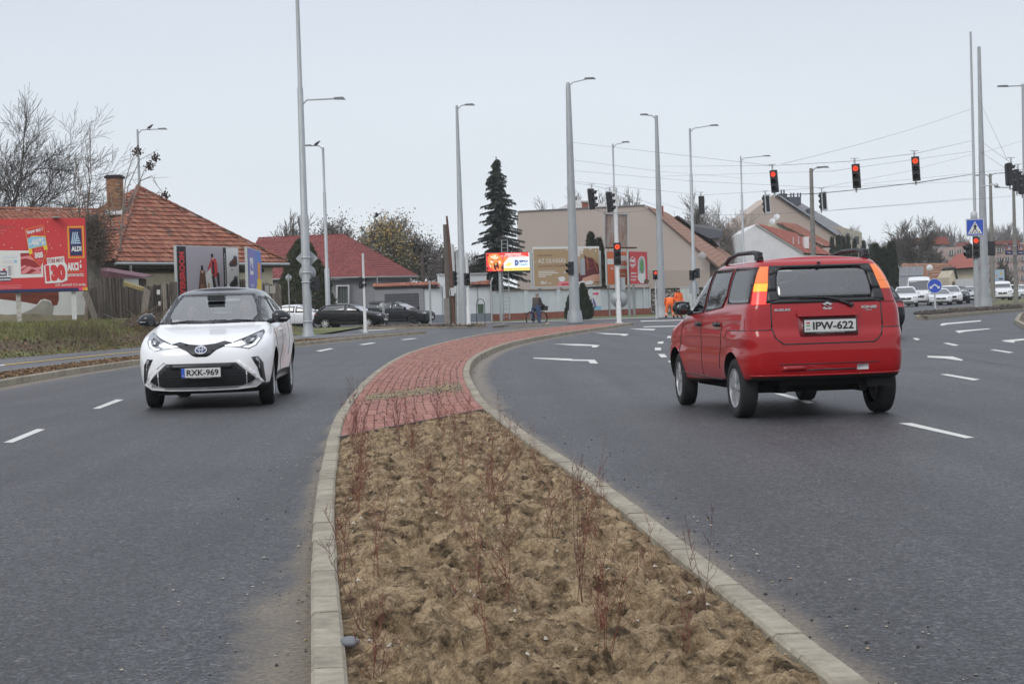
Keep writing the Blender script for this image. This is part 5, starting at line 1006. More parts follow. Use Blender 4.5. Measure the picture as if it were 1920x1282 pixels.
# ---------------------------------------------------------------- signal heads
def head(par, loc, rz=0., n=3, lit=None, r=.1, lm=None, tilt=0., arrow=None, board_=None, name='signal_head'):
    hd = bpy.data.objects.new(name, None); C.objects.link(hd); hd.parent = par; hd.location = loc; hd.rotation_euler = (0, tilt, rz); sp = r*2.9
    q = MB(); w = r*2.9; hh = sp*n+r*.5; q.box((0, .09, 0), (w, .17, hh)); q.box((0, .19, 0), (w*.75, .05, hh*.9)); q.build('housing', M_BLK2, hd)
    if board_: q = MB(); q.box((0, .2, 0), (w*1.2, .02, hh*1.08)); q.build('back_plate', board_, hd)
    for i in range(n):
        z = (n-1)/2*sp-i*sp; m = (lm or L_RED) if lit == i else L_OFF
        q = MB(); q.lathe([(0, -.015), (r*.6, -.01), (r, .0), (r, .02)], (0, -.0, z), (0, 1, 0), 14); ln_ = q.build('lens', m, hd)
        if arrow is not None and lit == i:
            a = MB(); R = Matrix.Rotation(arrow, 3, 'Y')
            for pts in ([(-.55, 0), (-.05, .42), (-.05, .12), (.55, .12), (.55, -.12), (-.05, -.12), (-.05, -.42)],): a.add([Vector((0, -.02, z))+R@Vector((x*r, 0, y*r)) for x, y in pts], [tuple(range(7))])
            a.build('arrow_mask', L_OFF, hd)
        vs = []; fs = []; nn_ = 10
        for k in range(nn_+1):
            an = radians(-35+250*k/nn_); c_, s_ = cos(an)*r*1.12, sin(an)*r*1.12; l_ = r*2.1*(.55+.45*max(0, sin(an)))
            vs += [(c_, .0, z+s_), (c_, -l_, z+s_-l_*.12)]
        for k in range(nn_): fs.append((2*k, 2*k+1, 2*k+3, 2*k+2))
        q = MB(); q.add(vs, fs, M_BLK2, True); q.build('visor', None, hd)
    return hd
# hanging signals over the road
def hang(label, px, ytop, ybot, d, rz, lit=None, lm=None, tilt=0., plate=None, arrow=None, group='traffic lights hung on wires over the junction', n=3):
    top = P(px, ytop, d); bot = P(px, ybot, d); hh = (top-bot).length; r = hh/(2.9*3+.5); c_ = (top+bot)/2
    th = thing('hanging_signal', label, 'traffic light', tuple(c_), 0, group)
    head(th, (0, 0, 0), rz, n, lit, r, lm, tilt, arrow, plate)
    q = MB(); z = hh/2; sx_ = -sin(tilt)*0
    q.tube([(sin(tilt)*z, .1, z*cos(tilt)-.1), (sin(tilt)*z, .1, z+.22)], .035, 6); q.box((sin(tilt)*z, .1, z+.22), (.3, .04, .03)); q.build('hanger', M_STEELP, th); q = MB(); q.tube([(-sin(tilt)*z, .1, -z+.1), (-sin(tilt)*z, .1, -z-.16)], .035, 6); q.build('lower_clamp', M_STEELP, th); return th
T = radians(-4)
hang('traffic light with red lamp lit, leftmost of the three front ones over the road', 1451, 319, 361, 66, -.35, 0, L_RED, T, arrow=0.)
hang('traffic light with red lamp lit, middle one of three over the road', 1605, 307.5, 353, 66, -.35, 0, L_RED, T*.6, arrow=.3)
hang('traffic light with glowing orange-red lamp, rightmost of three near the stout mast', 1717, 293.5, 339, 66, -.3, 0, L_REDO, T*.6, arrow=pi/2)
hang('back of a dark traffic light with white edge before the pink gable', 1435, 366, 399, 90, pi+.5, None, None, radians(3), M_STEELP)
hang('back of a dark traffic light with white edge right of the fat concrete lamp', 1541, 361, 394, 90, pi+.5, None, None, radians(3), M_STEELP)
hang('back of a small dark traffic light before the bare tree crown', 1315, 368, 401, 92, pi, None, None, 0)
hang('side-on traffic light with hoods to the left beside the thick mast, left of two', 1113, 354, 392, 80, pi/2+2.9+pi-.25, None, None, radians(-9), M_STEELP)
hang('side-on traffic light with white edge plate, right of the pair by the thick mast', 1147, 360, 397, 80, pi/2+2.9+pi-.25, None, None, radians(-9), M_STEELP)
hang('side-on traffic light with hoods pointing right, leftmost at the right picture edge', 1896, 306, 348, 68, pi/2+.15, None, None, radians(4))
hang('side-on traffic light with hoods pointing right, middle of three at the right edge', 1909, 318, 358, 70, pi/2+.15, None, None, radians(4))
hang('side-on traffic light half cut by the right picture edge', 1919, 328, 364, 72, pi/2+.15, None, None, radians(4))
# signal posts
def post(label, base, ytop, r, heads=(), m=None, name='signal_post', cat='traffic light', extra=None, fl=True):
    b = G(*base); th = thing(name, label, cat, tuple(b)); z = P(base[0]-3, ytop, b.y).z; q = MB()
    if fl: q.tube([(0, 0, 0), (0, 0, .05), (0, 0, .06), (0, 0, 1.1), (0, 0, 1.12), (0, 0, z)], [r*2.2, r*2.2, r*1.35, r*1.35, r, r], 10)
    else: q.tube([(0, 0, 0), (0, 0, z)], r, 8)
    q.build('post', m or M_WHP, th)
    for (dx, y0, y1, rz, n, lit, lm, *ar) in heads:
        zt, zb = P(base[0], y0, b.y).z, P(base[0], y1, b.y).z; rr = (zt-zb)/(2.9*n+.5); head(th, (dx, -.12*cos(rz) if dx == 0 else 0, (zt+zb)/2), rz, n, lit, rr, lm, 0, ar[0] if ar else None)
        if dx: q = MB(); q.box((dx/2, .05, (zt+zb)/2+.15), (abs(dx), .04, .04)); q.box((dx/2, .05, (zt+zb)/2-.15), (abs(dx), .04, .04)); q.build('bracket', m or M_WHP, th)
    return th, b
t1, b1_ = post('white signal post with lit red left-arrow lamp on the island tip', (1161, 606), 352, .09, [(0, 455, 497, 0, 3, 0, L_REDO, 0.)])
q = MB(); q.lathe([(0, 0), (.44, 0), (.44, .02), (0, .02)], (.05, .12, P(1161, 561, b1_.y).z), (0, 1, 0), 24); q.build('round_sign_back', M_STEEL, t1); q = MB(); q.box((.22, .15, P(1161, 523+9, b1_.y).z), (.3, .02, .65)); q.build('grey_plate', M_STEEL, t1)
post('white signal post with dark two-lamp heads beside the stop line, left background', (685, 624), 475, .055, [(-.02, 519, 541, .9, 2, None, None)])
post('white signal post with dark three-lamp head before the pale wall', (879, 613), 474, .075, [(0, 512, 535, .25, 2, None, None)])
h_, bb_ = post('grey signal post with dark head and back plate left of the thin lamp mast', (861, 612), 470, .07, [(-.12, 508, 536, .2, 3, None, None)], m=M_STEEL); MB().box((.05, .1, P(861, 553, bb_.y).z), (.32, .02, .8)).build('sign_back', M_STEEL, h_); MB().box((.02, .1, P(861, 482, bb_.y).z), (.22, .02, .75)).build('sign_back', M_STEEL, h_)
post('plain grey steel post by the grey wall left of the twin poles', (808, 611), 526, .06, (), m=M_STEEL, name='steel_post', cat='post', fl=False)
h_, bb_ = post('short grey post with round sign back before the dark estate car', (720, 614), 567, .07, (), m=M_STEEL, name='sign_post', cat='sign', fl=False); q = MB(); q.lathe([(0, 0), (.24, 0), (.24, .02), (0, .02)], (-.05, .1, P(720, 575, bb_.y).z), (0, 1, 0), 20); q.build('round_sign_back', M_STEEL, h_)
h_, bb_ = post('thin post with small round sign back beside the white car roof', (544, 622), 513, .03, (), m=M_STEEL, name='sign_post', cat='sign', fl=False); q = MB(); q.lathe([(0, 0), (.18, 0), (.18, .02), (0, .02)], (0, .06, P(544, 521, bb_.y).z), (0, 1, 0), 20); q.build('round_sign_back', M_STEEL, h_)
h_, bb_ = post('thin post with truck ban and no stopping signs behind the tall mast', (592, 612), 528, .05, (), m=M_STEEL, name='sign_post', cat='sign', fl=False); th = h_
s = Sheet(); z_ = P(592, 543, bb_.y).z; s.disc(0, z_, .26, K['gry'], 1); s.disc(0, z_, .23, K['white'], 2); s.rect(-.13, z_-.07, .13, z_+.05, K['blk'], 3); z2_ = P(592, 567, bb_.y).z; s.disc(0, z2_, .2, K['red'], 1); s.disc(0, z2_, .17, K['blue'], 2); s.rect(-.12, z_-.48, .12, z_-.36, K['white'], 1)
for a_ in (pi/4, -pi/4): s.poly([(cos(a_)*.17-sin(a_)*.02, z2_+sin(a_)*.17+cos(a_)*.02), (-cos(a_)*.17-sin(a_)*.02, z2_-sin(a_)*.17+cos(a_)*.02), (-cos(a_)*.17+sin(a_)*.02, z2_-sin(a_)*.17-cos(a_)*.02), (cos(a_)*.17+sin(a_)*.02, z2_+sin(a_)*.17-cos(a_)*.02)], K['red'], 3)
o = s.build('sign_face', h_); o.location = (0, -.06, 0)
q = MB(); q.box((-.35, .1, P(592, 561, bb_.y).z), (.8, .04, .8)); q.build('grey_plate', M_STEELP, h_)
# signs on the tall left mast
db = pa.location.y; k_ = db/FP
q = MB(); z_ = P(578, 484, db).z; r_ = 21*k_; q.prism([(0+.02, .22, z_+r_), (r_+.02, .22, z_), (.02, .22, z_-r_), (-r_+.02, .22, z_)], (0, .02, 0)); q.build('diamond_sign_back', M_STEEL, pa)
q = MB(); q.lathe([(0, 0), (16*k_, 0), (16*k_, .02), (0, .02)], (.03, .22, P(578, 512, db).z), (0, 1, 0), 24); q.build('round_sign_back', M_STEEL, pa)
head(pa, (.28, 0, P(578, 533, db).z), -1.2, 2, None, .085)
q = MB(); [q.lathe([(.20, 0), (.215, 0), (.215, .05), (.20, .05)], (0, 0, P(578, y, db).z), (0, 0, 1), 14) for y in (484, 512, 530, 604)]; q.build('sign_clamp', M_STEELP, pa)
# small heads on the thick mast and others
zz = P(1072, 503, pb_.location.y).z; head(pb_, (-.22, -.25, zz), -1.0, 2, None, .11); q = MB(); q.box((.5, .3, P(1085, 500, pb_.location.y).z), (.28, .02, .9)); q.build('sign_back', M_STEEL, pb_)
h_, bb_ = post('red-lit pedestrian signal at the driveway beside the curled-arm mast', (1231, 597), 510, .04, [(0, 507, 524, .15, 2, 0, L_RED)], m=M_STEEL)
zz = P(1303, 516, G(1303, 592).y).z; lp = [o for o in bpy.data.objects if o.name.startswith('street_lamp') and 'signal and sign back' in o.get('label', '')][0]
head(lp, (-.12, -.2, zz), .3, 2, None, .1); head(lp, (.14, -.2, zz+.12), -.9, 2, None, .1); q = MB(); q.box((0, .14, P(1303, 540, lp.location.y).z), (.62, .03, .75)); q.build('grey_plate', M_STEEL, lp)
# right mast: crossing sign and signals
D_ = pR1.location.y; kk = D_/FP
def onmast(x, y): p = P(x, y, D_); return p.x-pR1.location.x, p.z
x0, z0 = onmast(1810, 442.5); x1, z1 = onmast(1842, 411); s = Sheet(); s.rect(x0, z0, x1, z1, K['white'], 1); s.rect(x0+.03, z0+.03, x1-.03, z1-.03, K['blue'], 2); cx, w_ = (x0+x1)/2, (x1-x0)
s.poly([(cx-w_*.42, z0+w_*.10), (cx+w_*.42, z0+w_*.10), (cx, z1-w_*.12)], K['white'], 3); s.disc(cx, z0+w_*.66, w_*.035, K['blk'], 4)
s.poly([(cx-w_*.06, z0+w_*.61), (cx+w_*.06, z0+w_*.60), (cx+w_*.12, z0+w_*.46), (cx+w_*.06, z0+w_*.50), (cx+w_*.05, z0+w_*.42), (cx+w_*.12, z0+w_*.22), (cx+w_*.07, z0+w_*.22), (cx, z0+w_*.38), (cx-w_*.10, z0+w_*.22), (cx-w_*.15, z0+w_*.22), (cx-w_*.05, z0+w_*.44), (cx-w_*.06, z0+w_*.52), (cx-w_*.12, z0+w_*.48)], K['blk'], 4)
for u in (-.30, -.18, -.02, .14, .26): s.poly([(cx+u*w_-.02, z0+w_*.14), (cx+u*w_+.04, z0+w_*.14), (cx+u*w_*.85+.04, z0+w_*.22), (cx+u*w_*.85-.01, z0+w_*.22)], K['blk'], 5)
o = s.build('crossing_sign', pR1); o.location = (0, -.24, 0); q = MB(); q.box((cx, -.2, (z0+z1)/2), (w_, .03, w_)); q.build('sign_plate', M_STEEL, pR1)
q = MB(); q.lathe([(.15, 0), (.19, .05), (.19, .35), (.12, .45)], (-.05, 0, onmast(1830, 411)[1]), (0, 0, 1), 12); q.build('collar', M_STEELP, pR1)
hx_, hz = onmast(1828, 464); head(pR1, (hx_, -.28, hz), -.35, 3, 0, .13, L_RED); hx_, hz = onmast(1815, 471); head(pR1, (hx_-.05, -.1, hz), -1.25, 2, None, .13)
hx_, hz = onmast(1859, 466); head(pR1, (hx_, .1, hz), pi, 2, None, .13, name='signal_head')
# keep-either-side sign
ks = thing('direction_sign', 'round blue sign with two white arrows pointing down left and right on a post', 'sign', tuple(G(1754, 585))); ks.location.z = .08; dk = ks.location.y; z_ = P(1752, 536, dk).z-.08; r_ = 13.8*dk/FP
q = MB(); q.tube([(0, 0, 0), (-.03, 0, z_)], .05, 8); q.build('post', M_STEELP, ks); q = MB(); q.lathe([(0, 0), (r_, 0), (r_, .03), (0, .03)], (-.03, -.08, z_), (0, 1, 0), 28); q.build('sign_plate', M_STEELP, ks)
s = Sheet(); s.disc(-.03, z_, r_, K['white'], 1, n=32); s.disc(-.03, z_, r_*.94, K['blue'], 2, n=32)
for sg in (-1, 1): s.poly([(-.03, z_+r_*.30), (-.03, z_+r_*.10), (-.03+sg*r_*.42, z_-r_*.22), (-.03+sg*r_*.28, z_-r_*.36), (-.03+sg*r_*.68, z_-r_*.36), (-.03+sg*r_*.66, z_+r_*.02), (-.03+sg*r_*.53, z_-r_*.10)], K['white'], 3 if sg < 0 else 4)
o = s.build('sign_face', ks); o.location = (0, -.09, 0)
# litter bin
lb = thing('litter_bin', 'green litter bin hung in a black hoop frame before the pale wall', 'litter bin', tuple(G(902, 606))); q = MB()
q.tube([(-.25, 0, 0), (-.25, 0, 1.25), (-.17, 0, 1.42), (0, 0, 1.5), (.17, 0, 1.42), (.25, 0, 1.25), (.25, 0, 0)], .022, 6); q.build('hoop_frame', M_BLACK, lb); q = MB(); q.tube([(0, 0, .6), (0, 0, 1.18)], [.17, .2], 12); q.build('bin', mat('bin_green', (.05, .09, .06), .6, var=.2), lb)
# ---------------------------------------------------------------- wires
M_WIRE = mat('wire', (.05, .052, .055), .6, var=0)
def wire(label, pts, r=.007, sag=0., name='overhead_wire'):
    ps = [P(*p) for p in pts]; out_ = []
    for i in range(len(ps)-1):
        for k in range(8): t_ = k/8; p = ps[i].lerp(ps[i+1], t_); p.z -= sag*4*t_*(1-t_); out_.append(p)
    out_.append(ps[-1]); o = out_[0].copy(); q = MB(); q.tube([p-o for p in out_], r, 4, None, False); ob = q.build(name, M_WIRE); ob.location = o; setp(ob, label, 'wire', 'overhead wires'); return ob
wire('thin wire from the thick mast to the top of the leftmost front traffic light', [(1070, 267, 95), (1449, 311, 66)], sag=.0)
wire('span wire over the tops of the three front traffic lights to the slim right mast', [(1231, 312, 108), (1449, 311, 66), (1605, 302, 66), (1717, 288, 66), (1822, 264, 107)])
wire('wire rising from the leftmost front traffic light to high on the slim mast', [(1465, 308, 66), (1822, 204, 107)], sag=.15)
wire('black cable under the three front traffic lights', [(1460, 366, 66), (1532, 363, 66), (1606, 356, 66), (1719, 343, 66), (1823, 327, 107)], r=.018)
wire('wire passing behind the front traffic lights at lamp height', [(1231, 331, 108), (1560, 321, 85), (1822, 284, 107)])
wire('wire between the bare tree and the slim mast below the red lamps', [(1072, 320, 95), (1300, 340, 92), (1541, 352, 90), (1700, 322, 95), (1822, 290, 107)])
wire('span wire under the dark-backed traffic lights', [(1231, 378, 108), (1315, 403, 92), (1435, 402, 90), (1541, 396, 90), (1823, 372, 107)])
wire('span wire over the dark-backed traffic lights', [(1076, 340, 95), (1315, 366, 92), (1435, 359, 90), (1541, 352, 90), (1823, 340, 107)])
wire('wire from the thick mast over the side-on pair to the curled-arm mast', [(1072, 342, 95), (1120, 350, 80), (1152, 358, 80), (1238, 388, 108)])
wire('lower wire from the thick mast to the side-on pair', [(1074, 380, 95), (1125, 396, 80), (1158, 400, 80), (1238, 392, 108)])
wire('wire from the stout mast down to the right-edge traffic lights', [(1838, 264, 101), (1888, 300, 68), (1925, 330, 72)])
wire('steep stay wire from high on the stout mast to the right-edge traffic lights', [(1832, 180, 101), (1888, 299, 68)])
wire('wire from the stout mast to the lower end of the right-edge traffic lights', [(1839, 285, 101), (1888, 318, 68)])
wire('wire from the stout mast up to the cut-off lamp mast', [(1838, 288, 101), (1918, 264, 100)])
wire('long low wire crossing the right sky to the edge', [(1541, 396, 90), (1700, 384, 95), (1920, 366, 100)])
wire('thin wire from the right masts along under the camera bracket', [(1620, 345, 100), (1890, 318, 100)])
wire('wire from the curled-arm mast towards the pink gable', [(1072, 300, 95), (1240, 322, 108), (1394, 334, 140)])
q = MB(); p0 = P(1850, 348, 101); q.tube([(-.35, 0, -.05), (.2, 0, 0)], .03, 6); q.box((.28, 0, .05), (.12, .3, .12)); q.lathe([(0, .14), (.12, .08), (.15, 0)], (.55, 0, 0), (0, -1, 0), 12)
o = q.build('traffic_camera', M_STEELP); o.location = p0; setp(o, 'small white camera unit on a bracket beside the stout right mast', 'camera')
# birds
def crow(label, x, y, d, sc=1., fly=False):
    p = P(x, y, d); th = thing('crow', label, 'bird', tuple(p), random.random()); q = MB()
    q.tube([(-.24, 0, -.06), (-.14, 0, .02), (-.02, 0, .07), (.10, 0, .14), (.16, 0, .2), (.21, 0, .21)], [.02, .05, .085, .065, .045, .035], 8); q.sphere((.20, 0, .22), (.055, .04, .045)); q.tube([(.24, 0, .215), (.32, 0, .2)], [.02, .004], 6)
    if fly: q.add([(0, .05, .1), (.12, .06, .12), (.0, .5, .25), (-.15, .45, .22), (0, -.05, .1), (.12, -.06, .12), (.0, -.5, .3), (-.15, -.45, .27)], [(0, 1, 2, 3), (4, 5, 6, 7)])
    else: q.tube([(0, .03, .0), (0.02, .03, -.1)], .008, 4); q.tube([(0, -.03, .0), (0.02, -.03, -.1)], .008, 4)
    q.build('body', M_BLACK, th); return th
crow('black crow on the lamp arm above the tiled house', 281, 241, 105); crow('black crow on the lamp arm left of the tall mast', 594, 272, 104); crow('black bird flying over the bare trees behind the red roof', 706, 407, 120, fly=True)
# ---------------------------------------------------------------- islands and far pavement
def island(name, pts, h, top, kerb=True, kind='structure'):
    ps = [G(*p) for p in pts]; ar = sum(ps[i].x*ps[(i+1) % len(ps)].y-ps[(i+1) % len(ps)].x*ps[i].y for i in range(len(ps)))
    if ar < 0: ps = ps[::-1]
    n = len(ps); c_ = sum(ps, Vector())/n; q = MB(); q.add([(p.x, p.y, 0) for p in ps]+[(p.x, p.y, h) for p in ps], [(i, (i+1) % n, n+(i+1) % n, n+i) for i in range(n)], M_CONC)
    ins = []
    for i in range(n):
        a_, b_ = ps[i-1], ps[(i+1) % n]; t_ = (b_-a_).normalized(); ins.append(ps[i]+Vector((-t_.y, t_.x, 0))*.14)
    q.add([(p.x, p.y, h) for p in ps]+[(p.x, p.y, h) for p in ins], [(i, (i+1) % n, n+(i+1) % n, n+i) for i in range(n)], M_CONC)
    q.add([(p.x, p.y, h-.01) for p in ins]+[(c_.x, c_.y, h+.05)], [(i, (i+1) % n, n) for i in range(n)], top)
    return q.build(name, kind=kind)
island('far_island', [(667, 614), (690, 618), (765, 617), (840, 615), (915, 613), (900, 609), (850, 609.5), (727, 611), (700, 611)], .10, M_SOILD)
island('cyclist_island', [(923, 615), (960, 613.5), (1029, 611), (1028, 608), (986, 608), (945, 610)], .10, mat('asphalt_patch', (.08, .08, .085), .9))
island('right_island', [(1716, 599), (1740, 600), (1800, 594), (1860, 588), (1960, 580), (2100, 570), (2100, 560), (1960, 567), (1850, 575), (1765, 583), (1735, 589)], .14, M_SOILD)
island('corner_island', [(1902, 607), (1911, 593), (1960, 583), (2040, 590), (2040, 660), (1960, 640), (1925, 620)], .13, M_SOILD)
q = MB(); q.prism([G(630, 620), G(640, 632), G(800, 622), G(795, 618)], (0, 0, .0)) if False else None
def flat(name, pts, z, m, kind='structure', parent=None):
    ps = [G(*p) for p in pts]; ar = sum(ps[i].x*ps[(i+1) % len(ps)].y-ps[(i+1) % len(ps)].x*ps[i].y for i in range(len(ps)))
    if ar < 0: ps = ps[::-1]
    q = MB(); q.add([(p.x, p.y, z) for p in ps], [tuple(range(len(ps)))]); return q.build(name, m, parent, kind=kind if not parent else None)
flat('far_pavement', [(700, 611.5), (800, 609.5), (921, 606), (1000, 604.5), (1160, 599), (1300, 594.5), (1420, 590), (1420, 585), (1240, 591), (1000, 600), (800, 606), (700, 609)], .02, mat('pale_paving', (.24, .235, .22), .9, var=.15, scale=.6))
flat('verge', [(922, 604.5), (1240, 593.5), (1420, 587), (1420, 584), (1225, 589.5), (922, 602)], .03, mat('verge_grass', (.10, .12, .04), .95, var=.4, scale=1.5))
flat('right_verge', [(1856, 573), (2100, 557), (2100, 548), (1860, 562)], .03, mat('right_turf', (.11, .14, .04), .95, var=.3, scale=.8, col2=(.17, .16, .07)))
def dirtp(): 
    t_ = random.random(); p = G(1716+t_*200, 597-t_*14-random.random()*5); return (p.x, p.y, .14)
pebbles('earth_clods', 900, dirtp, [mp3, mat('clod', (.06, .045, .035), .95, var=.3)], .03, .12)
def dirtl():
    p = G(690+random.random()*220, 612.5+random.random()*3); return (p.x, p.y, .1)
pebbles('earth_clods', 500, dirtl, [mat('clod2', (.16, .115, .075), .95, var=.3), mp3], .03, .10)
# ================================================================== TREES
BARK = mat('bark_grey', (.13, .115, .10), .9, var=.35, scale=5, bump=.5); BARKD = mat('bark_dark', (.085, .072, .064), .9, var=.3, scale=5); BARKP = mat('bark_pale', (.25, .22, .195), .9, var=.3, scale=4)
def tree_segs(rn, base, h, r0, spread=.55, depth=5, nb=3, up=.25, first=.25, wob=.12, ratio=.7, lean=Vector((0, 0, 0))):
    segs = []; tips = []
    def grow(p, d, l, r, lv):
        n = 4 if lv < 2 else 3; pts = [p.copy()]; rad = [r]; cur = p.copy(); dd = d.copy()
        for i in range(n):
            dd = (dd+Vector((rn.gauss(0, wob), rn.gauss(0, wob), rn.gauss(0, wob*.6)+up*.12))).normalized(); cur = cur+dd*l/n; pts.append(cur.copy()); rad.append(r*(1-.42*(i+1)/n))
        segs.append((pts, rad, lv))
        if lv >= depth: tips.append(cur); return
        k = nb+(1 if rn.random() < .5 else 0)
        for i in range(k):
            t_ = (first if lv == 0 else .3)+(1-(first if lv == 0 else .3))*(i+rn.random()*.8)/k; j = min(n-1, int(t_*n)); q_ = pts[j].lerp(pts[j+1], t_*n-j); a = rn.random()*6.283; s_ = spread*rn.uniform(.7, 1.35)
            ax = dd.orthogonal().normalized(); bx = dd.cross(ax); nd = (dd*cos(s_)+(ax*cos(a)+bx*sin(a))*sin(s_)+Vector((0, 0, up*.5))).normalized()
            grow(q_, nd, l*ratio*rn.uniform(.75, 1.1), rad[j]*.58, lv+1)
        grow(cur, (dd+Vector((rn.gauss(0, .15), rn.gauss(0, .15), up*.3))).normalized(), l*ratio, rad[-1]*.9, lv+1)
    grow(Vector(base), (Vector((0, 0, 1))+lean).normalized(), h, r0, 0); return segs, tips
def bare_tree(label, x, ybase, ytop, d, seed, mat_=BARK, name='bare_tree', group=None, cat='tree', minr=.008, kind='tree', base_z=0., **kw):
    rn = random.Random(seed); b = P(x, 560, d); hz = P(x, ytop, d).z-base_z; th = thing(name, label, cat, (b.x, d, base_z), 0, group)
    segs, tips = tree_segs(rn, (0, 0, 0), 1., .05, **kw); mz = max(p.z for s_ in segs for p in s_[0]); sc = hz/mz; tr, cr_ = MB(), MB()
    for pts, rad, lv in segs:
        (tr if lv == 0 else cr_).tube([p*sc for p in pts], [max(minr, r*sc*.62) for r in rad], 6 if lv < 2 else 3, None, False)
    tr.build('trunk', mat_, th); c_ = cr_.build('crown', mat_, th); return th, [t_*sc for t_ in tips], c_, sc
def leafy(th, tips, mats, n, s, spread, seed=1, name='leaves', filt=None):
    rn = random.Random(seed); b = MB()
    for _ in range(n):
        t_ = rn.choice(tips)
        if filt and not filt(t_, rn): continue
        p = t_+Vector((rn.gauss(0, spread), rn.gauss(0, spread), rn.gauss(0, spread))); a = Vector((rn.gauss(0, 1), rn.gauss(0, 1), rn.gauss(0, 1))).normalized(); c = a.orthogonal().normalized(); k = s*rn.uniform(.6, 1.4)
        b.add([p-a*k, p+c*k*.6, p+a*k, p-c*k*.6], [(0, 1, 2, 3)], rn.choice(mats))
    return b.build(name, None, th, kind='stuff')
def lmx(n, cols): return [mat('%s%d' % (n, i), c, .8, var=.2) for i, c in enumerate(cols)]
bare_tree('big bare tree with a wide dense crown at the left edge behind the white wing', -40, 0, 140, 88, 3, BARKD, spread=.62, depth=5, nb=4, up=.15, first=.35, ratio=.66, minr=.0085)
bare_tree('smaller dense bare tree behind the wing roof at the left edge', 62, 0, 215, 92, 12, BARKD, spread=.6, depth=5, nb=3, up=.2, first=.3, ratio=.68, minr=.008)
# tree of heaven with bent trunk by the chimney
th, tips, _, sc = bare_tree('pale-twigged young tree growing between the wing and the tiled roof', 160, 0, 236, 72, 21, mat('bark_warm', (.20, .15, .12), .9, var=.3), spread=.42, depth=3, nb=2, up=.75, first=.45, ratio=.72, minr=.014, base_z=1.0)
b = P(178, 560, 70.5); vt = thing('ivy_trunk', 'thick old trunk tangled with dry creeper right of the red billboard', 'tree', (b.x, 70.5, .8)); q = MB()
q.tube([(0, 0, 0), (-.05, 0, 1.5), (.03, 0, 2.8), (.0, 0, 3.8), (.1, 0, 4.5)], [.34, .30, .27, .3, .15], 9); q.build('trunk', BARK, vt); q = MB(); rn = random.Random(8)
for _ in range(900):
    p = Vector((rn.gauss(.12, .38), rn.gauss(-.2, .25), rn.gauss(3.5, .6))); pts = [p]
    dr = Vector((rn.gauss(0, 1), rn.gauss(0, 1), rn.gauss(-.1, .7))).normalized()
    for k in range(3): dr = (dr+Vector((rn.gauss(0, .45), rn.gauss(0, .45), rn.gauss(-.1, .4)))).normalized(); pts.append(pts[-1]+dr*.17)
    q.tube(pts, [.012, .010, .008, .006], 3, None, False)
q.build('creeper', mat('creeper', (.12, .095, .075), .9, var=.3), vt)
# vine with seed clusters over the chimney roof
b = P(228, 440, 73); vn = thing('seeding_vine', 'bare vine stems with dark seed clusters arching over the tiled roof by the chimney', 'plant', (b.x, 73, 3.5)); q = MB(); sd_ = MB()
for (pts, cl) in (([(225, 470), (228, 420), (240, 350), (262, 300), (280, 290), (291, 296)], 1), ([(228, 420), (235, 340), (247, 300), (258, 283)], 1), ([(240, 380), (262, 340), (285, 330), (296, 350), (309, 366)], 1), ([(240, 400), (255, 360), (270, 320), (281, 311)], 1), ([(235, 400), (250, 372), (280, 368), (300, 360)], 0), ([(226, 440), (200, 400), (190, 380)], 0), ([(228, 430), (210, 380), (205, 350)], 0), ([(180, 410), (205, 395), (236, 390), (250, 405)], 0)):
    ps = [P(x, y, 73+random.uniform(-.5, .5))-vn.location for x, y in pts]; q.tube(ps, [.03-.022*i/(len(ps)-1) for i in range(len(ps))], 5, None, False)
    for i in range(len(ps)-1):
        for _ in range(3): p = ps[i].lerp(ps[i+1], random.random()); q.tube([p, p+Vector((random.gauss(0, .25), random.gauss(0, .2), random.uniform(-.1, .4)))], [.01, .006], 3, None, False)
    if cl:
        for _ in range(60): sd_.sphere(ps[-1]+Vector((random.gauss(0, .09), random.gauss(0, .09), random.gauss(0, .09))), .035, None, 5, 3)
q.build('stem', BARKP, vn); sd_.build('seed_cluster', mat('seed_dark', (.07, .045, .035), .9), vn, kind='stuff')
# smoke from the chimney
GR1 = lmx('leaf_olive', [(.15, .14, .07), (.12, .12, .065), (.18, .16, .08)]); AUT = lmx('leaf_autumn', [(.42, .30, .08), (.34, .22, .07), (.24, .17, .07)]); GRB = lmx('leaf_greybrown', [(.17, .15, .13), (.14, .125, .11), (.20, .17, .14)])
th, tips, _, _ = bare_tree('poplar-like tree with sparse green leaves behind the right end of the tiled roof', 515, 0, 388, 135, 31, BARK, spread=.45, depth=5, nb=3, up=.5, first=.2, ratio=.68, minr=.016); leafy(th, tips, lmx('leaf_dusty', [(.075, .085, .045), (.055, .065, .035)]), 5500, .13, .35, 2, filt=lambda t_, rn: t_.z < 5.8)
th, tips, _, _ = bare_tree('rounded grey-brown tree behind the red roof, left of the yellow one', 690, 0, 405, 165, 33, BARK, spread=.6, depth=5, nb=4, up=.2, first=.2, ratio=.68, minr=.02); leafy(th, tips, GRB, 6000, .11, .5, 3)
th, tips, _, _ = bare_tree('tree with yellow autumn leaves at its top behind the grey wall', 748, 0, 398, 168, 34, BARK, spread=.5, depth=5, nb=4, up=.35, first=.2, ratio=.7, minr=.02); leafy(th, tips, AUT, 6000, .11, .5, 4, filt=lambda t_, rn: t_.z > 5.6); leafy(th, tips, GR1, 7000, .11, .55, 5, 'lower_leaves', filt=lambda t_, rn: t_.z < 7.8)
th, tips, _, _ = bare_tree('wide grey leafless tree between the yellow tree and the twin poles', 800, 0, 395, 172, 35, BARK, spread=.6, depth=5, nb=4, up=.25, first=.2, ratio=.7, minr=.022); leafy(th, tips, GRB, 6500, .11, .55, 6)
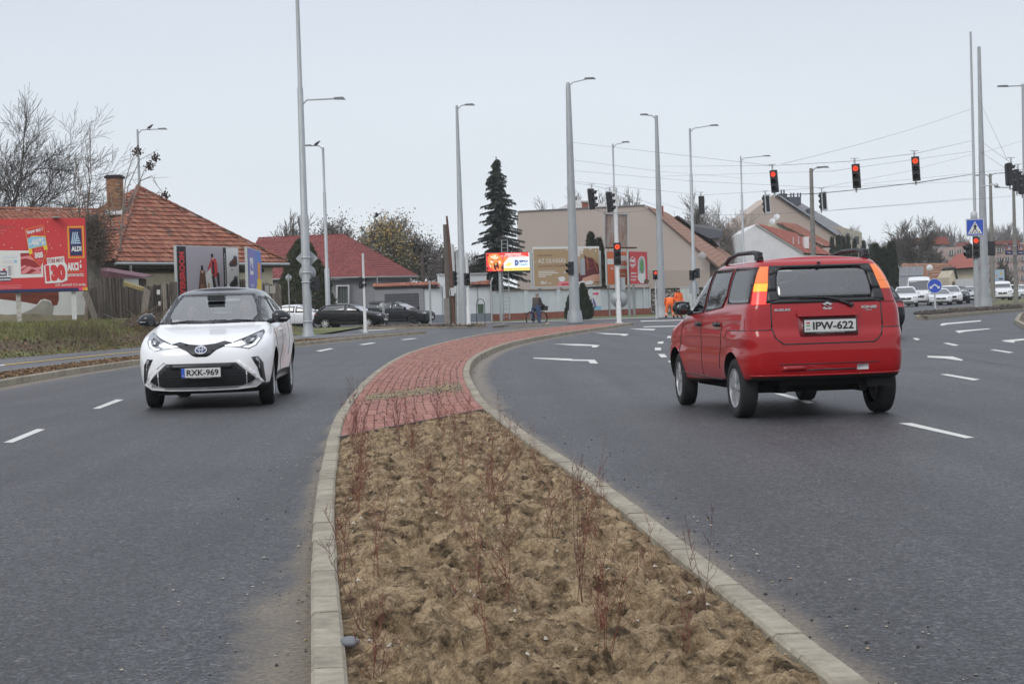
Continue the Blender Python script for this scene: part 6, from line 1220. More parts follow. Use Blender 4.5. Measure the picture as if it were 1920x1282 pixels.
bare_tree('thin grey leafless tree right of the twin poles', 858, 0, 455, 160, 36, BARK, spread=.6, depth=5, nb=4, up=.2, first=.15, ratio=.7, minr=.02)
bare_tree('low grey thicket tree left of the spruce trunk', 893, 0, 470, 158, 37, BARK, spread=.7, depth=5, nb=4, up=.1, first=.1, ratio=.72, minr=.02)
bare_tree('leafless tree behind the beige wall, left of the thick mast signals', 1085, 0, 352, 200, 38, BARK, spread=.5, depth=5, nb=3, up=.3, first=.5, ratio=.65, minr=.022)
bare_tree('leafless tree behind the beige wall, right of the signal pair', 1165, 0, 345, 200, 39, BARK, spread=.55, depth=5, nb=3, up=.3, first=.5, ratio=.65, minr=.022)
bare_tree('large spreading leafless tree behind the brown tiled roof', 1325, 0, 348, 180, 40, BARK, spread=.62, depth=5, nb=4, up=.12, first=.25, ratio=.72, minr=.02)
bare_tree('leafless tree between the brown roof and the white gable', 1362, 0, 372, 176, 41, BARKP, spread=.7, depth=5, nb=4, up=.05, first=.2, ratio=.72, minr=.018)
bare_tree('dense leafless tree above the row of cypresses at right', 1712, 0, 402, 210, 42, BARK, spread=.6, depth=5, nb=4, up=.2, first=.2, ratio=.7, minr=.022)
bare_tree('leafless tree behind the right end of the cypress row', 1655, 0, 415, 235, 43, BARK, spread=.6, depth=5, nb=4, up=.2, first=.2, ratio=.7, minr=.024)
bare_tree('pale leafless tree far behind the cream block', 1618, 0, 420, 260, 44, BARKP, spread=.5, depth=5, nb=4, up=.3, first=.2, ratio=.7, minr=.024)
bare_tree('dark bushy leafless tree behind the small shed', 1755, 0, 455, 230, 45, BARK, spread=.6, depth=5, nb=4, up=.1, first=.2, ratio=.7, minr=.024)
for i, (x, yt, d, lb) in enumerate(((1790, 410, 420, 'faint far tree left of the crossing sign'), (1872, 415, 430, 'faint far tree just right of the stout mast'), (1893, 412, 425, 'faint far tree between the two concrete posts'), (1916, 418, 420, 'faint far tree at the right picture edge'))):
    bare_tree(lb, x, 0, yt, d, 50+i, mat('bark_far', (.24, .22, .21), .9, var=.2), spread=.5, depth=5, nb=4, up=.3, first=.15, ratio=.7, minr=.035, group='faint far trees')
bare_tree('small bare trees before the pink apartment block', 1885, 0, 480, 200, 60, BARK, spread=.6, depth=4, nb=4, up=.2, first=.2, ratio=.7, minr=.02)
bare_tree('dark thicket tree in front of the long tiled house', 1748, 0, 512, 178, 61, BARKD, spread=.7, depth=5, nb=4, up=.1, first=.1, ratio=.7, minr=.018)
# spruce
b = P(938, 560, 127); sp = thing('spruce', 'tall dark drooping spruce beside the beige building behind the lit screen', 'tree', (b.x, 127, 0)); zt = P(938, 293, 127).z; q = MB(); q.tube([(0, 0, 0), (0, 0, zt)], [.25, .03], 8); q.build('trunk', BARKD, sp)
SPM = lmx('needle', [(.030, .042, .034), (.022, .032, .027), (.042, .055, .045), (.035, .045, .03)]); rn = random.Random(77); q = MB(); br = MB(); z = 2.2
while z < zt-.15:
    f_ = (zt-z)/(zt-2.2); R = (1.95*f_**.75+.08)*(1+.22*noise.noise(Vector((0, 3, z*1.1))))
    for k in range(9 if f_ > .2 else 6):
        a = rn.random()*6.283; l = R*rn.uniform(.45, 1.35); pts = []
        for j in range(6): t_ = j/5; pts.append(Vector((cos(a)*l*t_, sin(a)*l*t_, z+.12*l*t_-.42*l*t_*t_+(.14*l*t_**4))))
        br.tube(pts, [.03*(1-t_*.15) for t_ in range(6)], 3, None, False)
        for j in range(int(20+40*l)):
            t_ = rn.uniform(.12, 1.03); i = min(4, int(t_*5)); p = pts[i].lerp(pts[i+1], t_*5-i); sd_ = rn.choice((-1, 1)); w = Vector((-sin(a), cos(a), 0))*sd_; e_ = (w*rn.uniform(.2, .9)+Vector((cos(a), sin(a), 0))*.5+Vector((0, 0, -rn.uniform(.5, 1.5)))).normalized(); L2 = rn.uniform(.14, .42)*(.6+.5*(1-t_)); c = e_.orthogonal().normalized()*.045
            q.add([p-c, p+c, p+e_*L2+c*.3, p+e_*L2-c*.3], [(0, 1, 2, 3)], rn.choice(SPM))
    z += .15+.09*f_
br.build('branches', BARKD, sp, kind='stuff'); q.build('needles', None, sp, kind='stuff')
# columnar cypresses / thuja
def thuja(label, x, ybase, ytop, wpx, d, seed, cols, group=None, name='cypress', cat='tree', base_z=0., n=2600, s=.09, pw=.8, shape=None):
    rn = random.Random(seed); bb = P(x, 560, d); hgt = P(x, ytop, d).z-base_z; R = wpx*d/FP/2; th = thing(name, label, cat, (bb.x, d, base_z), 0, group); q = MB(); q.tube([(0, 0, 0), (0, 0, hgt*.8)], [R*.1+.03, .02], 6); q.build('trunk', BARKD, th); q = MB()
    for _ in range(n):
        t_ = rn.random()**.85; a = rn.random()*6.283; pr_ = (shape(t_) if shape else (min(1, (t_+.03)*5)**.5*(1-t_)**pw*1.25)); k = 1+.22*noise.noise(Vector((cos(a)*1.6, sin(a)*1.6, t_*6+seed))); rr = R*min(1, pr_)*k*(1-.35*rn.random()**2)
        p = Vector((cos(a)*rr, sin(a)*rr, t_*hgt)); e_ = Vector((cos(a)*.5+rn.gauss(0, .3), sin(a)*.5+rn.gauss(0, .3), 1.1)).normalized(); c = e_.cross(Vector((cos(a+rn.gauss(0, .8)), sin(a+rn.gauss(0, .8)), 0))).normalized()*s*.5; L2 = s*rn.uniform(1.2, 2.4)
        q.add([p-c, p+c, p+e_*L2+c*.15, p+e_*L2-c*.15], [(0, 1, 2, 3)], rn.choice(cols))
    cm = q.build('crown', None, th, kind='stuff'); return th
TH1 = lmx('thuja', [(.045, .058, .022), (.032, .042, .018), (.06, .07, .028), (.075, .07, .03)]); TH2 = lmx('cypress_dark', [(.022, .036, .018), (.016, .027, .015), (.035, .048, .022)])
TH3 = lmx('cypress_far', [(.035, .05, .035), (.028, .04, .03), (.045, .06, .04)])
thuja('broad olive-green thuja before the red-roofed house, largest of the evergreens at left', 570, 0, 452, 108, 117, 1, TH1, n=9000, s=.13, pw=.55)
thuja('dark cone-shaped thuja on the pavement behind the thick mast', 1093, 0, 534, 38, 108, 2, TH2, n=3000, s=.09, pw=.8); thuja('small dark thuja peeping out left of the thick mast', 1068, 0, 556, 22, 109, 3, TH2, n=1200, s=.08)
thuja('taller cypress behind the tan billboard, left of two', 1111, 0, 438, 30, 133, 4, TH2, n=3200, s=.12, pw=.45); thuja('wider cypress with brown tinge behind the tan billboard, right of two', 1126, 0, 449, 26, 132, 5, TH2+[mat('brown_tip', (.09, .06, .03), .9)], n=3000, s=.12, pw=.4)
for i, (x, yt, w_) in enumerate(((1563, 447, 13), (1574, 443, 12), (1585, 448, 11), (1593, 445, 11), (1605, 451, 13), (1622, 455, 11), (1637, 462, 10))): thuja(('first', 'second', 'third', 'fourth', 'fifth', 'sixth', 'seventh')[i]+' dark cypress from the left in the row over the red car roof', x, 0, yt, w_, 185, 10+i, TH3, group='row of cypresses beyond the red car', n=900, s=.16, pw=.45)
for i, (x, yt, w_, lb) in enumerate(((1645, 460, 16, 'tall dark cypress nearest the red car tail lamp, left of the big group'), (1658, 468, 15, 'dark cypress second from left in the big group'), (1674, 456, 20, 'tallest dark cypress beside the grey billboard back'))): thuja(lb, x, 0, yt, w_, 160, 20+i, TH2, group='big cypresses beside the grey billboard back', n=2400, s=.15, pw=.3)
# hedge foliage
q = MB(); rn = random.Random(5); L2 = 5.0
for _ in range(4000):
    x, y, z = rn.uniform(-L2/2, L2/2), rn.uniform(-.4, .4), rn.uniform(0, 1.9); f_ = rn.choice((0, 1, 2)); 
    if f_ == 0: y = -.4
    elif f_ == 1: z = 1.9
    else: x = rn.choice((-L2/2, L2/2))
    p = Vector((x, y, z)); a = Vector((rn.gauss(0, 1), rn.gauss(0, 1), rn.gauss(0, 1))).normalized()*.08; c = a.orthogonal()*.7; q.add([p-a, p+c, p+a, p-c], [(0, 1, 2, 3)], rn.choice(TH2))
q.build('foliage', None, hd, kind='stuff')
# cut branches heap beside the fence
def heap():
    q = MB(); rn = random.Random(15)
    for _ in range(420):
        x, y = rn.uniform(195, 300), 0; d = rn.uniform(60, 66); px = x; p = P(px, 600, d); zb = bank_z(7, d)-.15+rn.random()*.55*min(1, (px-190)/60); p.z = max(.35, min(zb, 1.5)); a = rn.gauss(-.5, .8); l = rn.uniform(.4, 1.6); e_ = Vector((cos(a)*l, rn.gauss(0, .3), -sin(a)*.0+rn.uniform(-.35, .55)*l)); m_ = p+e_*.5+Vector((0, 0, rn.gauss(0, .08))); q.tube([p, m_, p+e_], [.014, .011, .006], 3, rn.choice((BARKP, BARK, lm[0])), False)
    return q.build('brushwood_heap', kind='stuff')
o = heap(); 
# ================================================================== VEHICLES
# car frame: x forward, y left, z up, origin on the ground between the axles
def catmull(keys, n, lin_=()):
    """keys: list of tuples; returns n-per-interval resampled"""
    out_ = []; K_ = [np.array(k, float) for k in keys]; m = len(K_)
    for i in range(m-1):
        p0, p1, p2, p3 = K_[max(i-1, 0)], K_[i], K_[i+1], K_[min(i+2, m-1)]
        for j in range(n):
            t_ = j/n
            # monotone-ish: damped tangents
            m1, m2 = (p2-p0)*.5*.8, (p3-p1)*.5*.8
            h00, h10, h01, h11 = 2*t_**3-3*t_**2+1, t_**3-2*t_**2+t_, -2*t_**3+3*t_**2, t_**3-t_**2
            out_.append(h00*p1+h10*m1+h01*p2+h11*m2)
    out_.append(K_[-1]); return out_
def car_shell(keys, crown=.03, nper=4, flare=None, matfn=None, cutc=None):
    """keys: (zf,xf,zr,xr,w,rf,rr,bow_f,bow_r) from underside to roof edge; returns MB (closed)"""
    R = catmull(keys, nper); NF, NC, NS, NR = 9, 6, 22, 9; rings = []
    for r in R:
        zf, xf, zr, xr, w, rf, rr, bf, br_ = r; cyf = min(w*.8, rf*.8); cyr = min(w*.8, rr*.8); pts = []
        for i in range(NF): y = (w-cyf)*i/NF; pts.append((xf-bf*(y/w)**2, y))
        x0 = xf-bf*((w-cyf)/w)**2
        for i in range(NC): a = pi/2*i/NC; pts.append((x0-rf+rf*cos(a), w-cyf+cyf*sin(a)))
        xs_, xe_ = x0-rf, xr+br_*((w-cyr)/w)**2+rr
        for i in range(NS): t_ = i/NS; pts.append((xs_+(xe_-xs_)*t_, w+.012*sin(pi*t_)))
        x1 = xe_-rr
        for i in range(NC): a = pi/2*i/NC; pts.append((xe_-rr*sin(a), w-cyr+cyr*cos(a)))
        for i in range(NR+1): t_ = i/NR; y = (w-cyr)*(1-t_); pts.append((xr+br_*(y/w)**2, y))
        ring = []
        for (x, y) in pts:
            t_ = (x-xf)/(xr-xf) if abs(xr-xf) > 1e-6 else 0; t_ = max(0, min(1, t_)); s = t_*t_*(3-2*t_)*.6+t_*.4; ring.append([x, y, zf+(zr-zf)*s])
        rings.append(ring)
    if flare:
        for ring in rings:
            for p in ring: p[1] += flare(p[0], p[1], p[2]) if p[1] > .3 else 0
    n = len(rings[0]); b = MB(); vs = []; fs = []; ms_ = []
    def idx(r, i, side): return (r*n+i)*2+side
    for ring in rings:
        for p in ring: vs += [(p[0], p[1], p[2]), (p[0], -p[1], p[2])]
    for r in range(len(rings)-1):
        for i in range(n-1):
            fs.append((idx(r, i, 0), idx(r, i+1, 0), idx(r+1, i+1, 0), idx(r+1, i, 0))); fs.append((idx(r, i+1, 1), idx(r, i, 1), idx(r+1, i, 1), idx(r+1, i+1, 1)))
    MM = 10
    for r, sgn, cr_ in ((0, -1, 0), (len(rings)-1, 1, crown)):
        rows = []
        for i in range(n):
            L_p, R_p = rings[r][i], rings[r][i]; row = [idx(r, i, 0)]
            w_ = max(1e-6, max(p[1] for p in rings[r])); fe = min(1, i/6, (n-1-i)/6)
            for j in range(1, MM):
                t_ = j/MM; y = L_p[1]*(1-2*t_); vs.append((L_p[0], y, L_p[2]+cr_*(1-(y/w_)**2)*(1-(1-fe)**2)-cr_*(1-(L_p[1]/w_)**2)*(1-(1-fe)**2))); row.append(len(vs)-1)
            row.append(idx(r, i, 1)); rows.append(row)
        for i in range(n-1):
            for j in range(MM):
                q = (rows[i][j], rows[i][j+1], rows[i+1][j+1], rows[i+1][j]); fs.append(q if sgn < 0 else q[::-1])
    bm = bmesh.new(); V = [bm.verts.new(v) for v in vs]
    for f in fs:
        try: bm.faces.new([V[i] for i in f])
        except Exception: pass
    bmesh.ops.remove_doubles(bm, verts=bm.verts, dist=.0006); bmesh.ops.dissolve_degenerate(bm, dist=.0004, edges=bm.edges); bmesh.ops.recalc_face_normals(bm, faces=bm.faces); return bm
def bm_mesh(bm, name, mats, matfn=None):
    for f in bm.faces:
        f.smooth = True
        if matfn: f.material_index = matfn(f.calc_center_median(), f.normal)
    me = bpy.data.meshes.new(name); bm.to_mesh(me)
    for m in mats: me.materials.append(m)
    return me
def boolean(o, cutters, op='DIFFERENCE'):
    for c in cutters:
        md = o.modifiers.new('b', 'BOOLEAN'); md.operation = op; md.object = c; md.solver = 'EXACT'
        md.material_mode = 'TRANSFER'
    dg = bpy.context.evaluated_depsgraph_get(); dg.update(); me = bpy.data.meshes.new_from_object(o.evaluated_get(dg)); o.modifiers.clear(); old = o.data; o.data = me
    for c in cutters: m_ = c.data; bpy.data.objects.remove(c)
class Proj:
    def __init__(s, bm): s.t = BVHTree.FromBMesh(bm)
    def hit(s, o, d):
        r = s.t.ray_cast(Vector(o), Vector(d))
        if r[0] is None: r = s.t.find_nearest(Vector(o)+Vector(d)*4)
        return r[0], r[1]
    def panel(s, poly, view, off=.004, th=.012, grid=.07, m=None, mb=None):
        """poly in (u,z); view: 'front','rear' (u=y) or 'left','right' (u=x)"""
        bm = bmesh.new(); f = bm.faces.new([bm.verts.new((p[0], p[1], 0)) for p in poly]); us = [p[0] for p in poly]; zs = [p[1] for p in poly]
        for ax, lo, hi in ((0, min(us), max(us)), (1, min(zs), max(zs))):
            k = int((hi-lo)/grid)
            for i in range(1, k+1):
                c = lo+(hi-lo)*i/(k+1); co = (c, 0, 0) if ax == 0 else (0, c, 0); no = (1, 0, 0) if ax == 0 else (0, 1, 0)
                bmesh.ops.bisect_plane(bm, geom=bm.verts[:]+bm.edges[:]+bm.faces[:], plane_co=co, plane_no=no)
        top = {}
        vs = []; d = {'front': (-1, 0, 0), 'rear': (1, 0, 0), 'left': (0, -1, 0), 'right': (0, 1, 0)}[view]
        bm.verts.ensure_lookup_table()
        for v in bm.verts:
            u, z = v.co.x, v.co.y; o = {'front': (4, u, z), 'rear': (-4, u, z), 'left': (u, 3, z), 'right': (u, -3, z)}[view]; h, n_ = s.hit(o, d)
            if n_.dot(Vector(d)) > 0: n_ = -n_
            vs.append((h+n_*off, h-n_*(th-off)))
        b = mb or MB(); nv = len(vs); V = [a for a, _ in vs]+[c for _, c in vs]; F = []
        dv = Vector(d)
        for f in bm.faces:
            ii = [v.index for v in f.verts]; a, bb, c = V[ii[0]], V[ii[1]], V[ii[2]]
            if (bb-a).cross(c-a).dot(dv) > 0: ii = ii[::-1]
            F.append(tuple(ii))
        nf_ = len(F)
        for e in bm.edges:
            if len(e.link_faces) == 1: i, j = e.verts[0].index, e.verts[1].index; F.append((i, j, j+nv, i+nv))
        b.add(V, F, m, True); bm.free(); return b
    def strip(s, pts, view, w=.008, off=.004, th=.004, m=None, mb=None):
        b = mb or MB()
        for i in range(len(pts)-1):
            a, c = Vector((*pts[i], 0)), Vector((*pts[i+1], 0)); d = (c-a).normalized(); n_ = Vector((-d.y, d.x, 0))*w/2; s.panel([(a-n_)[:2], (c-n_)[:2], (c+n_)[:2], (a+n_)[:2]], view, off, th, .045, m, b)
        return b
M_TYRE = mat('tyre', (.017, .017, .018), .85, var=.2, scale=20); M_RIM = mat('wheel_silver', (.42, .43, .45), .35, metal=.6, var=.06); M_RIMD = mat('wheel_dark', (.03, .03, .032), .5, metal=.3, var=.1)
M_CARBLK = mat('car_trim_black', (.014, .014, .016), .38, var=0, spec=.6); M_UNDER = mat('car_under', (.010, .010, .010), .9, var=.2); M_INT = mat('car_interior', (.028, .028, .03), .85, var=.15); M_INTG = mat('car_seat', (.09, .095, .10), .9, var=.15)
M_CHROME = mat('chrome', (.65, .66, .68), .12, metal=1, var=0); M_LGREY = mat('lens_grey', (.35, .36, .38), .12, metal=.7, var=.1, scale=20); M_LWHITE = mat('drl_white', (.9, .95, 1.), .3, var=0, emit=1.5); M_LRED = mat('tail_red', (.30, .004, .006), .15, var=0, spec=.4, coat=.6); M_LREDON = mat('tail_red_lit', (.85, .05, .04), .2, var=0, emit=.9)
M_LORG = mat('indicator_orange', (.75, .17, .02), .2, var=0, coat=1, emit=.25); M_LORGON = mat('indicator_lit', (1., .30, .03), .3, var=0, emit=1.15); M_GLASSD = mat('far_glass', (.035, .04, .045), .05, var=0, spec=.9, coat=1)
G_CLR = glass('windscreen_glass', (.90, .94, .94), .02); G_TINT = glass('side_glass', (.80, .84, .84), .09); M_PL = mat('plate_white', (.62, .62, .60), .5, var=0); M_PLB = mat('plate_blue', (.03, .10, .50), .5, var=0)
def paint(n, c, coat=.7, rough=.45): return mat('paint_'+n, c, rough, var=.03, scale=1.5, coat=coat, spec=.15)
def wheel(par, x, y, r, w, rim, spokes=6, steer=0., cover=False):
    """outer face towards sign(y)"""
    sg = 1 if y > 0 else -1; wh = bpy.data.objects.new('wheel', None); C.objects.link(wh); wh.parent = par; wh.location = (x, y, r); wh.rotation_euler = (0, 0, steer+(0 if sg > 0 else pi)); h = w/2; rr = r*.66
    q = MB(); q.lathe([(rr*.96, -h*.9), (r*.86, -h), (r*.97, -h*.86), (r, -h*.6), (r, h*.6), (r*.97, h*.86), (r*.88, h), (rr*1.04, h*.97), (rr*.98, h*.80)], (0, 0, 0), (0, 1, 0), 32)
    for k in (-.35, 0, .35): q.lathe([(r*1.001, h*(k-.04)), (r*.985, h*k), (r*1.001, h*(k+.04))], (0, 0, 0), (0, 1, 0), 32)
    q.build('tyre', M_TYRE, wh)
    q = MB(); q.lathe([(rr*.98, h*.80), (rr, h*.95), (rr*.95, h*.93), (rr*.90, h*.55), (rr*.9, -h*.5)], (0, 0, 0), (0, 1, 0), 32, rim); q.lathe([(rr*.92, h*.12), (0, h*.12)], (0, 0, 0), (0, 1, 0), 24, M_RIMD if not cover else rim); q.lathe([(rr*.24, h*.5), (rr*.22, h*.86), (rr*.15, h*.92), (0, h*.92)], (0, 0, 0), (0, 1, 0), 16, rim)
    for k in range(spokes):
        a = 2*pi*k/spokes+.3; d = Vector((cos(a), 0, sin(a))); t_ = Vector((-sin(a), 0, cos(a))); w0, w1 = (.15, .10) if not cover else (.10, .23); vs = []
        for rad, ww_, yy in ((.16, w0, .86), (.55, (w0+w1)/2*1.0, .84), (.95, w1, .86)):
            for s_ in (-1, 1): vs += [d*rr*rad+t_*rr*ww_*s_+Vector((0, h*(yy-.0), 0)), d*rr*rad+t_*rr*ww_*s_*1.2+Vector((0, h*(yy-.32), 0))]
        F = []
        for j in range(2): o_ = j*4; F += [(o_, o_+4, o_+6, o_+2), (o_+1, o_+5, o_+4, o_), (o_+2, o_+6, o_+7, o_+3)]
        q.add(vs, F, rim)
    q.build('rim', None, wh, sharp=40); return wh
def prism_cutter(poly, view, a0, a1, m):
    b = MB(); f = (lambda u, z, a: (a, u, z)) if view in ('front', 'rear') else (lambda u, z, a: (u, a, z)); P0 = [Vector(f(u, z, a0)) for u, z in poly]; e_ = Vector(f(0, 0, a1-a0)); b.prism(P0, e_); o = b.build('cutter', m)
    bm = bmesh.new(); bm.from_mesh(o.data); bmesh.ops.recalc_face_normals(bm, faces=bm.faces); bm.to_mesh(o.data); bm.free(); return o
def cyl_cutter(x, y0, y1, z, r, m, n=32):
    b = MB(); b.lathe([(0, 0), (r, 0), (r, y1-y0), (0, y1-y0)], (x, y0, z), (0, 1, 0), n, m, True); o = b.build('cutter', m); bm = bmesh.new(); bm.from_mesh(o.data); bmesh.ops.remove_doubles(bm, verts=bm.verts, dist=.001); bmesh.ops.recalc_face_normals(bm, faces=bm.faces); bm.to_mesh(o.data); bm.free(); return o
def shrink(poly, k):
    cx = sum(p[0] for p in poly)/len(poly); cy = sum(p[1] for p in poly)/len(poly); out_ = []
    for x, y in poly: dx, dy = cx-x, cy-y; l = sqrt(dx*dx+dy*dy); out_.append((x+dx/l*k, y+dy/l*k))
    return out_
def mirror(poly): return [(-a, b) for a, b in poly]
def plate(par, x, y, z, text, rz, w=.52, h=.115, eu=True, tiltn=0., old=False, name='number_plate'):
    """flat plate facing local -y then turned by rz"""
    e0 = bpy.data.objects.new(name, None); C.objects.link(e0); e0.parent = par; e0.location = (x, y, z); e0.rotation_euler = (tiltn, 0, rz)
    q = MB(); q.box((0, .006, 0), (w+.02, .012, h+.03), M_CARBLK); q.build('plate_holder', None, e0); s = Sheet(); s.rect(-w/2, -h/2, w/2, h/2, M_PL, 1)
    if not old: s.rect(-w/2, -h/2, -w/2+.045, h/2, M_PLB, 2); s.text('H', -w/2+.014, -h/2+.012, -w/2+.032, -h/2+.035, M_PL, .0, lay=3); x0 = -w/2+.07
    else: s.rect(-w/2+.02, h/2-.035, -w/2+.055, h/2-.02, K['red'], 2); s.rect(-w/2+.02, h/2-.06, -w/2+.055, h/2-.047, K['grn'], 2); s.text('H', -w/2+.022, -h/2+.015, -w/2+.052, -h/2+.035, K['blk'], 0, lay=2); x0 = -w/2+.085
    s.text(text, x0, -h/2+.020, w/2-.025, h/2-.018, K['blk'], .025, lay=2)
    s.text('NYÍREGYHÁZA AUTÓ', -w/2+.12, -h/2-.012, w/2-.12, -h/2-.003, K['white'], .0, lay=1)
    s.build('plate_print', e0); return e0
def seat(par, x, y, zb, m=None, name='seat', h=.62):
    q = MB(); q.box((x, y, zb+.08), (.5, .5, .18)); q.box((x-.27, y, zb+.38), (.14, .48, h), rot=Matrix.Rotation(radians(-12), 3, 'Y')); q.sphere((x-.37, y, zb+.38+h/2+.07), (.07, .14, .11), None, 12, 8); return q.build(name, m or M_INTG, par)
def bust(par, x, y, z, hair, top, name='driver'):
    q = MB(); sk = mat('face_skin', (.40, .22, .16), .6, var=.08)
    q.tube([(x, y, z-.45), (x, y, z-.2), (x, y, z-.12), (x, y, z-.04)], [.17, .19, .10, .055], 14, top); q.tube([(x, y-.2, z-.20), (x+.15, y-.24, z-.38), (x+.38, y-.15, z-.36)], [.065, .055, .04], 8, top); q.tube([(x, y+.2, z-.20), (x+.15, y+.24, z-.38), (x+.38, y+.15, z-.36)], [.065, .055, .04], 8, top)
    q.sphere((x+.01, y, z+.06), (.095, .078, .12), sk, 14, 10); q.sphere((x-.02, y, z+.095), (.10, .088, .11), hair, 14, 8); q.sphere((x+.105, y, z+.05), (.02, .013, .02), sk, 8, 6)
    for s_ in (-1, 1): q.sphere((x+.095, y+s_*.032, z+.075), (.01, .014, .008), K['dgr'], 6, 4); q.sphere((x, y+s_*.08, z+.05), (.02, .01, .03), sk, 6, 5)
    q.box((x+.098, y, z-.0), (.008, .045, .01), K['mar'])
    return q.build(name, None, par)
def place_car(th, x, y, yaw): th.location = (x, y, 0.002); th.rotation_euler = (0, 0, yaw)
# ------------------------------------------------------------------ red hatchback
red = paint('red', (.35, .004, .007), .9)
rk = [ # zf xf  zr xr  w  rf rr bf br
 (.24, 1.66, .40, -1.60, .66, .30, .22, .06, .05), (.30, 1.80, .385, -1.74, .755, .34, .20, .08, .06), (.46, 1.87, .47, -1.80, .79, .36, .20, .09, .07), (.62, 1.87, .66, -1.815, .80, .38, .20, .10, .07),
 (.76, 1.80, .80, -1.80, .80, .38, .19, .10, .065), (.86, 1.68, .88, -1.765, .792, .36, .17, .10, .055), (.94, 1.34, 1.0, -1.75, .785, .30, .16, .08, .05), (1.0, 1.02, 1.09, -1.735, .77, .22, .15, .05, .05), (1.05, .88, 1.15, -1.72, .745, .18, .14, .05, .05),
 (1.20, .66, 1.27, -1.68, .715, .16, .13, .05, .05), (1.36, .42, 1.40, -1.62, .672, .16, .13, .05, .05), (1.47, .22, 1.49, -1.565, .63, .16, .14, .05, .05), (1.52, .08, 1.535, -1.52, .60, .16, .14, .05, .05), (1.55, -.05, 1.56, -1.46, .545, .16, .14, .04, .04)]
def flr(x, y, z):
    v = 0
    for ax in (1.20, -1.18): v += .028*max(0, 1-((x-ax)/.42)**2)*max(0, 1-max(0, (z-.62)/.30))*(z > .2)
    if 1.02 > z > .6: v -= .010*math.exp(-((z-.70)/.06)**2)
    return v
bm = car_shell(rk, crown=.035, nper=4, flare=flr); prj = Proj(bm)
car = thing('red_hatchback', 'red five-door hatchback with lit left indicator driving away on the right roadway', 'car')
me = bm_mesh(bm, 'body', [red, M_CARBLK, M_INT, M_UNDER], lambda c, n_: 3 if (c.z < .45 and n_.z < -.6) else 0); body = bpy.data.objects.new('body', me); C.objects.link(body)
# window shapes
W_rear = [(-.60, 1.135), (.60, 1.135), (.585, 1.25), (.55, 1.38), (.505, 1.492), (-.505, 1.492), (-.55, 1.38), (-.585, 1.25)]
W_rcl = [(-.46, 1.165), (.46, 1.165), (.49, 1.20), (.485, 1.30), (.46, 1.42), (.425, 1.465), (.36, 1.478), (-.36, 1.478), (-.425, 1.465), (-.46, 1.42), (-.485, 1.30), (-.49, 1.20)]
W_wind = [(-.68, 1.07), (.68, 1.07), (.63, 1.28), (.57, 1.49), (-.57, 1.49), (-.63, 1.28)]
S_f = [(.86, 1.01), (.07, 1.05), (.05, 1.485), (.20, 1.475), (.50, 1.31), (.78, 1.11)]
S_r = [(.0, 1.055), (-.68, 1.10), (-.79, 1.22), (-.76, 1.495), (-.02, 1.49)]
S_q = [(-.86, 1.135), (-1.60, 1.14), (-1.57, 1.32), (-1.50, 1.485), (-.84, 1.495)]
cuts = [cyl_cutter(1.18, .50, 1.2, .315, .345, M_UNDER), cyl_cutter(1.18, -1.2, -.50, .315, .345, M_UNDER), cyl_cutter(-1.18, .50, 1.2, .315, .345, M_UNDER), cyl_cutter(-1.18, -1.2, -.50, .315, .345, M_UNDER)]
def cavity(keys, dx, dw, dz, m, z0):
    kk_ = []
    for k in keys:
        zf, xf, zr, xr, w, rf, rr, bf, br_ = k
        if zr < z0: continue
        kk_.append((zf-dz, xf-dx, zr-dz, xr+dx, w-dw, max(.05, rf-dx*.5), max(.05, rr-dx*.5), bf, br_))
    f0 = kk_[0]; kk_ = [(z0-.3, min(f0[1], 1.0), z0-.3, f0[3]+.05, f0[4]-.02, .1, .1, .02, .02)]+kk_
    b_ = car_shell(kk_, crown=.02, nper=2); me_ = bm_mesh(b_, 'cav', [m]); o = bpy.data.objects.new('cav', me_); C.objects.link(o); return o
cav = cavity(rk[7:], .055, .05, .045, M_INT, 1.0)
cuts += [cav]
cuts += [prism_cutter(W_rcl, 'rear', -2.2, -1.45, M_CARBLK), prism_cutter(shrink(W_wind, .03), 'front', 0.0, 1.6, M_CARBLK)]
for poly in (S_f, S_r, shrink(S_q, .0)): cuts += [prism_cutter(shrink(poly, .022), 'left', .45, 1.1, M_CARBLK), prism_cutter(shrink(poly, .022), 'left', -1.1, -.45, M_CARBLK)]
boolean(body, cuts); body.data.set_sharp_from_angle(angle=radians(38)); body.parent = car
def glasspart(poly, view, m, name='window', band=None, holes=True, off=.006):
    g_ = prj.panel(poly, view, off, .004, .06, m).build(name, None, car); return g_
def ringband(outer, inner, view, m, par, name='window_seal', P_=None, off=.011):
    n = len(outer); P_ = P_ or prj; b = MB()
    if len(inner) != n: return None
    for i in range(n): j = (i+1) % n; P_.panel([outer[i], outer[j], inner[j], inner[i]], view, off, .010, .05, m, b)
    return b.build(name, None, par)
gr_ = glasspart(W_rcl, 'rear', glass('rear_glass', (.90, .94, .94), .17), 'rear_window')
# black surround of the rear window
mid = [(-.46, 1.165), (.46, 1.165), (.49, 1.25), (.46, 1.42), (.40, 1.478), (-.40, 1.478), (-.46, 1.42), (-.49, 1.25)]
ringband([(-.60, 1.128), (.60, 1.128), (.575, 1.25), (.535, 1.40), (.505, 1.495), (-.505, 1.495), (-.535, 1.40), (-.575, 1.25)], mid, 'rear', M_CARBLK, gr_, 'glass_surround')
b_ = MB(); prj.panel([(-.46, 1.165), (-.49, 1.25), (-.52, 1.25), (-.55, 1.13)], 'rear', .007, .005, .1, M_CARBLK, b_); prj.panel([(.46, 1.165), (.55, 1.13), (.52, 1.25), (.49, 1.25)], 'rear', .007, .005, .1, M_CARBLK, b_)
b_.build('glass_corner', None, gr_)
wg = glasspart(W_wind, 'front', G_CLR, 'windscreen'); ringband(W_wind, shrink(W_wind, .018), 'front', M_CARBLK, wg)
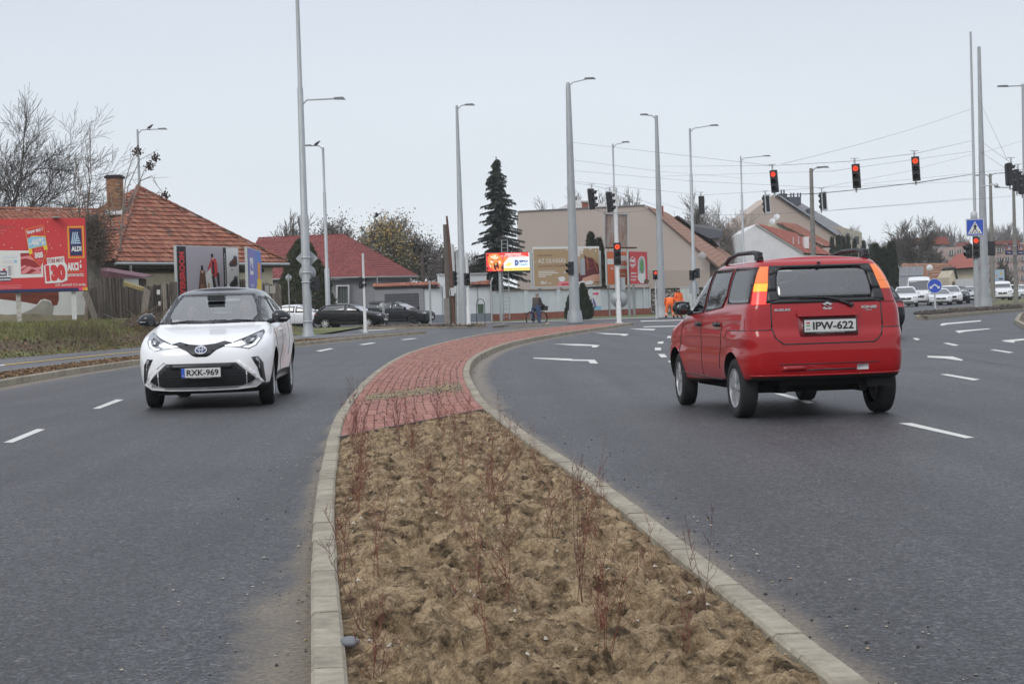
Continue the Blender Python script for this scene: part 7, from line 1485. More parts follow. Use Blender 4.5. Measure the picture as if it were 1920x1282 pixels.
for sd in ('left', 'right'):
    for poly, nm_ in ((S_f, 'front_door_window'), (S_r, 'rear_door_window'), (S_q, 'quarter_window')): g_ = glasspart(poly, sd, G_TINT, nm_); ringband(poly, shrink(poly, .024), sd, M_CARBLK, g_, off=.011)
    b_ = MB()
    for pl in ([(.96, .40), (.98, .60), (.88, .98), (.84, 1.0)], [(.04, .36), (.05, 1.02)], [(-.80, .95), (-.72, .72), (-.66, .48)], [(.96, .385), (-.70, .36)]): prj.strip(pl, sd, .010, .0035, .005, M_CARBLK, b_)
    b_.build('door_gap', None, car)
    for x_ in (.14, -.62):
        q = prj.panel([(x_-.09, .905), (x_+.09, .905), (x_+.09, .95), (x_-.09, .95)], sd, .03, .04, .1, M_CARBLK); q.build('door_handle', None, car)
    q = prj.panel([(1.36, .74), (1.43, .74), (1.43, .775), (1.36, .775)], sd, .012, .02, .1, M_LORGON if sd == 'left' else M_LORG); q.build('side_repeater', None, car)
    sg = 1 if sd == 'left' else -1
    # tail lamps wrap round the corner
    tl = MB()
    th_ = bpy.data.objects.new('tail_lamp', None); C.objects.link(th_); th_.parent = car
    def lampq(z0, z1, m, nm_):
        b_ = MB(); vs = []; n_ = 9; rows = 4
        for j in range(rows+1):
            z = z0+(z1-z0)*j/rows; a0 = pl_interp([(1.12, 27), (1.50, 33)], z); a1 = pl_interp([(1.12, 44), (1.50, 45)], z)
            for k in range(n_+1):
                a = radians(a0+(a1-a0)*k/n_); dr = Vector((-cos(a), sin(a)*sg, 0)); c_ = Vector((-1.2, .3*sg, z)); h, nn_ = prj.hit(c_+dr*2, -dr); vs.append(h+dr*.010)
        w1_ = n_+1; b_.add(vs, [(j*w1_+k, j*w1_+k+1, (j+1)*w1_+k+1, (j+1)*w1_+k) for j in range(rows) for k in range(n_)], m, True); b_.build(nm_, None, th_)
    lampq(1.125, 1.25, M_LRED if sg < 0 else M_LREDON, 'red_lens'); lampq(1.252, 1.33, M_LORGON if sg > 0 else M_LORG, 'indicator_lens'); lampq(1.332, 1.495, M_LORG, 'orange_lens')
    # roof rail
    q = MB(); yr = .545; q.tube([(-1.36, sg*yr, 1.57), (-1.30, sg*yr, 1.62), (-1.12, sg*yr, 1.645), (-.6, sg*(yr+.01), 1.645), (-.25, sg*(yr+.01), 1.61), (-.12, sg*(yr+.01), 1.56)], [.035, .035, .022, .02, .02, .02], 8); q.box((-1.30, sg*yr, 1.60), (.14, .045, .08)); q.build('roof_rail', mat('rail_black', (.03, .031, .034), .6, var=.1), car)
    # mirror
    q = MB(); q.tube([(.70, sg*.70, 1.03), (.66, sg*.80, 1.06)], .03, 8); mrr = q.build('mirror', M_CARBLK, car); q = MB(); q.box((.67, sg*.855, 1.10), (.09, .17, .13), M_CARBLK, taper=.9); q.sphere((.69, sg*.855, 1.10), (.075, .105, .078), M_CARBLK, 16, 10); q.build('mirror_housing', None, mrr); q = MB(); q.sphere((.620, sg*.857, 1.10), (.010, .074, .052), mat('mirror_dark', (.16, .17, .18), .08, metal=.9, var=0), 14, 8); q.build('mirror_glass', None, mrr)
# tailgate details
b_ = MB(); tg = [(-.555, 1.12), (-.56, .90), (-.535, .80), (-.46, .735), (.46, .735), (.535, .80), (.56, .90), (.555, 1.12)]; prj.strip(tg, 'rear', .012, .0035, .004, M_CARBLK, b_); prj.strip([(-.56, .875), (-.80, .875)], 'rear', .008, .0035, .004, M_CARBLK, b_); prj.strip([(.56, .875), (.80, .875)], 'rear', .008, .0035, .004, M_CARBLK, b_); b_.build('tailgate_gap', None, car)
for sd in ('left', 'right'): prj.strip([(-1.62, .875), (-1.0, .872), (-.93, .80)], sd, .008, .0035, .005, M_CARBLK).build('bumper_gap', None, car)
q = prj.panel([(-.30, .995), (.30, .995), (.315, 1.02), (.30, 1.055), (-.30, 1.055), (-.315, 1.02)], 'rear', .035, .05, .1, red); q.build('handle_bar', None, car, sharp=30)
q = prj.panel([(-.285, .80), (.285, .80), (.30, .83), (.295, .99), (-.295, .99), (-.30, .83)], 'rear', .003, .008, .1, mat('plate_recess', (.20, .008, .012), .4, var=0, coat=1)); q.build('plate_recess', None, car)
plate(car, -1.825, 0, .905, 'IPW-622', -pi/2, old=True)
h, _n1 = prj.hit((-4, 0, 1.085), (1, 0, 0))
# emblem: stylised S of two hooked chevrons
q = MB(); ex = h.x-.012
for pts in ([(-.055, .02), (.0, .045), (.055, .02), (.03, .006), (0, .02), (-.02, .01)], [(.055, -.02), (0, -.045), (-.055, -.02), (-.03, -.006), (0, -.02), (.02, -.01)], [(-.055, .02), (-.02, .01), (.055, -.02), (.02, -.01)]): q.prism([(ex, -a, 1.093+b) for a, b in pts], (-.008, 0, 0))
q.build('emblem', M_CHROME, car); q = MB(); q.lathe([(0, 0), (.016, 0), (.016, -.012), (0, -.012)], (h.x-.02, 0, 1.03), (1, 0, 0), 12, M_CHROME); q.build('lock', None, car)
def rear_text(t, y0, y1, z0, z1):
    s = Sheet(); s.text(t, y0, z0, y1, z1, M_CHROME, .06); o = s.build('badge_lettering', car); xh = min(prj.hit((-4, -yy_, (z0+z1)/2), (1, 0, 0))[0].x for yy_ in (y0, y1)); o.rotation_euler = (0, 0, -pi/2); o.location = (xh-.004, 0, 0)
rear_text('SUZUKI', -.53, -.37, 1.055, 1.08); rear_text('IGNIS', .35, .51, 1.06, 1.088); rear_text('GLX', .39, .46, 1.04, 1.05)
# wiper
q = MB(); q.tube([(-1.74, -.24, 1.10), (-1.745, -.10, 1.155), (-1.73, .05, 1.185)], [.016, .012, .01], 6); q.tube([(-1.735, -.14, 1.165), (-1.72, .28, 1.192)], .009, 5); q.lathe([(0, 0), (.025, 0), (.02, -.03), (0, -.035)], (-1.745, -.24, 1.10), (1, 0, 0), 10); q.build('rear_wiper', M_CARBLK, car)
q = MB(); q.sphere((-1.58, 0.02, 1.52), (.02, .02, .015), None, 8, 6); q.build('washer_jet', M_CARBLK, car)
# bumper lamps and slot, lip
for y0, y1, m, nm_ in ((.24, .49, M_LRED, 'bumper_reflector'), (-.27, -.39, mat('reverse_lens', (.45, .45, .45), .2, var=.05), 'reversing_lamp'), (-.395, -.47, M_LRED, 'bumper_reflector')):
    prj.panel([(-.0+y0, .468), (y1, .468), (y1 if abs(y1) < .45 else y1*.95, .522), (y0, .522)], 'rear', .003, .015, .08, m).build(nm_, None, car)
prj.panel([(-.26, .47), (.23, .47), (.23, .485), (-.26, .485)], 'rear', .002, .006, .1, M_CARBLK).build('bumper_slot', None, car)
b_ = MB(); prj.strip([(-.76, .435), (-.3, .43), (.3, .43), (.76, .435)], 'rear', .012, .010, .012, red, b_); b_.build('bumper_lip', None, car); b_ = MB(); prj.strip([(-.50, .54), (.50, .54)], 'rear', .007, .006, .008, M_CARBLK, b_); b_.build('bumper_crease', None, car)
# underside, exhaust, suspension
q = MB(); q.box((-1.2, 0, .37), (.7, .85, .10)); q.box((-1.18, 0, .28), (.10, 1.2, .08)); q.box((.3, 0, .27), (2.2, 1.0, .08)); q.tube([(-1.55, -.42, .29), (-1.25, -.42, .29)], .05, 8); q.tube([(-1.4, .35, .28), (-.9, .30, .26)], .045, 8); q.box((-1.55, -.55, .34), (.2, .25, .1)); q.build('underbody', M_UNDER, car)
for x_, y_ in ((1.18, .70), (1.18, -.70), (-1.18, .71), (-1.18, -.71)): wheel(car, x_, y_, .298, .175, M_RIM, 7, .0 if x_ < 0 else radians(-4), cover=True)
for y_ in (.36, -.36): seat(car, .05, y_, .62)
q = MB(); q.box((-.85, 0, .98), (.14, 1.1, .45), rot=Matrix.Rotation(radians(-14), 3, 'Y')); q.sphere((-.93, .33, 1.24), (.05, .13, .08)); q.sphere((-.93, -.33, 1.24), (.05, .13, .08)); q.build('rear_bench', M_INTG, car)
q = MB(); q.box((.70, 0, .93), (.28, 1.2, .12)); q.box((-1.25, 0, .98), (.7, 1.15, .03)); q.build('dashboard', M_INT, car); q = MB(); q.lathe([(.18, -.012), (.19, 0), (.18, .012), (.17, 0), (.18, -.012)], (.58, .36, 1.0), (-.9, 0, .35), 20); q.build('steering_wheel', M_CARBLK, car)
bust(car, -.06, .36, 1.22, mat('hair_dark', (.03, .02, .015), .8), K['dgr']); q = MB(); q.box((.30, 0, 1.41), (.03, .2, .06)); q.build('inner_mirror', M_CARBLK, car)
place_car(car, 2.83, 18.62, pi/2+radians(8.2)); RED_ = car
# ------------------------------------------------------------------ white crossover
wht = paint('white', (.88, .885, .89), rough=.3); blkp = paint('black_roof', (.022, .024, .028), rough=.3)
wk = [(.19, 2.00, .26, -1.92, .74, .38, .3, .10, .06), (.27, 2.15, .32, -2.06, .83, .42, .3, .13, .08), (.42, 2.21, .48, -2.13, .865, .46, .3, .15, .09), (.60, 2.225, .66, -2.16, .875, .50, .3, .17, .09), (.74, 2.19, .84, -2.14, .875, .52, .28, .18, .08), (.83, 2.08, .96, -2.12, .868, .52, .26, .19, .08),
 (.905, 1.82, 1.04, -2.12, .855, .44, .26, .17, .08), (.965, 1.48, 1.09, -2.09, .84, .34, .26, .13, .08), (1.01, 1.20, 1.14, -2.0, .815, .26, .26, .09, .08), (1.045, 1.05, 1.17, -1.92, .785, .22, .28, .08, .08), (1.17, .82, 1.25, -1.72, .735, .20, .30, .07, .07), (1.31, .55, 1.36, -1.45, .665, .20, .32, .06, .06), (1.42, .32, 1.45, -1.2, .605, .20, .34, .06, .05), (1.475, .15, 1.49, -1.02, .56, .20, .34, .05, .05), (1.505, -.02, 1.51, -.86, .50, .18, .30, .04, .04)]
def flw(x, y, z):
    v = 0
    for ax, k in ((1.32, .05), (-1.32, .065)): v += k*max(0, 1-((x-ax)/.62)**2)*max(0, 1-abs((z-.62)/.48))**.7
    if abs(x) < 1.0 and z < .9: v -= .05*max(0, 1-((x)/.95)**2)*math.exp(-((z-.5)/.18)**2)
    return v
bm = car_shell(wk, crown=.045, nper=4, flare=flw); prj = Proj(bm); PW = prj
car = thing('white_crossover', 'white crossover with black roof and lit slim headlights driving forward on the left roadway', 'car')
def wm(c, n_):
    if c.z < .42 and n_.z < -.6: return 3
    if c.z < .315: return 1
    if c.z > 1.06 and c.x > -1.3 and n_.z > -.5 and (c.x < 1.1): return 4 if c.z > 1.10 or c.x > .9 else 4
    return 0
me = bm_mesh(bm, 'body', [wht, M_CARBLK, M_INT, M_UNDER, blkp], wm); body = bpy.data.objects.new('body', me); C.objects.link(body)
WW = [(-.695, 1.065), (0, 1.055), (.695, 1.065), (.655, 1.20), (.575, 1.36), (.525, 1.435), (0, 1.455), (-.525, 1.435), (-.575, 1.36), (-.655, 1.20)]
WR = [(-.60, 1.18), (.60, 1.18), (.50, 1.40), (-.50, 1.40)]
WS1 = [(.98, 1.06), (-.12, 1.10), (-.10, 1.40), (.26, 1.40), (.62, 1.25)]; WS2 = [(-.18, 1.10), (-.95, 1.17), (-1.05, 1.25), (-.75, 1.36), (-.16, 1.41)]
cuts = [cyl_cutter(x_, a_, b_, .36, .385, M_UNDER) for x_ in (1.32, -1.32) for a_, b_ in ((.55, 1.3), (-1.3, -.55))]
cav = cavity(wk[8:], .06, .055, .045, M_INT, 1.10); cuts += [cav, prism_cutter(shrink(WW, .03), 'front', .05, 1.8, M_CARBLK), prism_cutter(shrink(WR, .03), 'rear', -2.3, -1.05, M_CARBLK)]
for poly in (WS1, WS2): cuts += [prism_cutter(shrink(poly, .025), 'left', .45, 1.2, M_CARBLK), prism_cutter(shrink(poly, .025), 'left', -1.2, -.45, M_CARBLK)]
boolean(body, cuts); body.data.set_sharp_from_angle(angle=radians(38)); body.parent = car
g_ = prj.panel(WW, 'front', .006, .004, .06, glass('windscreen_sky', (.62, .70, .70), .24)).build('windscreen', None, car); ringband(WW, shrink(WW, .035), 'front', M_CARBLK, g_)
g_ = prj.panel(WR, 'rear', .006, .004, .06, G_TINT).build('rear_window', None, car)
for sd in ('left', 'right'):
    for poly, nm_ in ((WS1, 'front_door_window'), (WS2, 'rear_door_window')): g_ = prj.panel(poly, sd, .006, .004, .07, G_TINT).build(nm_, None, car); ringband(poly, shrink(poly, .035), sd, M_CARBLK, g_)
    b_ = MB()
    for pl in ([(1.02, .42), (.98, .70), (.96, 1.0)], [(-.14, .38), (-.13, 1.08)], [(-1.0, 1.12), (-.92, .82), (-.80, .58)]): prj.strip(pl, sd, .009, .0035, .005, M_CARBLK, b_)
    b_.build('door_gap', None, car); prj.panel([(-.02, .93), (.16, .93), (.16, .965), (-.02, .965)], sd, .03, .04, .1, wht).build('door_handle', None, car)
    prj.panel([(.92, .30), (-.92, .30), (-.90, .40), (.90, .38)], sd, .006, .012, .1, M_CARBLK).build('sill_trim', None, car)
    sg = 1 if sd == 'left' else -1
    # black arch trims
    b_ = MB()
    for ax in (1.32, -1.32):
        for k in range(14):
            a0, a1 = radians(-8+196*k/14), radians(-8+196*(k+1)/14); poly = [(ax+cos(a0)*.378, .36+sin(a0)*.378), (ax+cos(a0)*.435, .36+sin(a0)*.435), (ax+cos(a1)*.435, .36+sin(a1)*.435), (ax+cos(a1)*.378, .36+sin(a1)*.378)]
            if min(p[1] for p in poly) < .23: continue
            if ax > 0 and max(p[0] for p in poly) > 1.79: continue
            prj.panel(poly, sd, .008, .02, .2, M_CARBLK, b_)
    b_.build('arch_trim', None, car)
    q = MB(); q.tube([(.80, sg*.78, 1.065), (.78, sg*.90, 1.085)], .035, 8); mrr = q.build('mirror', M_CARBLK, car); q = MB(); q.tube([(.80, sg*.84, 1.12), (.81, sg*.89, 1.13), (.80, sg*.97, 1.125), (.78, sg*1.04, 1.115), (.75, sg*1.08, 1.11)], [.05, .085, .085, .06, .015], 14); q.build('mirror_housing', blkp, mrr); q = MB(); q.tube([(.885, sg*.95, 1.10), (.86, sg*1.02, 1.10), (.80, sg*1.07, 1.10)], [.006, .014, .008], 8, M_LGREY); q.build('mirror_indicator', None, mrr)
def fr(poly, off, th_, m, nm_, par=None, sharp=None, grid=.05):
    b_ = prj.panel(poly, 'front', off, th_, grid, m); return b_.build(nm_, None, par or car, sharp=sharp)
for sg in (1, -1):
    f_ = lambda pts: [(sg*a, b) for a, b in pts]
    hl = fr(f_([(.29, .775), (.36, .80), (.46, .825), (.58, .87), (.70, .93), (.765, .965), (.79, .93), (.775, .85), (.72, .775), (.63, .735), (.52, .752), (.40, .768)]), .004, .012, M_LGREY, 'headlight')
    fr(f_([(.31, .783), (.42, .805), (.52, .835), (.575, .80), (.50, .772), (.40, .775)]), .010, .006, M_LWHITE, 'headlamp_lit', hl)
    fr(f_([(.56, .76), (.62, .748), (.70, .785), (.745, .85), (.735, .865), (.69, .80), (.62, .765)]), .010, .006, M_LWHITE, 'light_signature', hl)
    fr(f_([(.60, .80), (.66, .80), (.71, .855), (.70, .90), (.62, .87), (.575, .84)]), .008, .006, mat('lamp_bezel', (.06, .065, .07), .2, metal=.4, var=.1), 'lamp_bezel', hl)
    fr(f_([(.63, .815), (.665, .82), (.685, .86), (.64, .855)]), .012, .006, M_CHROME, 'reflector', hl)
    fr(f_([(.42, .822), (.60, .892), (.755, .965), (.60, .88), (.44, .815)]), .006, .004, M_CARBLK, 'headlight_edge', hl)
    fr(f_([(.655, .635), (.745, .64), (.80, .56), (.82, .33), (.80, .30), (.765, .36), (.73, .50)]), .004, .012, M_CARBLK, 'fog_lamp_recess'); q = MB(); hh_, nn_ = prj.hit((4, sg*.735, .60), (-1, 0, 0)); q.lathe([(.028, 0), (.028, .014), (.02, .012), (0, .010)], hh_, tuple(nn_), 16, M_LGREY); q.build('fog_lamp', None, car)
# black brow with emblem
fr([(-.30, .842), (-.18, .812), (0, .795), (.18, .812), (.30, .842), (.42, .812), (.30, .775), (.20, .735), (.12, .675), (.07, .655), (-.07, .655), (-.12, .675), (-.20, .735), (-.30, .775), (-.42, .812)], .005, .012, M_CARBLK, 'upper_grille')
hh_, nn_ = prj.hit((4, 0, .735), (-1, 0, 0)); ax = nn_; eb_ = bpy.data.objects.new('emblem', None); C.objects.link(eb_); eb_.parent = car; eb_.location = hh_+nn_*.014; eb_.rotation_euler = nn_.to_track_quat('-Y', 'Z').to_euler()
s = Sheet(); s.disc(0, 0, .078, mat('badge_blue', (.02, .05, .16), .3, var=0), 1, n=28, rz=.055)
def oval(cx, cz, rx, rz, w, lay):
    for i in range(24):
        a, b = 2*pi*i/24, 2*pi*(i+1)/24; s.poly([(cx+(rx-w)*cos(a), cz+(rz-w)*sin(a)), (cx+rx*cos(a), cz+rz*sin(a)), (cx+rx*cos(b), cz+rz*sin(b)), (cx+(rx-w)*cos(b), cz+(rz-w)*sin(b))], M_CHROME, lay)
oval(0, 0, .08, .056, .010, 2); oval(0, 0, .026, .052, .008, 3); oval(0, .02, .058, .024, .008, 4); s.build('emblem_face', eb_)
# lower grille
fr([(-.46, .575), (.46, .575), (.72, .36), (.69, .285), (.54, .262), (-.54, .262), (-.69, .285), (-.72, .36)], .003, .012, M_CARBLK, 'lower_grille')
mg = mat('grille_mesh', (.035, .036, .04), .5, var=.1)
b_ = MB()
for k in range(6):
    z = .285+k*.026; w_ = pl_interp([(.28, .66), (.44, .60)], z); prj.strip([(-w_, z), (w_, z)], 'front', .006, .009, .008, mg, b_)
for k in range(-20, 21): prj.strip([(k*.03, .28), (k*.03, .42)], 'front', .004, .008, .008, mg, b_)
b_.build('grille_mesh', None, car, kind='stuff')
b_ = MB(); prj.panel([(-.44, .565), (.44, .565), (.40, .50), (-.40, .50)], 'front', .010, .012, .08, mat('grille_bar', (.022, .023, .026), .3, var=0), b_); b_.build('grille_bar', None, car)
fr([(-.73, .375), (-.755, .30), (-.70, .262), (-.45, .243), (0, .238), (.45, .243), (.70, .262), (.755, .30), (.73, .375), (.66, .325), (.54, .285), (0, .272), (-.54, .285), (-.66, .325)], .012, .018, wht, 'chin_lip', grid=.06)
for sg in (1, -1): fr([(sg*.47, .585), (sg*.50, .60), (sg*.70, .45), (sg*.80, .32), (sg*.755, .295), (sg*.66, .42)], .012, .016, wht, 'grille_edge', grid=.05)
b_ = MB(); prj.strip([(-.80, .86), (-.62, .905), (-.44, .832), (-.30, .845)], 'front', .007, .0035, .004, M_CARBLK, b_); prj.strip([(.80, .86), (.62, .905), (.44, .832), (.30, .845)], 'front', .007, .0035, .004, M_CARBLK, b_)
plate(car, 2.262, 0, .462, 'RXK-969', pi/2)
for sg in (1, -1): q = MB(); q.tube([(1.00, .10 if sg > 0 else -.58, 1.078), (.965, .34 if sg > 0 else -.34, 1.10), (.975, .60 if sg > 0 else -.06, 1.085)], .009, 6); q.build('wiper', M_CARBLK, car)
q = MB(); q.box((.44, 0, 1.40), (.16, .24, .07)); q.build('camera_pod', M_CARBLK, car); q = MB(); q.box((.93, -.52, 1.10), (.01, .10, .035)); q.build('sticker', M_PL, car)
for x_, y_ in ((1.32, .775), (1.32, -.775), (-1.32, .785), (-1.32, -.785)): wheel(car, x_, y_, .345, .21, M_RIM, 10, 0 if x_ < 0 else radians(3))
for y_ in (.38, -.38): seat(car, .10, y_, .55, h=.66)
q = MB(); q.box((.84, 0, .96), (.30, 1.3, .12)); q.build('dashboard', M_INT, car); q = MB(); q.lathe([(.18, -.012), (.19, 0), (.18, .012), (.17, 0), (.18, -.012)], (.70, .38, 1.02), (-.9, 0, .35), 20); q.build('steering_wheel', M_CARBLK, car)
bust(car, .18, .38, 1.17, mat('hair_grey', (.45, .44, .42), .8), mat('coat_pale', (.25, .24, .22), .9)); bust(car, .18, -.38, 1.13, mat('hair_brown', (.10, .06, .04), .8), K['dgr'], 'passenger')
q = MB(); q.box((0, 0, .30), (3.2, 1.3, .1)); q.box((1.85, -.45, .20), (.25, .35, .04)); q.build('underbody', M_UNDER, car)
q = MB(); q.tube([(-.85, 0, 1.53), (-.98, 0, 1.60)], [.03, .008], 6); q.build('fin_aerial', blkp, car)
car.scale = (1, .93, 1); place_car(car, -3.98, 23.8, -pi/2+radians(2.6)); WHITE_ = car
# ------------------------------------------------------------------ other vehicles (smaller in the picture)
def simple_car(name, label, cat, col, kind, L, Wd, Hh, rimm=M_RIM, lit=False, group=None, rail=False, tall=None):
    a, b = L/2, -L/2; w = Wd/2; h = Hh; fa, ra = a-.19*L*1.0, b+.19*L
    if kind == 'hatch':
        ks_ = [(.2, a-.22, .26, b+.2, w*.84, .3, .25, .08, .06), (.3, a-.05, .36, b+.05, w*.95, .35, .25, .1, .08), (.5, a, .55, b, w, .4, .25, .12, .08), (.68, a-.02, .78, b+.02, w, .42, .25, .12, .08), (.80, a-.15, .92, b+.08, w*.98, .38, .22, .11, .07), (.90, a-.60, .97, b+.13, w*.96, .28, .2, .08, .06), (.95, a-1.0, 1.0, b+.18, w*.93, .2, .2, .06, .06), (1.12*h/1.43, a-1.35, 1.14*h/1.43, b+.32, w*.87, .2, .2, .05, .05), (1.30*h/1.43, a-1.72, 1.31*h/1.43, b+.55, w*.78, .2, .2, .05, .05), (1.375*h/1.43, a-1.95, 1.375*h/1.43, b+.78, w*.71, .2, .2, .05, .05), (h*.985, a-2.1, h*.98, b+.95, w*.62, .18, .18, .04, .04)]
        sw_ = [[(a-1.28, .97), (a-2.15, .99), (a-2.12, h*.93), (a-1.9, h*.94)], [(a-2.22, .99), (b+.55, 1.03), (b+.85, h*.91), (a-2.19, h*.93)]]
    elif kind == 'estate':
        ks_ = [(.2, a-.22, .26, b+.2, w*.84, .3, .25, .08, .06), (.3, a-.05, .36, b+.05, w*.95, .35, .25, .1, .08), (.5, a, .55, b, w, .4, .25, .12, .08), (.68, a-.02, .78, b+.02, w, .42, .25, .12, .08), (.80, a-.15, .92, b+.06, w*.98, .38, .22, .11, .07), (.90, a-.65, .97, b+.10, w*.96, .28, .2, .08, .06), (.95, a-1.15, 1.0, b+.14, w*.93, .2, .2, .06, .06), (1.14, a-1.5, 1.16, b+.24, w*.87, .2, .2, .05, .05), (1.32, a-1.9, 1.33, b+.38, w*.79, .2, .2, .05, .05), (1.40, a-2.15, 1.40, b+.5, w*.72, .2, .2, .05, .05), (h*.985, a-2.3, h*.98, b+.62, w*.63, .18, .18, .04, .04)]
        sw_ = [[(a-1.42, .98), (a-2.3, 1.0), (a-2.28, h*.93), (a-2.05, h*.94)], [(a-2.37, 1.0), (a-3.2, 1.02), (a-3.2, h*.93), (a-2.35, h*.94)], [(a-3.28, 1.03), (b+.28, 1.05), (b+.45, h*.91), (a-3.27, h*.93)]]
    elif kind == 'van':
        ks_ = [(.24, a-.15, .28, b+.12, w*.86, .25, .12, .06, .02), (.36, a-.03, .4, b+.02, w*.97, .3, .12, .08, .02), (.7, a, .7, b, w, .32, .12, .1, .02), (.95, a-.06, 1.0, b, w, .3, .12, .1, .02), (1.08, a-.25, 1.15, b, w*.99, .28, .12, .08, .02), (1.18, a-.62, 1.25, b+.01, w*.98, .22, .12, .06, .02), (h*.70, a-.95, h*.70, b+.03, w*.95, .22, .12, .06, .02), (h*.88, a-1.25, h*.88, b+.06, w*.90, .25, .12, .06, .02), (h*.96, a-1.5, h*.96, b+.09, w*.85, .3, .15, .06, .02), (h*.99, a-1.7, h*.99, b+.15, w*.76, .3, .15, .05, .02)]
        sw_ = [[(a-.85, 1.22), (a-1.85, 1.24), (a-1.85, h*.86), (a-1.3, h*.86)]]
        if tall is False: sw_ += [[(a-2.0, 1.24), (a-3.0, 1.24), (a-3.0, h*.86), (a-2.0, h*.86)]]
    bm_ = car_shell(ks_, crown=.03, nper=3); pj = Proj(bm_); th = thing(name, label, cat, group=group); me = bm_mesh(bm_, 'body', [col, M_CARBLK, M_UNDER], lambda c, n_: 2 if (c.z < .4 and n_.z < -.5) else (1 if c.z < .27 else 0)); bo = bpy.data.objects.new('body', me); C.objects.link(bo)
    r = .31 if kind != 'van' else .34; boolean(bo, [cyl_cutter(x_, s_[0], s_[1], r+.01, r+.045, M_UNDER, 24) for x_ in (fa, ra) for s_ in ((w-.28, w+.3), (-w-.3, -w+.28))]); bo.data.set_sharp_from_angle(angle=radians(38)); bo.parent = th
    zb, zt2 = (.99, h*.93) if kind != 'van' else (1.22, h*.86); w0 = w*.86; w1 = w*(.68 if kind != 'van' else .80)
    g_ = pj.panel([(-w0, zb), (w0, zb), (w1, zt2), (-w1, zt2)], 'front', .006, .01, .12, M_GLASSD).build('windscreen', None, th)
    if kind != 'van' or tall is False: pj.panel([(-w0*.9, zb+.05), (w0*.9, zb+.05), (w1*.92, zt2-.02), (-w1*.92, zt2-.02)], 'rear', .006, .01, .12, M_GLASSD).build('rear_window', None, th)
    for sd in ('left', 'right'):
        for poly in sw_: pj.panel(poly, sd, .006, .01, .12, M_GLASSD).build('side_window', None, th)
        b_ = MB(); pj.strip([(fa-.55, .32), (fa-.62, .95)], sd, .012, .002, .004, M_CARBLK, b_); pj.strip([(a-2.2, .32), (a-2.2, .97)], sd, .012, .002, .004, M_CARBLK, b_); b_.build('door_gap', None, th)
        pj.panel([(a-2.0, .84), (a-1.8, .84), (a-1.8, .875), (a-2.0, .875)], sd, .02, .03, .2, M_CHROME if kind != 'van' else M_CARBLK).build('door_handle', None, th)
        pj.panel([(fa-.42, .30), (ra+.42, .30), (ra+.42, .36), (fa-.42, .36)], sd, .004, .01, .3, M_CARBLK).build('sill_trim', None, th)
        sg = 1 if sd == 'left' else -1; mx_ = a-1.35 if kind != 'van' else a-.95; q = MB(); q.sphere((mx_, sg*(w+.06), zb+.08), (.08, .11, .08 if kind != 'van' else .14), col if kind != 'van' else M_CARBLK, 10, 6); q.build('mirror', None, th)
        hz = .66 if kind != 'van' else .82; hl = pj.panel([(sg*w*.55, hz), (sg*w*.90, hz+.03), (sg*w*.93, hz+.13), (sg*w*.60, hz+.11)], 'front', .006, .01, .1, M_LGREY).build('headlight', None, th)
        q = MB(); hh_, nn_ = pj.hit((9, sg*w*.72, hz+.07), (-1, 0, 0)); q.sphere(hh_+nn_*.0, .055, M_LWHITE if lit else M_CHROME, 10, 6); q.build('headlamp_bulb', None, hl)
        tz = .80 if kind != 'van' else .95; pj.panel([(sg*w*.70, tz), (sg*w*.93, tz), (sg*w*.88, tz+.17), (sg*w*.68, tz+.12)], 'rear', .006, .01, .1, M_LRED).build('tail_lamp', None, th)
        pj.panel([(b+.12, tz), (b+.34, tz+.06), (b+.22, tz+.15), (b+.10, tz+.14)], sd, .006, .01, .1, M_LRED).build('tail_lamp_side', None, th)
        if rail: q = MB(); q.tube([(a-2.2, sg*w*.68, h*.985), (a-2.6, sg*w*.68, h+.03), (b+.9, sg*w*.68, h+.03), (b+.6, sg*w*.68, h*.98)], .02, 6); q.build('roof_rail', M_CARBLK, th)
    gz = .52 if kind != 'van' else .62; pj.panel([(-w*.38, gz), (w*.38, gz), (w*.46, gz+.17), (-w*.46, gz+.17)], 'front', .008, .012, .1, M_CARBLK).build('grille', None, th); pj.panel([(-w*.7, .28), (w*.7, .28), (w*.62, .40), (-w*.62, .40)], 'front', .004, .01, .1, M_CARBLK).build('air_intake', None, th)
    q = MB(); q.lathe([(0, 0), (.06, 0), (.06, .015), (0, .015)], pj.hit((9, 0, gz+.13), (-1, 0, 0))[0]+Vector((.01, 0, 0)), (1, 0, 0), 14); q.build('emblem', M_CHROME, th)
    xx = pj.hit((9, 0, .45), (-1, 0, 0))[0].x; q = MB(); q.box((xx+.01, 0, .46), (.02, .52, .11)); q.build('number_plate', M_PL, th)
    for x_ in (fa, ra):
        for y_ in (w-.10, -w+.10): wheel(th, x_, y_, r, .19, rimm, 7)
    return th
def park(th, px, py, yaw, d=None):
    p = G(px, py) if d is None else Vector((P(px, 560, d).x, d, 0)); th.location = (p.x, p.y, 0.002); th.rotation_euler = (0, 0, yaw)
pb = paint('black', (.006, .0065, .009), .25); pg = paint('graphite', (.03, .033, .04)); pw2 = paint('white2', (.72, .73, .74)); ps_ = paint('silver', (.42, .45, .46)); pgr = paint('dark_grey', (.012, .014, .018), .35)
c1 = simple_car('black_hatchback', 'black three-door hatchback waiting behind the tall mast, facing right', 'car', pb, 'hatch', 4.2, 1.76, 1.42, mat('hub_cap', (.5, .5, .5), .5, var=.05)); park(c1, 658, 0, radians(-16), 100)
c2 = simple_car('dark_estate', 'dark grey estate car with roof rails in front of the garage, facing right', 'car', pgr, 'estate', 4.68, 1.75, 1.49, M_RIMD, rail=True); park(c2, 745, 0, radians(-24), 108)
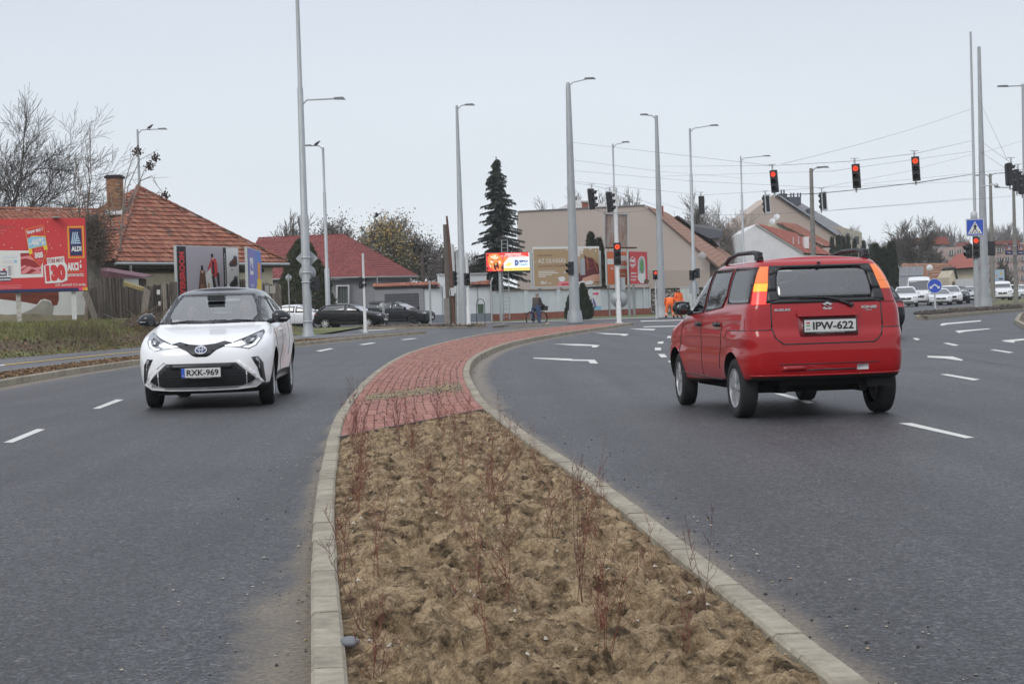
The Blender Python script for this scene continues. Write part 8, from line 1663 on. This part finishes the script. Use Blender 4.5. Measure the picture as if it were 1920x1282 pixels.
c3 = simple_car('white_hatchback', 'white small hatchback behind the thin sign post, left of the black car', 'car', pw2, 'hatch', 3.95, 1.72, 1.48, M_RIM); park(c3, 566, 0, radians(-12), 104)
# row of cars at the right, facing the camera
fw_ = -pi/2
c4 = simple_car('white_van', 'white high-roof van in the right queue behind the white saloon', 'van', pw2, 'van', 5.3, 1.95, 2.32, M_RIM); park(c4, 1724, 0, fw_+radians(-14), 142)
c5 = simple_car('white_suv', 'white saloon in the right queue just left of the white van', 'car', pw2, 'hatch', 4.2, 1.78, 1.55, M_RIM); park(c5, 1698, 0, fw_+radians(-12), 132)
c6 = dup(c5, (0, 0, 0), label='white low car with a nose badge below the blue arrow sign, right of the van'); park(c6, 1761, 0, fw_+radians(-10), 137); c6.scale = (1, 1, .86)
c7 = dup(c5, (0, 0, 0), label='white car with yellow fog lamp directly right of the blue arrow sign'); park(c7, 1781, 0, fw_+radians(-10), 141)
c8 = simple_car('dark_car', 'dark car seen between the white car and the silver saloon', 'car', pgr, 'hatch', 4.3, 1.76, 1.45, M_RIM); park(c8, 1797, 0, fw_+radians(-12), 147)
c9 = simple_car('silver_saloon', 'pale green-silver saloon left of the crossing sign mast', 'car', ps_, 'hatch', 4.4, 1.76, 1.45, M_RIM); park(c9, 1815, 0, fw_+radians(-8), 152)
c10 = simple_car('white_people_carrier', 'white people carrier beyond the grass verge right of the masts', 'car', pw2, 'van', 4.7, 1.85, 1.85, M_RIM, tall=False); park(c10, 1877, 0, fw_+radians(-12), 165)
c11 = dup(c5, (0, 0, 0), label='white car behind the people carrier at far right'); park(c11, 1895, 0, fw_+radians(-12), 178)
c12 = dup(c5, (0, 0, 0), label='small white car at the very right edge behind the last concrete post'); park(c12, 1914, 0, fw_+radians(-25), 215)
c13 = dup(c8, (0, 0, 0), label='dark car half hidden behind the red hatchback at its right'); park(c13, 1600, 0, radians(93), 45+2.1)
# ================================================================== PEOPLE
def skin_body(joints, edges, rad, sub=1):
    me = bpy.data.meshes.new('b'); me.from_pydata([joints[k] for k in joints], [(list(joints).index(a), list(joints).index(b)) for a, b in edges], []); o = bpy.data.objects.new('b', me); C.objects.link(o)
    md = o.modifiers.new('s', 'SKIN'); sv = me.skin_vertices[0].data
    for i, k in enumerate(joints): r = rad[k]; sv[i].radius = r if hasattr(r, '__len__') else (r, r); sv[i].use_root = (k == 'pelvis')
    s2 = o.modifiers.new('u', 'SUBSURF'); s2.levels = sub; s2.render_levels = sub
    dg = bpy.context.evaluated_depsgraph_get(); dg.update(); m2 = bpy.data.meshes.new_from_object(o.evaluated_get(dg)); bpy.data.objects.remove(o); return m2
SKIN = mat('skin', (.42, .24, .17), .6, var=.08)
E_ = [('pelvis', 'waist'), ('waist', 'chest'), ('chest', 'neck'), ('neck', 'head'), ('head', 'crown')]
for s_ in 'LR': E_ += [('chest', 'sh'+s_), ('sh'+s_, 'el'+s_), ('el'+s_, 'wr'+s_), ('wr'+s_, 'ha'+s_), ('pelvis', 'hi'+s_), ('hi'+s_, 'kn'+s_), ('kn'+s_, 'an'+s_), ('an'+s_, 'to'+s_)]
RAD = dict(pelvis=(.17, .13), waist=(.155, .12), chest=(.185, .135), neck=.06, head=(.085, .095), crown=(.07, .08))
for s_ in 'LR': RAD.update({'sh'+s_: .085, 'el'+s_: .06, 'wr'+s_: .042, 'ha'+s_: (.022, .042), 'hi'+s_: .115, 'kn'+s_: .075, 'an'+s_: .055, 'to'+s_: (.045, .035)})
def person(label, loc, rz, J, cloth, hair=None, extra=None, rscale=1.0):
    th = thing('person', label, 'person', loc, rz); rad = {k: (tuple(x*rscale for x in v) if hasattr(v, '__len__') else v*rscale) for k, v in RAD.items()}
    for k in ('head', 'crown', 'neck'): rad[k] = RAD[k]
    J = {k: J[k] for k in ['pelvis', 'waist', 'chest', 'neck', 'head', 'crown']+[a+s_ for s_ in 'LR' for a in ('sh', 'el', 'wr', 'ha', 'hi', 'kn', 'an', 'to')]}
    me = skin_body(J, E_, rad, 2); segs = [(Vector(J[a]), Vector(J[b]), b) for a, b in E_]; ms_ = [SKIN]
    def mi(m):
        if m not in ms_: ms_.append(m)
        return ms_.index(m)
    key = {k: mi(v) for k, v in cloth.items()}
    def part(c):
        best = 1e9; bn = None
        for a, b, n_ in segs:
            t_ = max(0, min(1, (c-a).dot(b-a)/max(1e-9, (b-a).length_squared))); d = (c-(a+(b-a)*t_)).length
            if d < best: best = d; bn = n_; bt = t_
        return bn, bt
    idx = []
    for p in me.polygons:
        n_, t_ = part(Vector(p.center)); base = n_.rstrip('LR')
        k = {'waist': 'top', 'chest': 'top', 'neck': 'top', 'head': 'skin', 'crown': 'skin', 'sh': 'top', 'el': 'top', 'wr': 'top', 'ha': 'glove', 'hi': 'leg', 'kn': 'leg', 'an': 'leg', 'to': 'shoe'}[base]
        if base == 'an' and t_ > .86: k = 'shoe'
        if base in ('kn', 'an') and 'band' in cloth and ((base == 'an' and .42 < t_ < .6)): k = 'band'
        idx.append(key.get(k, 0))
    me.materials.clear()
    for m in ms_: me.materials.append(m)
    me.polygons.foreach_set('material_index', idx); me.polygons.foreach_set('use_smooth', [True]*len(idx)); me.update(); bo = bpy.data.objects.new('body', me); C.objects.link(bo); bo.parent = th
    # fingers
    q = MB()
    for s_ in 'LR':
        w_, h_ = Vector(J['wr'+s_]), Vector(J['ha'+s_]); d = (h_-w_).normalized(); sd_ = d.cross(Vector((0, 1, .3))).normalized()
        for f_ in range(4): b0 = h_+d*.02+sd_*(f_-1.5)*.02; l = (.06, .075, .07, .055)[f_]; q.tube([b0, b0+d*l*.5, b0+d*l*.8+Vector((0, 0, -l*.4))], [.010, .009, .007], 5)
        q.tube([w_+d*.03+sd_*.03, w_+d*.06+sd_*.06, w_+d*.09+sd_*.065], [.012, .011, .008], 5)
    q.build('fingers', cloth.get('glove', SKIN), th)
    hd_ = (Vector(J['head'])+Vector(J['crown']))/2; fwd = Vector(J.get('face', (0, -1, 0)))if False else None
    return th, J
def face(th, J, d, hair, hat=None):
    c_ = Vector(J['head']).lerp(Vector(J['crown']), .45); d = Vector(d).normalized(); up = (Vector(J['crown'])-Vector(J['neck'])).normalized(); s_ = d.cross(up).normalized(); q = MB(); q.sphere(c_+d*.095, .018, SKIN, 6, 5); 
    for k in (-1, 1): q.sphere(c_+d*.085+s_*.03*k+up*.025, .010, K['dgr'], 6, 4); q.sphere(c_+s_*.088*k, .02, SKIN, 6, 5)
    q.sphere(c_+d*.088-up*.045, (.02, .02, .006), K['mar'], 6, 4); q.build('face', None, th); q = MB(); q.sphere(c_-d*.02+up*.045, (.10, .105, .095), hat or hair, 14, 8); q.build('hat' if hat else 'hair', None, th)
ORG = mat('hi_vis_orange', (.95, .17, .03), .8, var=.06, emit=0); REFL = mat('reflective_band', (.75, .72, .62), .5, var=.05); SH = mat('boot_dark', (.04, .035, .03), .8)
# bending worker, back to the camera
wp = G(1256.5, 597); Jb = dict(pelvis=(0, 0, .98), waist=(.02, .15, 1.13), chest=(.03, .36, 1.20), neck=(.03, .50, 1.15), head=(.03, .57, 1.08), crown=(.03, .63, .97),
 shL=(-.19, .38, 1.17), elL=(-.24, .45, .90), wrL=(-.16, .52, .68), haL=(-.13, .54, .60), shR=(.22, .38, 1.17), elR=(.26, .45, .90), wrR=(.18, .52, .68), haR=(.15, .54, .60),
 hiL=(-.12, .0, .92), knL=(-.20, .03, .52), anL=(-.24, 0, .10), toL=(-.26, .14, .04), hiR=(.12, 0, .92), knR=(.17, .04, .52), anR=(.22, .0, .10), toR=(.24, .14, .04))
th, J = person('worker in orange hi-vis suit bending forward beside the curled-arm mast', (wp.x, wp.y, 0), 0, Jb, dict(top=ORG, leg=ORG, band=REFL, shoe=SH, glove=mat('glove_grey', (.12, .12, .12), .9)), rscale=1.12)
face(th, J, (0, .3, -1), mat('hair_black', (.02, .016, .014), .8))
q = MB(); q.lathe([(.15, 0), (.155, .05)], (.03, .27, 1.12), (0, .9, .3), 16); q.build('reflective_band', REFL, th)
wp = G(1277, 596.5); Js = dict(pelvis=(0, 0, .98), waist=(0, 0, 1.14), chest=(0, .01, 1.34), neck=(0, .0, 1.51), head=(.0, -.02, 1.62), crown=(0, -.02, 1.73),
 shL=(-.20, 0, 1.42), elL=(-.27, .02, 1.14), wrL=(-.20, -.16, .98), haL=(-.15, -.24, .95), shR=(.20, 0, 1.42), elR=(.26, .02, 1.14), wrR=(.28, -.14, .94), haR=(.27, -.2, .88),
 hiL=(-.10, 0, .92), knL=(-.12, -.03, .50), anL=(-.14, 0, .10), toL=(-.15, -.14, .04), hiR=(.10, 0, .92), knR=(.12, -.02, .50), anR=(.15, .02, .10), toR=(.18, -.12, .04))
th, J = person('worker in orange hi-vis jacket standing upright behind the bending one', (wp.x, wp.y+1.2, 0), .5, Js, dict(top=ORG, leg=ORG, band=REFL, shoe=SH, glove=SKIN), rscale=1.08); face(th, J, (0.2, -1, 0), mat('hair_black', (.02, .016, .014), .8))
# cyclist standing astride, seen from behind/right
cp = G(1006, 608.5); jk = mat('jacket_olive_brown', (.075, .06, .055), .9, var=.2, scale=8, bump=.5); jn = mat('jeans_blue', (.05, .08, .17), .9, var=.2)
Jc = dict(pelvis=(0, 0, .93), waist=(.02, 0, 1.08), chest=(.06, 0, 1.28), neck=(.09, -.0, 1.44), head=(.11, .0, 1.52), crown=(.12, .0, 1.62),
 shL=(.06, .19, 1.36), elL=(.16, .23, 1.10), wrL=(.38, .20, 1.02), haL=(.45, .19, 1.0), shR=(.06, -.19, 1.36), elR=(.14, -.24, 1.10), wrR=(.36, -.21, 1.02), haR=(.44, -.20, 1.0),
 hiL=(0, .10, .88), knL=(-.12, .16, .62), anL=(-.18, .14, .28), toL=(-.05, .15, .22), hiR=(.02, -.11, .88), knR=(.06, -.14, .50), anR=(.06, -.14, .09), toR=(.16, -.15, .04))
th, J = person('cyclist in dark padded jacket, grey hat and jeans astride a bicycle by the pale wall', (cp.x, cp.y, 0), radians(48), Jc, dict(top=jk, leg=jn, shoe=mat('shoe_dark', (.03, .03, .035), .8), glove=mat('glove_dark', (.03, .03, .03), .9)), rscale=1.5); face(th, J, (1, .2, 0), K['dgr'], hat=mat('hat_grey', (.25, .23, .23), .95, var=.3, scale=30))
bk = thing('bicycle', 'city bicycle with front basket held by the cyclist in the dark jacket', 'bicycle', (cp.x, cp.y, 0), radians(48)); R_ = .34; FR_ = mat('bike_frame', (.25, .26, .30), .3, metal=.5, var=.05)
for x_ in (-.50, .55):
    q = MB(); q.lathe([(R_, -.03), (R_*.90, -.024), (R_*.90, .024), (R_, .03), (R_*1.05, 0), (R_, -.03)], (x_, 0, R_), (0, 1, 0), 28); w_ = q.build('wheel', M_TYRE, bk); q = MB(); q.lathe([(R_*.955, -.012), (R_*.92, 0), (R_*.955, .012)], (x_, 0, R_), (0, 1, 0), 28)
    for k in range(18): a = 2*pi*k/18; q.tube([(x_, (-.03 if k % 2 else .03), R_), (x_+cos(a)*R_*.94, 0, R_+sin(a)*R_*.94)], .003, 3, None, False)
    q.build('rim', M_RIM, w_)
q = MB(); bb = (-.05, 0, .28); st = (-.20, 0, .80); hd_ = (.36, 0, .82); q.tube([(-.50, 0, R_), bb, hd_], .018, 6); q.tube([bb, st], .018, 6); q.tube([st, (-.50, 0, R_)], .014, 6); q.tube([(-.17, 0, .66), (.36, 0, .72)], .018, 6); q.tube([(.55, 0, R_), (.42, 0, .70), (.36, 0, .96)], .018, 6); q.build('frame', FR_, bk)
q = MB(); q.tube([(.30, .28, 1.0), (.38, .18, 1.02), (.36, 0, .98), (.38, -.18, 1.02), (.30, -.28, 1.0)], .013, 6); q.build('handlebar', M_CHROME, bk); q = MB(); q.sphere((-.22, 0, .86), (.14, .08, .04)); q.tube([(-.20, 0, .8), (-.22, 0, .86)], .014, 6); q.build('saddle', M_BLACK, bk)
q = MB(); q.box((.60, 0, .86), (.30, .34, .24), None, taper=1.15); q.build('basket', mat('basket_dark', (.06, .055, .05), .9, var=.4, scale=30), bk); q = MB(); q.lathe([(.09, -.01), (.09, .01), (.06, .01), (.06, -.01), (.09, -.01)], bb, (0, 1, 0), 16); q.tube([(-.05, -.06, .28), (.06, -.07, .15)], .01, 5); q.build('crank', M_CHROME, bk)
q = MB(); q.tube([(-.5-R_*1.05, 0, R_), (-.5-R_*.75, 0, R_*1.8), (-.5, 0, R_*2.08), (-.5+R_*.75, 0, R_*1.8)], [.02]*4, 5); q.build('mudguard', M_BLACK, bk)
# electric cabinet and tools by the workers
cb = thing('cabinet', 'pale grey cabinet behind the standing worker', 'cabinet', (P(1287, 590, 131).x, 131, 0)); q = MB(); q.box((0, 0, 1.0), (1.2, .5, 1.9)); q.box((0, 0, 1.97), (1.3, .6, .06)); q.build('housing', M_STEELP, cb); q = MB(); q.box((0, -.26, 1.0), (.02, .03, 1.7)); q.box((.2, -.27, 1.0), (.03, .03, .15)); q.build('door_handle', M_STEEL, cb)
# ------------------------------------------------------------------ air
hz = MB(); hz.box((60, 220, 19.), (700, 560, 40.2)); ho = hz.build('haze', kind='stuff')
mh = bpy.data.materials.new('haze_air'); mh.use_nodes = True; t = mh.node_tree; t.nodes.clear(); o_ = t.nodes.new('ShaderNodeOutputMaterial'); v_ = t.nodes.new('ShaderNodeVolumePrincipled')
v_.inputs['Color'].default_value = (.96, .97, .98, 1); v_.inputs['Density'].default_value = .00032; v_.inputs['Anisotropy'].default_value = .2; t.links.new(v_.outputs[0], o_.inputs['Volume']); ho.data.materials.append(mh)
# clean up: nothing outside the scene list
for m_ in list(bpy.data.meshes):
    if m_.users == 0: bpy.data.meshes.remove(m_)
